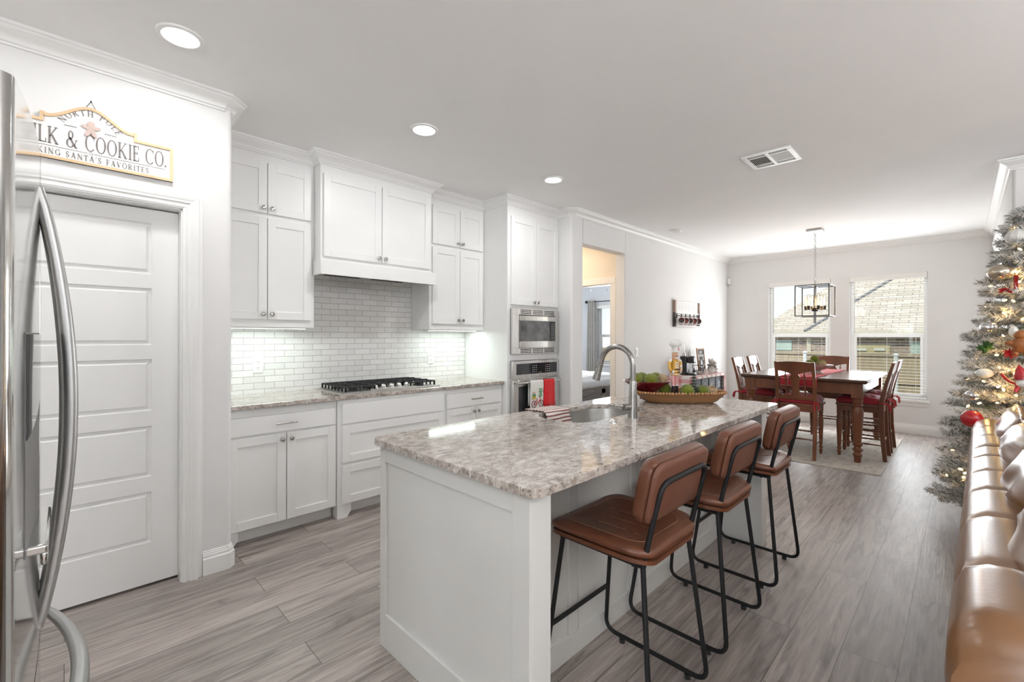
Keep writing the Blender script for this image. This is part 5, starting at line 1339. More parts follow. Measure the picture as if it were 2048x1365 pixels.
# ------------------------------------------------------------------ dough bowl on the island and what stands in it
mat('bowl_wood', (.27, .135, .055), .5, vary=.35, scale=5, stretch=(.25, 1, 2), contrast=(.3, .75))
mat('bead_wood', (.40, .20, .085), .5, vary=.25, scale=30)
mat('red_glaze', (.115, .006, .012), .18, spec=.6, vary=.3, scale=30)
TC = Vector((3.03, 1.395)); TA = math.atan2(-.7054, .7088)          # the tray lies square to the island's diagonal
def tray_pt(l, d): return TC.x+l*math.cos(TA)-d*math.sin(TA), TC.y+l*math.sin(TA)+d*math.cos(TA)
def dough_bowl():
    t = thing('dough_bowl', 'long oval wooden dough bowl with beaded rim on the island', 'bowl', (TC.x, TC.y, ZC1), TA)
    def ov(a, b, z, n=40, p=2.8):
        out = []
        for k in range(n):
            q = 2*PI*k/n; c, s = math.cos(q), math.sin(q)
            out.append((a*abs(c)**(2/p)*(1 if c > 0 else -1), b*abs(s)**(2/p)*(1 if s > 0 else -1), z))
        return out
    bm = BM(); loft(bm, [ov(.225, .10, .001), ov(.25, .118, .012), ov(.300, .150, .060), ov(.312, .158, .066), ov(.300, .148, .068), ov(.235, .105, .020), ov(.05, .03, .016)])
    obj('bowl', bm, 'bowl_wood', t, smooth=50)
    bm = BM(); ring = ov(.306, .153, .073, 400)
    L = 0; last = Vector(ring[0]); k = 0
    pts = [last]
    for p in ring[1:]:
        p = Vector(p)
        if (p-pts[-1]).length >= .0175: pts.append(p)
    for p in pts: ball(bm, p, .0092, 8)
    obj('bead_rim', bm, 'bead_wood', t, smooth=60)
dough_bowl()
def on_tray(): 
    G = 'moss balls in the wooden dough bowl'; z = ZC1+.018
    for i, (l, d, r, lb) in enumerate([(.030, -.066, .048, 'green moss ball in the dough bowl right of the nutcracker boots'), (-.075, .065, .044, 'green moss ball in the dough bowl behind the nutcracker boots'),
                                       (.142, -.045, .044, 'green moss ball in the dough bowl right of the tiny fir tree'), (.100, .055, .042, 'green moss ball in the dough bowl behind the tiny fir tree')]):
        x, y = tray_pt(l, d); moss_ball(x, y, z+r*.96+.016, r, lb, G, 'moss', 20+i)
    for i, (l, d, r, lb) in enumerate([(.235, .03, .040, 'woven rattan ball at the right end of the dough bowl'), (-.085, -.075, .026, 'woven rattan ball in the dough bowl left of the nutcracker boots')]):
        x, y = tray_pt(l, d); rattan_ball(x, y, z+r*.97+(.012 if abs(l) > .2 else 0), r, lb, 'rattan balls in the dough bowl', i+5)
    # red footed dish
    x, y = tray_pt(-.215, .030); zb = ZC1+.0175
    t = thing('footed_dish', 'dark red footed dish of green balls standing in the dough bowl', 'dish', (x, y, zb), world=True)
    bm = BM(); lathe(bm, [(.052, 0), (.046, .012), (.036, .030), (.040, .042), (.085, .070), (.145, .112), (.160, .126), (.155, .128), (.135, .112), (.07, .072), (.02, .058), (.001, .056)], (x, y, zb), n=40); obj('dish', bm, 'red_glaze', t, smooth=50)
    for i, (l, d, dz, r, lb) in enumerate([(-.078, -.01, .131, .050, 'green moss ball at the left of the red footed dish beside the faucet'), (.014, -.040, .128, .051, 'large green moss ball at the front of the red footed dish'),
                                           (-.015, .070, .134, .045, 'green moss ball at the back left of the red footed dish'), (.080, .060, .134, .045, 'green moss ball at the back right of the red footed dish')]):
        X, Y = tray_pt(-.215+l, .03+d); moss_ball(X, Y, zb+dz, r, lb, 'moss balls in the red footed dish', 'moss', 40+i)
    X, Y = tray_pt(-.215+.098, .03-.028); rattan_ball(X, Y, zb+.140, .034, 'woven rattan ball at the right of the red footed dish', None, 9)
on_tray()
mat('nut_white', (.80, .79, .77), .8, vary=.04, bump=.2, bscale=200); mat('nut_skin', (.58, .33, .19), .45); mat('nut_gold', (.60, .34, .06), .35, metal=.3, vary=.15, scale=40); mat('nut_red', (.55, .02, .03), .4)
mat('nut_boot', (.030, .015, .018), .2); mat('nut_brown', (.20, .09, .04), .5)
def nutcracker():
    x, y = tray_pt(-.030, .0); z = ZC1+.0172; rz = TA+PI*.06
    t = thing('nutcracker', 'painted wooden nutcracker chef in a white hat standing in the dough bowl', 'figurine', (x, y, z), rz)
    # local: faces -y (towards the camera), x to its left in the picture's right
    bm = BM()
    for s in (-1, 1): lathe(bm, [(.0165, 0), (.0165, .012), (.013, .020), (.0135, .072), (.0145, .078)], (s*.0165, 0, .004), n=12)
    box(bm, -.036, .036, -.028, .024, 0, .005); obj('boots', bm, 'nut_boot', t)
    bm = BM()
    for s in (-1, 1): lathe(bm, [(.0150, .080), (.0165, .085), (.0165, .142), (.014, .146)], (s*.0165, 0, 0), n=16)
    obj('legs', bm, 'nut_white', t)
    bm = BM()
    for s in (-1, 1):
        for k in range(5):
            a = -PI/2+(k-2)*.62; rbox(bm, s*.0165+.0163*math.cos(a), .0163*math.sin(a), .114, .0045, .002, .056, rz=a+PI/2)
    obj('leg_stripes', bm, 'nut_red', t, smooth=0)
    bm = BM(); lathe(bm, [(.036, .142), (.037, .150), (.034, .170), (.031, .178), (.034, .20), (.034, .228), (.024, .236)], (0, 0, 0), n=18); obj('jacket', bm, 'nut_gold', t)
    bm = BM()
    for k in range(3): rbox(bm, 0, -.034, .190+k*.014, .028, .004, .005)
    for s in (-1, 1): rbox(bm, s*.013, -.034, .205, .003, .004, .036)
    lathe(bm, [(.0375, .147), (.0385, .149), (.0375, .151)], (0, 0, 0), n=18); obj('braid', bm, 'nut_white', t, smooth=0)
    bm = BM()
    for k in range(3): ball(bm, (-.018+k*.018, -.0355, .160), .0045, 8)
    rbox(bm, 0, -.0335, .1785, .046, .006, .007); obj('buttons', bm, 'nut_boot', t)
    for s in (-1, 1):
        bm = BM(); tube(bm, [(s*.036, 0, .226), (s*.050, 0, .218), (s*.053, -.004, .185), (s*.046, -.020, .168)], [.012, .0145, .012, .010], 10); a = obj('arm', bm, 'nut_gold', t, smooth=60)
        bm = BM(); ball(bm, (s*.036, -.032, .164), .0105, 10); obj('hand', bm, 'nut_skin' if s > 0 else 'nut_white', a)
        bm = BM(); lathe(bm, [(.006, -.006), (.0155, 0), (.0155, .006), (.006, .012)], (s*.045, 0, .226), n=12); obj('epaulette', bm, 'nut_white', a)
    bm = BM(); lathe(bm, [(.024, .236), (.0255, .245), (.0255, .278), (.022, .284)], (0, 0, 0), n=18); ball(bm, (.0, -.027, .262), .006, 8); hd = obj('head', bm, 'nut_skin', t)
    bm = BM()
    for s in (-1, 1): ball(bm, (s*.010, -.0235, .268), .0042, 8)
    rbox(bm, 0, -.0255, .247, .024, .004, .008); obj('eyes', bm, 'nut_white', hd)
    bm = BM()
    for s in (-1, 1): ball(bm, (s*.010, -.0275, .268), .002, 6); rbox(bm, s*.010, -.026, .2745, .010, .002, .002)
    rbox(bm, 0, -.0275, .256, .026, .003, .004); obj('moustache', bm, 'nut_brown', hd)
    bm = BM(); rings = []
    for s in (-1, 1): tube(bm, [(s*.024, .006, .282), (s*.031, .008, .262), (s*.033, .006, .238), (s*.026, .012, .226)], [.006, .009, .008, .004], 8)
    ball(bm, (0, .016, .25), .024, 10, (1.1, .6, 1.5)); obj('hair', bm, 'nut_white', hd, smooth=70)
    bm = BM(); lathe(bm, [(.0255, .280), (.0265, .284), (.0265, .306), (.030, .310), (.046, .320), (.050, .332), (.044, .346), (.028, .354), (.004, .356)], (0, 0, 0), n=22)
    for v in bm.verts:
        if v.co.z > .309: v.co.x += .004*math.sin(5*math.atan2(v.co.y, v.co.x)); v.co.y += .004*math.cos(4*math.atan2(v.co.y, v.co.x))
    ht = obj('chef_hat', bm, 'nut_white', t, smooth=70)
    bm = BM(); ball(bm, (.024, -.014, .297), .007, 10, (.8, .8, 1.3)); obj('hat_badge', bm, 'nut_red', ht)
    bm = BM(); cyl(bm, (.030, -.040, .155), (.030, -.040, .195), .0025, n=8); ball(bm, (.030, -.041, .197), .0085, 10); obj('whisk', bm, 'nut_white', t)
    for o in t.children: pass
    t.scale = (.80, .82, 1.17)
nutcracker()
mat('fir_dark', (.030, .048, .038), .6, vary=.4, scale=40)
def small_tree():
    x, y = tray_pt(.078, -.060); z = ZC1+.022
    t = thing('tabletop_tree', 'tiny dark green fir tree ornament standing in the dough bowl', 'ornament', (x, y, z), world=True)
    bm = BM(); rnd = random.Random(5)
    for k in range(9):
        f = k/8; zz = z+.022+f*.165; r = .050*(1-f)+.007
        m = 11
        for i in range(m):
            a = 2*PI*(i+.5*(k % 2))/m+rnd.uniform(-.15, .15); d = Vector((math.cos(a), math.sin(a), 0))
            p0 = Vector((x, y, zz+.014)); p1 = p0+d*r+Vector((0, 0, -.016)); s = d.cross(Vector((0, 0, 1)))*.009
            q = [p0, p0*.5+p1*.5+s+Vector((0, 0, .003)), p1, p0*.5+p1*.5-s+Vector((0, 0, .003))]
            loft(bm, [q, [v-Vector((0, 0, .003)) for v in q]])
    cyl(bm, (x, y, z+.19), (x, y, z+.225), .005, .0008, 6); obj('branches', bm, 'fir_dark', t, smooth=0)
    bm = BM(); cyl(bm, (x, y, z-.003), (x, y, z+.20), .0045, .002, 8); lathe(bm, [(.022, -.003), (.02, .004), (.006, .008)], (x, y, z), n=14); obj('trunk', bm, 'nut_brown', t)
small_tree()
# ------------------------------------------------------------------ coffee bar against the dining wall
mat('bin_dark', (.025, .030, .040), .6, vary=.2); mat('chalk', (.62, .64, .66), .8, vary=.1); mat('cart_wood', (.55, .53, .50), .5, vary=.1)
BX0, BX1, BY0, BY1, BZ = 6.20, 7.32, 2.64, 3.02, .815
def coffee_bar():
    t = thing('console_table', 'narrow console table under the mug rack, draped in red check cloth', 'table', ((BX0+BX1)/2, (BY0+BY1)/2, 0), world=True)
    bm = BM(); box(bm, BX0, BX1, BY0, BY1, BZ-.03, BZ); obj('top', bm, 'cart_wood', t, bevel=.003)
    for x in (BX0+.02, BX1-.02):
        for y in (BY0+.02, BY1-.02): bm = BM(); box(bm, x-.018, x+.018, y-.018, y+.018, 0, BZ-.03); obj('leg', bm, 'cart_wood', t, bevel=.002)
    bm = BM(); box(bm, BX0+.01, BX1-.01, BY0+.01, BY1-.01, .52, .54); obj('shelf', bm, 'cart_wood', t, bevel=.002)
    bm = BM(); z = BZ+.002; e = .006
    v = lambda *p: bm.verts.new(p)
    def sheet(pts): 
        q = [v(*p) for p in pts]; bm.faces.new(q)
    sheet([(BX0-e, BY0-e, z), (BX1+e, BY0-e, z), (BX1+e, BY1, z), (BX0-e, BY1, z)])
    sheet([(BX0-e, BY0-e, z), (BX0-e, BY1, z), (BX0-e-.01, BY1, z-.22), (BX0-e-.012, BY0-e, z-.22)])
    sheet([(BX1+e, BY0-e, z), (BX1+e, BY1, z), (BX1+e+.01, BY1, z-.28), (BX1+e+.012, BY0-e, z-.28)])
    sheet([(BX0-e, BY0-e, z), (BX1+e, BY0-e, z), (BX1+e, BY0-e-.004, z-.035), (BX0-e, BY0-e-.004, z-.035)])
    sheet([(BX1+e, BY0-e, z-.03), (BX1-.05, BY0-e-.003, z-.03), (BX1-.05, BY0-e-.006, z-.28), (BX1+e+.012, BY0-e-.004, z-.28)])
    bmesh.ops.remove_doubles(bm, verts=bm.verts, dist=.0005)
    o = single('table_cloth', 'white cloth with red checks over the console table under the mug rack', 'tablecloth', bm, 'buffalo_check', ((BX0+BX1)/2, (BY0+BY1)/2, BZ), smooth=0)
    md = o.modifiers.new('thick', 'SOLIDIFY'); md.thickness = .003; md.offset = 1
    # lettered bins on the shelf
    for i in range(4):
        x = BX0+.17+i*.262
        b = thing('storage_bin', 'dark chalk-lettered bin under the console table, number %s from the island end' % ('one', 'two', 'three', 'four')[i], 'bin', (x, 2.80, .54), world=True, group='dark bins on the console shelf')
        lab = ('nearest the island', 'second from the island', 'third from the island', 'nearest the windows')[i]
        b['label'] = 'dark chalk-lettered bin on the console table shelf, '+lab
        bm = BM(); box(bm, x-.118, x+.118, 2.665, 2.96, .541, .770); obj('box', bm, 'bin_dark', b, bevel=.004)
        bm = BM(); M = Matrix(((1, 0, 0, x), (0, 0, -1, 2.6648), (0, 1, 0, .60), (0, 0, 0, 1)))
        text(bm, 'HSKB'[i], M, .11, T=.2, t=.06, depth=.002)
        for k in range(4):
            for s in (-1, 1): rbox(bm, x+s*(.06+.012*(k % 2)), 2.664, .57+k*.052, .035, .002, .006, ry=.5*s*(1 if k % 2 else -1)+.3)
        obj('chalk_pattern', bm, 'chalk', b, smooth=0)
coffee_bar()
BT = BZ+.0055
def coffee_maker():
    x, y = 6.46, 2.84
    t = thing('coffee_maker', 'black single-serve coffee maker on the console table behind the nutcracker', 'coffee maker', (x, y, BT), world=True)
    z = BT; bm = BM(); box(bm, x-.06, x+.06, y+.0, y+.10, z, z+.275); box(bm, x-.055, x+.055, y-.11, y+.0, z, z+.03); obj('body', bm, 'black_plastic', t, bevel=.012, seg=3)
    bm = BM(); box(bm, x-.054, x+.054, y-.10, y+.0, z+.175, z+.272); obj('brew_head', bm, 'black_plastic', t, bevel=.02, seg=3)
    bm = BM(); box(bm, x-.045, x+.045, y-.105, y-.03, z+.272, z+.283); obj('lid_handle', bm, 'nickel', t, bevel=.004)
    bm = BM(); box(bm, x-.045, x+.045, y-.10, y-.02, z+.03, z+.038); obj('drip_tray', bm, 'nickel', t, bevel=.002)
coffee_maker()
def bar_items():
    z = BT
    for x, h, lb in ((6.58, .46, 'tall clear glass bottle behind the coffee maker, the shorter neck'), (6.80, .50, 'tall clear glass bottle behind the wire basket')):
        lb = 'tall clear glass bottle behind the coffee maker' if x < 6.7 else 'tall clear glass bottle behind the wire basket'
        bm = BM(); lathe(bm, [(.040, 0), (.043, .01), (.043, h*.45), (.030, h*.6), (.014, h*.72), (.012, h), (.016, h+.01), (.013, h+.012), (.010, h-.01), (.011, h*.72), (.027, h*.6), (.040, h*.45), (.040, .012), (.001, .008)], (x, 2.955, z), n=24)
        single('glass_bottle', lb, 'bottle', bm, 'clear_glass', (x, 2.955, z), smooth=50)
    x, y = 6.70, 2.79
    t = thing('wire_basket', 'dark wire basket on the console table between coffee maker and letter sign', 'basket', (x, y, z), world=True)
    bm = BM()
    for zz, r in ((.004, .062), (.06, .074), (.135, .088)): tube(bm, [(x+r*math.cos(a), y+r*math.sin(a), z+zz) for a in [2*PI*k/24 for k in range(24)]], .0028, 6, closed=True)
    for k in range(16): a = 2*PI*k/16; tube(bm, [(x+.062*math.cos(a), y+.062*math.sin(a), z+.004), (x+.088*math.cos(a), y+.088*math.sin(a), z+.135)], .0018, 5)
    for k in range(4): a = PI*k/4; cyl(bm, (x+.06*math.cos(a), y+.06*math.sin(a), z+.004), (x-.06*math.cos(a), y-.06*math.sin(a), z+.004), .0018, n=5)
    obj('wires', bm, 'black_metal', t)
    rnd = random.Random(2)
    for k in range(5):
        a = k*1.26; bm = BM(); px, py = x+.034*math.cos(a), y+.034*math.sin(a); lathe(bm, [(.018, 0), (.023, .042), (.0235, .046), (.004, .046)], (px, py, z+.008), n=14)
        o = single('coffee_pod', 'white coffee pod in the dark wire basket', 'coffee pod', bm, 'white_ceramic', (px, py, z+.008), group='pods in the wire basket')
    # framed letter sign
    x, y = 7.04, 2.86; tl = .10
    t = thing('letter_sign', 'brown framed HOT CHOCOLATE sign standing on the console table', 'sign', (x, y, z), world=True)
    mat('letter_board', (.045, .035, .030), .75, vary=.1); mat('letter_frame', (.36, .19, .10), .5, vary=.15, scale=8)
    M0 = Matrix.Translation((x, y, z+.001)) @ Matrix.Rotation(-tl, 4, 'X'); w, h = .135, .385
    def bx(bm, a, b, c, d, e, f): box(bm, a, b, c, d, e, f, rot=M0)
    bm = BM()
    for a in ((-w, -w+.022, 0, .018, 0, h), (w-.022, w, 0, .018, 0, h), (-w+.022, w-.022, 0, .018, 0, .022), (-w+.022, w-.022, 0, .018, h-.022, h)): bx(bm, *a)
    obj('frame', bm, 'letter_frame', t, bevel=.002)
    bm = BM(); bx(bm, -w+.02, w-.02, .006, .014, .02, h-.02); obj('board', bm, 'letter_board', t, smooth=0)
    F = lambda px, pz: M0 @ Matrix(((1, 0, 0, px), (0, 0, -1, .0058), (0, 1, 0, pz), (0, 0, 0, 1)))
    bm = BM(); kw = dict(T=.2, t=.11, sf=0)
    text(bm, 'HOT', F(0, .300), .038, track=.16, **kw); text(bm, 'CHOCOLATE', F(0, .252) @ Matrix.Diagonal((.70, 1, 1, 1)), .036, track=.09, **kw)
    cup = [(-.028, .0), (.028, .0), (.034, .030), (-.034, .030)]; prism(bm, cup, 0, .0015, M=F(0, .125))
    prism(bm, [(-.034, .032), (.034, .032), (.022, .05), (.008, .075), (0, .085), (-.010, .070), (-.024, .05)], 0, .0015, M=F(0, .125))
    prism(bm, [(-.05, 0), (.05, 0), (.04, .006), (-.04, .006)], 0, .0015, M=F(0, .115))
    for s in (-1, 1):
        for k in range(3): prism(bm, [(s*(.05+.006*k), .16+k*.022), (s*.098, .17+k*.028), (s*.098, .177+k*.028), (s*(.05+.006*k), .167+k*.022)][::s], 0, .0015, M=F(0, .035))
    for k in range(9): q = (k-4)*.022; prism(bm, [(q-.008, .075+.6*q*q*8), (q+.006, .075+.6*q*q*8), (q+.008, .100+.6*q*q*8), (q-.006, .100+.6*q*q*8)], 0, .0015, M=F(0, 0))
    for k in range(7): q = (k-3)*.024; prism(bm, [(q-.009, .040), (q+.007, .040), (q+.009, .056), (q-.007, .056)], 0, .0015, M=F(0, 0))
    obj('lettering', bm, 'nut_white', t, smooth=0)
    # cups
    for k, (x, y, lb) in enumerate(((6.86, 2.75, 'white cup beside the wire basket'), (6.95, 2.70, 'white cup in front of the letter sign'))):
        t = thing('cup', lb+' on the console table', 'cup', (x, y, z), world=True, group='white cups on the console table')
        bm = BM(); lathe(bm, [(.025, 0), (.030, .01), (.036, .06), (.037, .072), (.034, .072), (.030, .02), (.001, .012)], (x, y, z), n=20); obj('bowl', bm, 'white_ceramic', t)
        bm = BM(); tube(bm, [(x+.034, y, z+.06), (x+.055, y, z+.052), (x+.054, y, z+.028), (x+.030, y, z+.018)], .004, 6); obj('handle', bm, 'white_ceramic', t)
    # plush mouse
    mat('plush_white', (.66, .62, .58), .95, vary=.08, bump=.6, bscale=120, sheen=.4); mat('plush_pink', (.52, .40, .33), .95); mat('plush_grey', (.58, .54, .50), .95, vary=.2, scale=40)
    plaid('scarf_check', (.05, .045, .042), (.50, .46, .42), (.3, .28, .26), .028)
    x, y = 7.10, 2.76
    t = thing('plush_mouse', 'sitting plush mouse in a checked scarf at the far end of the console', 'soft toy', (x, y, z), world=True)
    bm = BM(); ball(bm, (x, y, z+.062), .060, 16, (1, .9, 1.05)); ball(bm, (x-.045, y-.045, z+.02), .026, 12, (1.2, 1.4, .75)); ball(bm, (x+.045, y-.045, z+.02), .026, 12, (1.2, 1.4, .75)); obj('body', bm, 'plush_grey', t, smooth=80)
    bm = BM(); ball(bm, (x-.005, y-.02, z+.165), .046, 16, (1.05, 1.1, .95)); ball(bm, (x-.025, y-.068, z+.155), .021, 12, (1, 1.3, .9)); hd = obj('head', bm, 'plush_white', t, smooth=80)
    for s in (-1, 1):
        bm = BM(); ball(bm, (x+s*.058, y+.005, z+.196), .038, 14, (1, .28, 1)); e = obj('ear', bm, 'plush_white', hd, smooth=80)
        bm = BM(); ball(bm, (x+s*.058, y-.006, z+.196), .026, 12, (1, .2, 1)); obj('inner_ear', bm, 'plush_pink', e, smooth=80)
        bm = BM(); ball(bm, (x+s*.018-.01, y-.064, z+.180), .0055, 8); obj('eye', bm, 'black_plastic', hd)
        bm = BM(); tube(bm, [(x+s*.045, y-.02, z+.10), (x+s*.06, y-.055, z+.072), (x+s*.035, y-.078, z+.058)], [.016, .015, .012], 8); obj('arm', bm, 'plush_white', t, smooth=80)
    bm = BM(); tube(bm, [(x+.05*math.cos(a), y-.005+.05*math.sin(a), z+.118+.006*math.sin(a)) for a in [2*PI*k/18 for k in range(18)]], .017, 8, closed=True, flat=.8); rbox(bm, x+.02, y-.062, z+.085, .035, .012, .075, ry=.2); obj('scarf', bm, 'scarf_check', t, smooth=60)
bar_items()
# ------------------------------------------------------------------ mug rack
mat('rack_wood', (.34, .25, .20), .6, vary=.2, scale=6); mat('rack_dark', (.05, .045, .045), .7, vary=.3, scale=20); mat('mug_red', (.60, .03, .03), .3); mat('mug_black', (.028, .030, .028), .3); mat('rack_script', (.66, .66, .66), .7); mat('mug_grey', (.13, .14, .13), .4); mat('mug_rose', (.60, .16, .14), .4)
def mug_rack():
    x0, x1, z0, z1, y = 6.385, 7.27, 1.53, 1.94, YW
    t = thing('mug_rack', 'white and brown framed wall rack of hanging mugs above the coffee bar', 'rack', ((x0+x1)/2, y, z0), world=True)
    bm = BM(); box(bm, x0+.04, x1-.04, y-.022, y-.002, 1.742, z1-.015); box(bm, x0+.04, x1-.04, y-.008, y-.002, z0+.02, 1.742); obj('back_panel', bm, 'sign_white', t, smooth=0)
    bm = BM(); box(bm, x0, x1, y-.045, y-.002, z1-.018, z1); box(bm, x0+.04, x1-.02, y-.036, y-.002, 1.728, 1.746); box(bm, x0+.03, x1-.02, y-.045, y-.002, z0, z0+.020); obj('rail', bm, 'sign_white', t, bevel=.002)
    for s, x in ((0, x0), (1, x1-.04)):
        bm = BM(); box(bm, x, x+.04, y-.042, y-.002, 1.742, z1-.018); obj('side_post', bm, 'rack_wood', t, bevel=.002)
        bm = BM(); box(bm, x, x+.04, y-.040, y-.002, z0+(.02 if s else 0), 1.742); obj('lower_post', bm, 'rack_dark', t, bevel=.002)
    bm = BM()                                         # faint tall strokes and one long cross stroke, as the pale writing shows
    for k in range(11): rbox(bm, x0+.13+k*.062, y-.0228, 1.832, .006, .0012, .12-.03*(k % 3 == 1))
    rbox(bm, (x0+x1)/2, y-.0228, 1.835, .60, .0012, .005); obj('script_pattern', bm, 'rack_script', t, smooth=0)
    for i in range(5):
        hx = x0+.12+i*.150
        bm = BM(); box(bm, hx-.012, hx+.012, y-.014, y-.006, 1.66, 1.735); tube(bm, fillet([(hx, y-.014, 1.70), (hx, y-.075, 1.69), (hx, y-.085, 1.72)], .012), .005, 6); obj('hook', bm, 'rack_dark', t)
        col = ('mug_red', 'mug_black')[i % 2]; out = ('mug_grey', 'mug_rose')[i % 2]; nm = ('red', 'black')[i % 2]
        pos = ('nearest the kitchen', 'second from the kitchen', 'in the middle', 'second from the windows', 'nearest the windows')[i]
        m = thing('mug', 'white mug with %s inside on the wall rack hook %s' % (nm, pos), 'mug', (hx, y-.10, 1.62), world=True, group='mugs on the wall rack')
        ax = Vector((-.86, -.42, .22)).normalized(); c = Vector((hx-.010, y-.085, 1.612)); B = Matrix.Translation(c) @ basis(ax)
        R = .047
        bm = BM(); lathe(bm, [(.030, -.05), (R-.004, -.046), (R, -.03), (R, .05), (R-.003, .052), (R-.006, .049), (R-.006, -.03), (.001, -.036)], c, ax, 22); obj('body', bm, 'white_ceramic', m, smooth=60)
        bm = BM(); lathe(bm, [(R-.0065, .047), (R-.0068, .02), (R-.0068, -.028), (.001, -.034)][::-1], c, ax, 22); bm.faces.ensure_lookup_table(); bm.faces.remove(max(bm.faces, key=lambda q: q.calc_center_median().dot(ax) if len(q.verts) > 4 else -99)); obj('inside', bm, col, m, normals=False, smooth=60)
        bm = BM(); lathe(bm, [(.0295, -.0505), (R-.0035, -.0465), (R+.0006, -.030), (R+.0006, -.008)], c, ax, 22); obj('base_band', bm, out, m, smooth=60)
        up = Vector((.1, .35, 1)); up = (up-ax*up.dot(ax)).normalized()
        bm = BM(); tube(bm, [c+ax*.034+up*(R-.003), c+ax*.028+up*(R+.030), c-ax*.012+up*(R+.032), c-ax*.026+up*(R-.003)], .0055, 8); obj('handle', bm, 'white_ceramic', m, smooth=60)
mug_rack()
# ------------------------------------------------------------------ mantel on the right-hand wall
def mantel():
    t = thing('mantel_shelf', 'white moulded mantel on the right wall behind the Christmas tree', 'mantel', (6.1, YR, 2.1), world=True)
    x0, x1 = 5.62, 6.75
    PR = [(0, 0), (.050, 0), (.050, -.018), (.044, -.026), (.040, -.045), (.026, -.075), (.018, -.09), (.014, -.10), (.010, -.13), (0, -.13)]
    bm = BM(); loft(bm, [[(x0, YR+d*1.35-.001, 2.335+h) for d, h in PR], [(x1, YR+d*1.35-.001, 2.335+h) for d, h in PR]]); obj('moulding', bm, 'trim_white', t, smooth=25)
    bm = BM(); box(bm, x0+.04, x1-.04, YR+.0005, YR+.012, 0.02, 2.206); obj('surround_panel', bm, 'trim_white', t, bevel=.003)
mantel()
# ------------------------------------------------------------------ Christmas tree
TX, TY = 4.725, -.40
def tree_mats():
    m = bpy.data.materials.new('flocked_needles'); m.use_nodes = True; nt = m.node_tree; b = nt.nodes['Principled BSDF']
    g = node(nt, 'ShaderNodeNewGeometry'); r = node(nt, 'ShaderNodeValToRGB'); e = r.color_ramp.elements
    e[0].position = 0; e[0].color = (.13, .13, .10, 1); e[1].position = 1; e[1].color = (.90, .90, .89, 1)
    q = r.color_ramp.elements.new(.22); q.color = (.26, .25, .21, 1); q = r.color_ramp.elements.new(.36); q.color = (.74, .73, .71, 1)
    nt.links.new(g.outputs['Random Per Island'], r.inputs[0]); nt.links.new(r.outputs[0], b.inputs['Base Color']); b.inputs['Roughness'].default_value = .8
    MATS['flocked_needles'] = m
tree_mats(); mat('tree_bark', (.30, .27, .23), .9, vary=.3)
TREE_H, TREE_R = 2.40, .56
def tree_r(z): return TREE_R*max(0, 1-((z-.12)/(TREE_H-.12)))**.6+.02
def blocked(x, y, z): return (x > 5.30 and -.48 < y < -.24) or (x < 4.30 and -1.0 < y < .03 and z < .93)
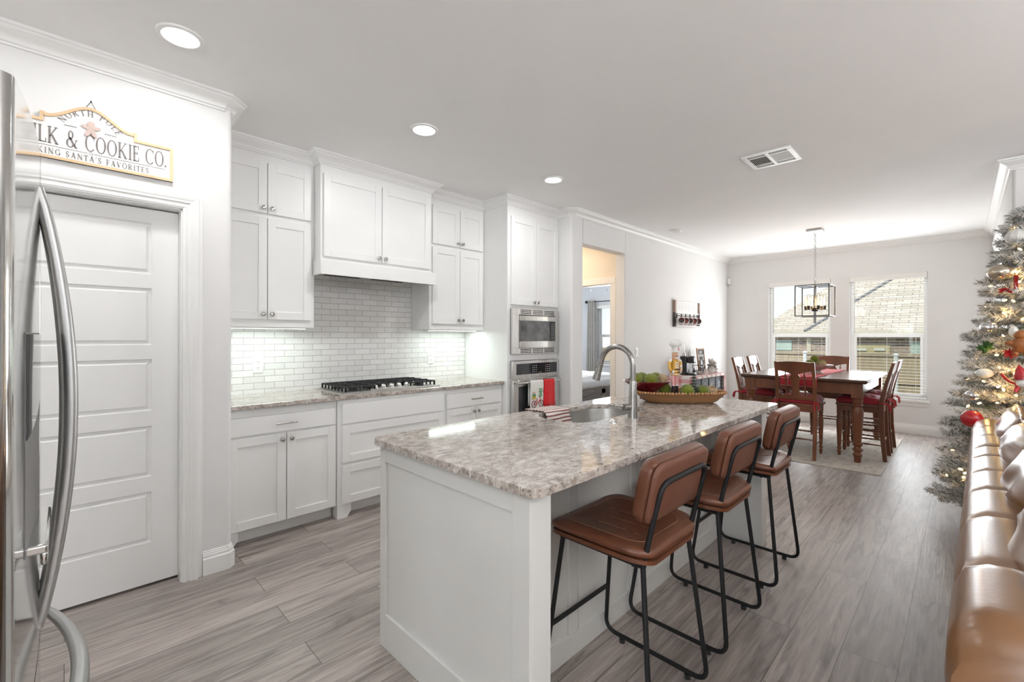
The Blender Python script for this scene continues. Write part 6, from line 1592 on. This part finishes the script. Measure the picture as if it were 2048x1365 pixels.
def christmas_tree():
    t = thing('christmas_tree', 'snow-flocked Christmas tree with warm lights behind the leather sofa', 'Christmas tree', (TX, TY, 0), world=True)
    rnd = random.Random(11)
    bm = BM(); cyl(bm, (TX, TY, .02), (TX, TY, TREE_H-.1), .035, .008, 10); obj('trunk', bm, 'tree_bark', t)
    bm = BM(); lathe(bm, [(.24, 0), (.24, .01), (.05, .03), (.045, .12)], (TX, TY, .001), n=20); obj('stand', bm, 'black_metal', t)
    tips = []
    verts, faces = [], []
    def needle(p, d, L, w):
        s = d.orthogonal().normalized()*w; i = len(verts)
        u = d.cross(s).normalized()*w
        verts.extend([p+s, p-s*.5+u*.8, p-s*.5-u*.8, p+d*L]); faces.extend([(i, i+1, i+3), (i+1, i+2, i+3), (i+2, i, i+3)])
    def sprig(p0, p1, dens, nl):
        d = (p1-p0); L = d.length; d = d/L
        n = int(L*dens)
        o = d.orthogonal().normalized(); o2 = d.cross(o)
        for k in range(n):
            f = k/n; a = rnd.uniform(0, 2*PI); side = o*math.cos(a)+o2*math.sin(a)
            nd = (side*.85+d*rnd.uniform(.45, .9)).normalized(); needle(p0+d*L*f, nd, nl*rnd.uniform(.75, 1.15), .0034)
        for k in range(6): a = k; needle(p1, (d+(o*math.cos(a)+o2*math.sin(a))*.35).normalized(), nl*.9, .0034)
    bt = BM()
    z = .22; layer = 0
    while z < TREE_H-.08:
        R = tree_r(z); n = max(5, int(17*R/TREE_R)+4)
        for i in range(n):
            a = 2*PI*(i+.5*(layer % 2))/n+rnd.uniform(-.12, .12); Rr = R*rnd.uniform(.74, .98); zz = z+rnd.uniform(-.03, .03)
            dv = Vector((math.cos(a), math.sin(a), 0)); 
            while Rr > .15 and blocked(TX+math.cos(a)*(Rr+.06), TY+math.sin(a)*(Rr+.06), zz): Rr -= .03
            root = Vector((TX, TY, zz+.05)); tip = Vector((TX, TY, zz))+dv*Rr+Vector((0, 0, -.05*Rr+.02*rnd.random()))
            cyl(bt, root, tip, .007, .002, 4)
            s = dv.cross(Vector((0, 0, 1)))
            st = max(.0, (Rr-.42)/Rr)
            sprig(root.lerp(tip, max(.2, st)), tip, 560, .046)
            m = 5
            for k in range(m):                                   # side twigs
                f = max(.3, st)+(.92-max(.3, st))*k/(m-1); p = root.lerp(tip, f)
                for sg in (-1, 1):
                    q = p+(dv*.75+s*sg*.75+Vector((0, 0, rnd.uniform(-.05, .22)))).normalized()*(.15*rnd.uniform(.7, 1.1)*(.5+.5*R/TREE_R))
                    sprig(p, q, 560, .040)
            tips.append(tip)
        z += .105; layer += 1
    sprig(Vector((TX, TY, TREE_H-.25)), Vector((TX, TY, TREE_H)), 300, .05)
    obj('branches', bt, 'tree_bark', t, smooth=0)
    me = bpy.data.meshes.new('needles'); me.from_pydata([tuple(v-Vector((TX, TY, 0))) for v in verts], [], faces); me.materials.append(MATS['flocked_needles'])
    o = bpy.data.objects.new('needles', me); C.objects.link(o); o.parent = t; o['kind'] = 'stuff'
    return tips
tips = christmas_tree()
def unproj(u, v, x=None, k=None):
    """point seen at photo pixel (u, v) at forward distance k"""
    c, s = math.cos(A_CAM), math.sin(A_CAM); a = (u-1024)/898.84; b = (673.3+.0021*(u-1024)-v)/898.84
    return Vector(((c+a*s)*k, (s-a*c)*k, 1.38+b*k))
def tree_k(u, v, lift=0.0):
    """forward distance of the tree's front at that pixel"""
    ax = Vector((TX, TY)); c, s = math.cos(A_CAM), math.sin(A_CAM); kc = TX*c+TY*s
    for i in range(80):
        k = kc-1.0+i*.0125; p = unproj(u, v, k=k)
        if (Vector((p.x, p.y))-ax).length < tree_r(max(.15, min(TREE_H, p.z)))+lift: return k
    return kc
mat('orn_champagne', (.55, .48, .38), .18, metal=.9, vary=.1); mat('orn_silver', (.62, .61, .60), .22, metal=.85, vary=.08); mat('orn_white', (.74, .74, .70), .35, vary=.03); mat('orn_red', (.38, .012, .018), .25, vary=.1); mat('orn_brown', (.30, .10, .025), .5, vary=.3, scale=30); mat('holly', (.035, .10, .018), .5, vary=.3); mat('glitter_red', (.42, .010, .015), .35, metal=.3, vary=.4, scale=80); mat('stripe_brown', (.42, .36, .30), .5)
def lights():
    t = thing('string_lights', 'string of warm white lights wound round the flocked tree', 'string lights', (TX, TY, .2), world=True)
    rnd = random.Random(4); bm = BM(); pts = []; turns = 11
    for k in range(330):
        f = k/329; z = .30+f*(TREE_H-.45); a = f*turns*2*PI; r = tree_r(z)*.90; pts.append(Vector((TX+r*math.cos(a), TY+r*math.sin(a), z+.01*math.sin(k*1.7))))
    tube(bm, pts, .0022, 4); obj('wire', bm, 'holly', t)
    # bulbs where the photo shows them glowing, then a scatter round the rest of the tree
    seen = [(2030, 545), (2005, 602), (2029, 604), (2008, 626), (2022, 661), (2010, 674), (1990, 711), (2003, 740), (2012, 743), (2030, 748), (1994, 776), (2018, 771), (2008, 783), (2033, 793), (1965, 762), (1963, 806), (1996, 806), (2006, 798), (1928, 948), (1930, 955), (1926, 940), (2042, 563), (2044, 640), (2040, 700)]
    P = [unproj(u, v, k=tree_k(u, v, -.06)) for u, v in seen]
    P += [pts[k] for k in range(8, 330, 7)]
    for p in P[:96]:
        bm = BM(); lathe(bm, [(.003, 0), (.0065, .006), (.0065, .018), (.001, .026)], p, (rnd.uniform(-1, 1), rnd.uniform(-1, 1), rnd.uniform(-.3, 1)), 8); obj('bulb', bm, 'warm_glow', t)
    for u, v in seen[::3]:
        p = unproj(u, v, k=tree_k(u, v, .03)); lamp('tree_lamp', 'POINT', p, .22, (1, .62, .22), .012)
lights()
def ornaments():
    def orn(kind, u, v, px, label, m, lift=.03, sc=(1, 1, 1), ribs=0, cap=True):
        k = tree_k(u, v, lift); p = unproj(u, v, k=k); r = px/898.84*k
        t = thing('ornament', label, 'ornament', p, world=True)
        bm = BM()
        if ribs:
            n = 48; prof = [(math.sin(PI*i/14), -math.cos(PI*i/14)) for i in range(15)]
            loft(bm, [[(p.x+r*q*(1+.05*math.cos(ribs*2*PI*j/n))*math.cos(2*PI*j/n)*sc[0]+1e-5*math.cos(2*PI*j/n), p.y+r*q*(1+.05*math.cos(ribs*2*PI*j/n))*math.sin(2*PI*j/n)*sc[1]+1e-5*math.sin(2*PI*j/n), p.z+r*h*sc[2]) for j in range(n)] for q, h in prof])
        else: ball(bm, p, r, 24, sc)
        obj('globe', bm, m, t, smooth=70)
        bm = BM(); lathe(bm, [(r*.20, 0), (r*.20, r*.18), (r*.05, r*.2)], p+Vector((0, 0, r*sc[2]*.97)), n=12); tube(bm, [p+Vector((r*.09*math.cos(a), 0, r*sc[2]*1.0+r*.28+r*.09*math.sin(a))) for a in [2*PI*i/10 for i in range(10)]], r*.02, 5, closed=True); obj('cap', bm, 'nickel', t)
        return t, p, r
    orn('ball', 2000, 545, 19, 'shiny champagne ball high on the left side of the tree', 'orn_champagne', .03, (1, 1, .82))
    t, p, r = orn('ball', 2034, 474, 17, 'white ribbed onion ornament near the top left of the tree', 'orn_white', .02, (1, 1, .95), ribs=10)
    orn('ball', 1978, 655, 13, 'silver ribbed ball beside the holly sprig on the tree', 'orn_silver', .02, (1, 1, .85), ribs=9)
    orn('ball', 1969, 747, 13, 'white matte ball on the left of the tree above the silver pumpkin', 'orn_white', .04, (1, 1, .75))
    orn('ball', 1945, 791, 11, 'silver pumpkin-ribbed ball at the lower left of the tree', 'orn_silver', .03, (1, 1, .82), ribs=9)
    orn('ball', 1944, 838, 17, 'large red ball low on the tree beside the end of the sofa', 'orn_red', .05)
    orn('ball', 2027, 664, 9, 'small white lantern ornament in the middle of the tree', 'orn_white', .03, (.8, .8, 1.3), ribs=6)
    def star(u, v, px, label, m, n, lift=.05, name='ornament', cat='ornament', seed=1):
        rnd = random.Random(seed); k = tree_k(u, v, lift); p = unproj(u, v, k=k); r = px/898.84*k; bm = BM()
        for i in range(n):
            d = Vector((rnd.gauss(0, 1), rnd.gauss(0, 1), rnd.gauss(0, 1))).normalized(); s = d.orthogonal().normalized()*r*.22; w = d.cross(s).normalized()*r*.05
            loft(bm, [[p-s*.2-w, p-s*.2+w, p+s*.2+w, p+s*.2-w], [p+d*r*.5-s-w, p+d*r*.5-s+w, p+d*r*.5+s+w, p+d*r*.5+s-w], [p+d*r-s*.05-w*.2, p+d*r-s*.05+w*.2, p+d*r+s*.05+w*.2, p+d*r+s*.05-w*.2]])
        return single(name, label, cat, bm, m, p, smooth=0)
    star(2012, 578, 14, 'red glitter bird-shaped spray on the tree below the champagne ball', 'glitter_red', 7, .05, seed=3)
    star(2020, 708, 12, 'dark red glitter poinsettia in the middle of the tree', 'glitter_red', 22, .05, seed=4)
    star(1972, 696, 15, 'green holly sprig sticking out of the left side of the tree', 'holly', 30, .05, 'holly_sprig', 'sprig', 5)
    # red ribbon tail and red bead garland
    k = tree_k(2032, 565, .04); p = unproj(2032, 550, k=k); q = unproj(2032, 580, k=k)
    bm = BM(); tube(bm, [p, p.lerp(q, .5)+Vector((.01, 0, 0)), q], .013, 6, flat=.15); single('ribbon', 'short red ribbon tail hanging near the top of the tree', 'ribbon', bm, 'glitter_red', p)
    bm = BM(); P0 = [(2004, 750), (2012, 758), (2020, 764), (2030, 768), (2040, 770), (2050, 769)]
    pts = [unproj(u, v, k=tree_k(u, v, .05)) for u, v in P0]; F = []
    for a, b in zip(pts[:-1], pts[1:]):
        for i in range(5): F.append(a.lerp(b, i/5))
    for f in F: ball(bm, f, .0085, 8)
    single('bead_garland', 'red bead garland draped on the tree just above the sofa cushions', 'garland', bm, 'orn_red', F[0], smooth=70)
    # brown gingerbread-coloured plush and red-capped ornament at the frame's edge
    k = tree_k(2040, 690, .06); p = unproj(2042, 690, k=k); bm = BM(); ball(bm, p, .045, 14, (1, 1, 1.15)); ball(bm, p+Vector((0, 0, .06)), .032, 12)
    for s in (-1, 1): ball(bm, p+Vector((-.01*s, .045*s, .01)), .018, 8, (1, 1.5, 1)); ball(bm, p+Vector((.0, .025*s, -.055)), .02, 8, (1.1, 1, 1.2))
    single('bear_ornament', 'brown bear ornament on the tree right of the dark red poinsettia', 'ornament', bm, 'orn_brown', p, smooth=80)
    k = tree_k(2044, 760, .06); p = unproj(2045, 757, k=k)
    t = thing('elf_ornament', 'red and white striped ornament at the right above the sofa cushions', 'ornament', p, world=True)
    bm = BM(); lathe(bm, [(.036, -.005), (.034, .02), (.018, .06), (.002, .085)], p, (0, .2, 1), 14); obj('hat', bm, 'orn_red', t, smooth=70)
    bm = BM(); ball(bm, p-Vector((0, 0, .03)), .030, 12); obj('head', bm, 'orn_white', t, smooth=80)
    bm = BM(); 
    for s in (-1, 1): tube(bm, [p+Vector((0, .015*s, -.045)), p+Vector((-.01, .03*s, -.09))], .012, 8)
    obj('legs', bm, 'orn_red', t, smooth=70)
ornaments()
# ------------------------------------------------------------------ leather sofa, its back towards the room
mat('sofa_leather', (.185, .082, .028), .34, spec=.6, vary=.14, scale=4, bump=.05, bscale=90, rvary=.05, coat=.55)
MATS['sofa_leather'].node_tree.nodes['Principled BSDF'].inputs['Coat Roughness'].default_value = .24
mat('seam_dark', (.08, .04, .02), .6)
def sofa():
    x0, x1, zt, w = 1.19, 4.20, .86, .21
    t = thing('leather_sofa', 'brown leather sofa with channelled back, seen along its top edge', 'sofa', ((x0+x1)/2, -.35, 0), world=True)
    t.rotation_euler.z = -.0205
    # back: rounded section swept along x with shallow channels
    def sec(x, s=1.0, dz=0.0):
        yc = -.115; hw = w/2
        pts = [(.075, .06), (.075, .50), (.100, .62), (.112, .72), (.108, .79), (.088, .838), (.05, .858), (.01, .862), (-.03, .858), (-.055, .838), (-.065, .79), (-.065, .70), (-.065, .45), (-.065, .06)]
        return [(x, yc+py*s, .06+(pz-.06+dz)*1.0) for py, pz in pts]
    seams = [1.19, 1.52, 1.93, 2.27, 2.58, 2.90, 3.15, 3.18, 3.50, 3.85, 4.20]
    bm = BM(); rings = []
    for a, b in zip(seams[:-1], seams[1:]):
        n = 16
        for k in range(n+1):
            f = k/n; e = (1-abs(2*f-1)**14); x = a+(b-a)*f
            s = .985+.015*e; dz = -.006+.006*e
            if b-a < .05: s -= .06; dz -= .03
            if a == 1.19 and f < .25: q = 1-f*4; s *= 1-.06*q**3; dz -= .05*q**3
            rings.append(sec(x, s, dz))
    loft(bm, rings); obj('back', bm, 'sofa_leather', t, smooth=50)
    bm = BM(); box(bm, x0+.02, x1-.02, -.95, -.21, .08, .40); obj('base', bm, 'sofa_leather', t, bevel=.03, seg=3)
    for xa, xb in ((x0-.005, x0+.24), (x1-.24, x1+.005)):
        bm = BM(); box(bm, xa, xb, -.97, -.03 if xa > 2 else -.05, .08, .60); obj('arm', bm, 'sofa_leather', t, bevel=.06, seg=4)
    for i in range(3):
        xa = x0+.25+i*.82; bm = BM(); box(bm, xa, xa+.81, -.98, -.22, .40, .52); obj('seat_cushion', bm, 'sofa_leather', t, bevel=.045, seg=4)
    # plump back cushions rising above the back
    for i, (xa, xb) in enumerate(((1.30, 1.96), (1.97, 2.62), (2.64, 3.30), (3.36, 4.05))):
        bm = BM(); cx, cz = (xa+xb)/2, .735; N = 22; rnd = random.Random(i)
        gx = (xb-xa)/2
        for sgn in (1, -1):
            pass
        P = {}
        def pt(u, v, sgn):
            e = max(0, (1-abs(u)**3.0)*(1-abs(v)**3.0))**.5
            wr = .010*math.sin(7*u+3*v+i)*math.sin(5*v+2*i)*e+.006*math.sin(19*v+4*u)*e*(abs(u) > .5)
            yy = -.165+(.075 if sgn > 0 else -.19)*e+sgn*wr
            return Vector((cx+gx*u, yy-.10*(v)*.3, cz+.235*v+.025*(1-u*u)))
        g = {}
        for sgn in (1, -1):
            for a in range(N+1):
                for b in range(N+1):
                    u, v = 2*a/N-1, 2*b/N-1
                    if sgn == -1 and (a in (0, N) or b in (0, N)): g[sgn, a, b] = g[1, a, b]
                    else: g[sgn, a, b] = bm.verts.new(pt(u, v, sgn))
            for a in range(N):
                for b in range(N): bm.faces.new((g[sgn, a, b], g[sgn, a+1, b], g[sgn, a+1, b+1], g[sgn, a, b+1]))
        rim = [g[1, a, N].co.copy() for a in range(N+1)]; side = [g[1, 0, b].co.copy() for b in range(N//2, N+1)]
        side2 = [g[1, N, b].co.copy() for b in range(N, N//2-1, -1)]
        cu_ = obj('back_cushion', bm, 'sofa_leather', t, smooth=80)
        bm = BM(); tube(bm, [p+Vector((0, .003*math.sin(9*k), .004*math.sin(6*k))) for k, p in enumerate(side+rim[1:]+side2[1:])], .009, 8); obj('piping', bm, 'sofa_leather', cu_, smooth=70)
sofa()
# ------------------------------------------------------------------ bedroom seen through the opening
mat('bed_wood', (.20, .175, .155), .5, vary=.3, scale=6, stretch=(1, 1, 6)); mat('bed_linen', (.78, .78, .78), .9, vary=.02, bump=.25, bscale=14); mat('curtain_grey', (.42, .41, .39), .9, vary=.08, sheen=.2)
def bedroom():
    x0, x1, y0, y1 = 5.62, 7.35, 4.32, 6.45
    t = thing('bed', 'grey wooden panelled bed in the bedroom beyond the hall opening', 'bed', ((x0+x1)/2, (y0+y1)/2, 0), world=True)
    bm = BM(); box(bm, x0, x1, y0, y0+.05, .04, .50); box(bm, x0-.015, x1+.015, y0-.02, y0+.07, .50, .548)
    for a in ((x0, x0+.09), (x1-.09, x1), (x0+.80, x0+.92)): box(bm, *a, y0-.015, y0, .04, .50)
    box(bm, x0, x1, y0-.015, y0, .42, .50); box(bm, x0, x1, y0-.015, y0, .04, .12); obj('footboard', bm, 'bed_wood', t, bevel=.004)
    for x in (x0+.02, x1-.06): bm = BM(); box(bm, x, x+.04, y0+.05, y1-.06, .22, .42); obj('side_rail', bm, 'bed_wood', t, bevel=.004)
    bm = BM(); box(bm, x0-.02, x1+.02, y1-.06, y1, .0, 1.25); obj('headboard', bm, 'bed_wood', t, bevel=.006)
    bm = BM(); box(bm, x0+.06, x1-.06, y0+.08, y1-.08, .42, .66); obj('mattress', bm, 'bed_linen', t, bevel=.05, seg=3)
    bm = BM(); n = 24
    g = [[bm.verts.new((x0+.02+(x1-x0-.04)*a/n, y0+.072+(y1-y0-.6)*b/n, .675+.045*(1-abs(2*a/n-1)**6)*(1-abs(2*b/n-1)**8)+.010*math.sin(a*1.3+b*.7)*math.sin(b*.9) - (.16 if b == 0 else 0) - (.2 if a in (0, n) else 0))) for b in range(n+1)] for a in range(n+1)]
    for a in range(n):
        for b in range(n): bm.faces.new((g[a][b], g[a+1][b], g[a+1][b+1], g[a][b+1]))
    o = single('duvet', 'white duvet spread over the bed in the bedroom', 'bedding', bm, 'bed_linen', ((x0+x1)/2, 5.2, .66), smooth=80)
    for i, x in enumerate((6.0, 6.95)):
        bm = BM(); ball(bm, (x, 6.10, .775), .22, 18, (1.5, .85, .42)); single('pillow', 'white pillow at the head of the bed, '+('nearer the hall' if i == 0 else 'nearer the window'), 'pillow', bm, 'bed_linen', (x, 6.10, .70), smooth=80)
    # curtain and rod
    t = thing('curtain_rod', 'thin dark curtain rod with ball end in the bedroom', 'curtain rod', (XF-.09, 5.5, 2.17), world=True)
    bm = BM(); cyl(bm, (XF-.09, 4.85, 2.17), (XF-.09, 6.10, 2.17), .010, n=10); obj('rod', bm, 'black_metal', t)
    for y in (4.83, 6.12): bm = BM(); ball(bm, (XF-.09, y, 2.17), .034, 12); obj('finial', bm, 'black_metal', t)
    for y in (4.95, 6.0): bm = BM(); cyl(bm, (XF-.09, y, 2.17), (XF-.002, y, 2.17), .006, n=8); obj('bracket', bm, 'black_metal', t)
    for ya, yb, lb in ((5.88, 6.09, 'grey curtain gathered on the left of the bedroom window'),):
        bm = BM(); n = 40; rows = 10; g = []
        for k in range(rows+1):
            f = k/rows; z = 2.20-(2.20-.02)*f; row = []
            for i in range(n+1):
                s = i/n; wdt = 1+.35*f; y = (ya+yb)/2+(s-.5)*(yb-ya)*wdt; x = XF-.09+.030*math.sin(s*9*PI)*(1+.3*f)
                row.append(bm.verts.new((x, y, z)))
            g.append(row)
        for a, b in zip(g[:-1], g[1:]):
            for i in range(n): bm.faces.new((a[i], a[i+1], b[i+1], b[i]))
        o = single('curtain', lb, 'curtain', bm, 'curtain_grey', (XF-.09, (ya+yb)/2, 2.2), smooth=80)
        md = o.modifiers.new('thick', 'SOLIDIFY'); md.thickness = .003
    # ceiling fan: only its two pull chains reach into the opening
    fx, fy = 6.95, 4.75
    t = thing('ceiling_fan', 'bedroom ceiling fan of which two white pull cords show in the doorway', 'fan', (fx, fy, CZ), world=True)
    bm = BM(); lathe(bm, [(.07, 0), (.06, -.05), (.015, -.06), (.015, -.16), (.11, -.18), (.12, -.26), (.05, -.30), (.001, -.30)], (fx, fy, CZ-.0005), n=24); obj('motor', bm, 'white_plastic', t)
    for k in range(5):
        a = 2*PI*k/5+.3; bm = BM(); rbox(bm, fx+.38*math.cos(a), fy+.38*math.sin(a), CZ-.22, .52, .13, .008, rz=a, rx=.18); obj('blade', bm, 'white_plastic', t, bevel=.003)
    for q in (0, 1):
        px, py = fx-.03+.1*q, fy+.13-.28*q; bm = BM(); cyl(bm, (px, py, 2.27), (px, py, CZ-.27), .002, n=5); lathe(bm, [(.003, .05), (.010, .04), (.012, .01), (.004, 0)], (px, py, 2.21), n=10); obj('pull_cord', bm, 'white_plastic', t)
bedroom()
# ------------------------------------------------------------------ outside: yard, fence, neighbouring house
mat('yard_grass', (.22, .20, .09), .95, vary=.3, scale=20)
bm = BM(); box(bm, XF+.17, 60, -40, 50, -.75, -.6); struct('ground', bm, 'yard_grass', smooth=0)
mat('fence_wood', (.50, .39, .26), .85, vary=.22, scale=6, stretch=(4, 9, .5), contrast=(.3, .75))
def fence():
    X = 12.2; zt = 1.04
    t = thing('wooden_fence', 'weathered tan picket fence across the yard outside the dining windows', 'fence', (X, 2.5, -.6), world=True)
    rnd = random.Random(8); bm = BM(); y = -6.0
    while y < 12:
        h = rnd.uniform(-.006, .006); box(bm, X+rnd.uniform(0, .004), X+.018, y, y+.138, -.55, zt+h-.05); y += .142
    obj('pickets', bm, 'fence_wood', t, smooth=0)
    for z in (zt-.05, zt-.62):
        bm = BM(); box(bm, X-.03, X+.03, -6, 12, z, z+.05 if z > .9 else z+.03); obj('rail', bm, 'fence_wood', t, smooth=0)
    for y in (-4.2, -1.8, .6, 3.0, 5.4, 7.8): bm = BM(); box(bm, X+.02, X+.11, y, y+.09, -.6, zt-.08); obj('post', bm, 'fence_wood', t, smooth=0)
fence()
def post(u, v, label):
    p = None; X = 11.2; c, s = math.cos(A_CAM), math.sin(A_CAM); a = (u-1024)/898.84; k = X/(c+a*s); q = unproj(u, v, k=k)
    bm = BM(); lathe(bm, [(.035, 0), (.035, q.z+.6-.05), (.05, q.z+.6-.04), (.02, q.z+.6), (.001, q.z+.6)], (q.x, q.y, -.6), n=14)
    single('yard_post', label, 'post', bm, 'white_plastic', (q.x, q.y, -.6))
post(1610, 702, 'white garden post outside the dining window behind the chandelier')
post(1792, 707, 'white garden post outside the dining window nearest the tree')
def brick_mat():
    m = bpy.data.materials.new('house_brick'); m.use_nodes = True; nt = m.node_tree; b = nt.nodes['Principled BSDF']; L = nt.links.new
    t = node(nt, 'ShaderNodeTexCoord'); sp = node(nt, 'ShaderNodeSeparateXYZ'); L(t.outputs['Object'], sp.inputs[0]); cb = node(nt, 'ShaderNodeCombineXYZ'); L(sp.outputs['Y'], cb.inputs[0]); L(sp.outputs['Z'], cb.inputs[1])
    br = node(nt, 'ShaderNodeTexBrick', Scale=1.0); br.inputs['Brick Width'].default_value = .22; br.inputs['Row Height'].default_value = .075; br.inputs['Mortar Size'].default_value = .007
    br.inputs['Color1'].default_value = (.26, .18, .135, 1); br.inputs['Color2'].default_value = (.46, .34, .27, 1); br.inputs['Mortar'].default_value = (.55, .50, .44, 1); L(cb.outputs[0], br.inputs['Vector']); L(br.outputs['Color'], b.inputs['Base Color']); b.inputs['Roughness'].default_value = .9
    MATS['house_brick'] = m
brick_mat()
def shingle_mat():
    m = bpy.data.materials.new('roof_shingle'); m.use_nodes = True; nt = m.node_tree; b = nt.nodes['Principled BSDF']; L = nt.links.new
    t = node(nt, 'ShaderNodeTexCoord'); sp = node(nt, 'ShaderNodeSeparateXYZ'); L(t.outputs['Object'], sp.inputs[0])
    ad = node(nt, 'ShaderNodeMath', operation='MULTIPLY'); ad.inputs[1].default_value = 1.545; L(sp.outputs['Z'], ad.inputs[0])
    sm = node(nt, 'ShaderNodeMath', operation='ADD'); L(sp.outputs['Y'], sm.inputs[0]); 
    zz = node(nt, 'ShaderNodeMath', operation='MULTIPLY'); zz.inputs[1].default_value = .02; L(sp.outputs['X'], zz.inputs[0]); L(zz.outputs[0], sm.inputs[1])
    cb = node(nt, 'ShaderNodeCombineXYZ'); L(sm.outputs[0], cb.inputs[0]); L(ad.outputs[0], cb.inputs[1])
    br = node(nt, 'ShaderNodeTexBrick', Scale=1.0); br.offset = .43; br.inputs['Brick Width'].default_value = .34; br.inputs['Row Height'].default_value = .105; br.inputs['Mortar Size'].default_value = .008; br.inputs['Mortar Smooth'].default_value = .1
    br.inputs['Color1'].default_value = (.50, .41, .30, 1); br.inputs['Color2'].default_value = (.64, .54, .42, 1); br.inputs['Mortar'].default_value = (.20, .17, .16, 1); L(cb.outputs[0], br.inputs['Vector']); L(br.outputs['Color'], b.inputs['Base Color']); b.inputs['Roughness'].default_value = .95
    MATS['roof_shingle'] = m
shingle_mat()
mat('house_siding', (.58, .50, .30), .8, vary=.05); mat('house_trim', (.62, .56, .42), .7); mat('house_pane', (.50, .62, .56), .25, vary=.1)
def house():
    pitch = .85; ze = 1.55
    t = thing('neighbor_house', 'brick house with tan hip roof behind the wooden fence', 'house', (20, 2, -.6), world=True)
    A, Ay = 16.0, 3.42; B, By = 17.4, 5.36
    bm = BM(); box(bm, A+.20, 30, -9, Ay-.20, -.6, ze); box(bm, B+.20, 30, Ay-.5, By-.20, -.6, ze); w = obj('brick_wall', bm, 'house_brick', t, smooth=0)
    bm = BM(); H = 5.0
    def plane(p): 
        bm.faces.new([bm.verts.new(v) for v in p])
    # front slope of the near wing, bounded on the left by its hip; then the side slope; then the far wing
    plane([(A, Ay, ze), (A, -10, ze), (A+H, -10, ze+pitch*H), (A+H, Ay-H, ze+pitch*H)])
    plane([(A, Ay, ze), (A+H, Ay-H, ze+pitch*H), (30, Ay-H, ze+pitch*H), (30, Ay, ze)])
    plane([(B, By, ze), (B, Ay-6, ze), (B+H, Ay-6, ze+pitch*H), (B+H, By-H, ze+pitch*H)])
    plane([(B, By, ze), (B+H, By-H, ze+pitch*H), (31, By-H, ze+pitch*H), (31, By, ze)])
    r = obj('roof', bm, 'roof_shingle', t, smooth=0, normals=False)
    bm = BM(); box(bm, A-.02, A+.02, -10, Ay, ze-.13, ze); box(bm, B-.02, B+.02, Ay, By, ze-.13, ze); box(bm, A, A+.21, -10, Ay, ze-.14, ze-.12); box(bm, B, B+.21, Ay, By, ze-.14, ze-.12); obj('fascia', bm, 'house_trim', t, smooth=0)
    mat('hip_cap', (.20, .19, .19), .9)
    for (x, y) in ((A, Ay),): bm = BM(); tube(bm, [(x, y, ze+.01), (x+H, y-H, ze+pitch*H+.01)], .045, 6); obj('hip_cap', bm, 'hip_cap', t)
    c, s = math.cos(A_CAM), math.sin(A_CAM)
    def at(u, v, X): a = (u-1024)/898.84; return unproj(u, v, k=X/(c+a*s))
    def rect(name, u0, v0, u1, v1, X, m, par):
        p, q = at(u0, v0, X), at(u1, v1, X); bm = BM(); box(bm, X-.03, X+.02, min(p.y, q.y), max(p.y, q.y), min(p.z, q.z), max(p.z, q.z)); return obj(name, bm, m, par, smooth=0)
    rect('house_window', 1553, 681, 1584, 701, B+.20, 'house_pane', w); rect('house_window', 1822, 684, 1852, 708, A+.20, 'house_pane', w)
    rect('garage_panel', 1706, 690, 1780, 712, A+.20, 'house_siding', w)
    for u in (1711, 1748): rect('panel_light', u, 697, u+22, 702, A+.17, 'white_plastic', w)
    rect('downspout', 1614, 676, 1622, 712, A+.20, 'house_trim', w)
house()
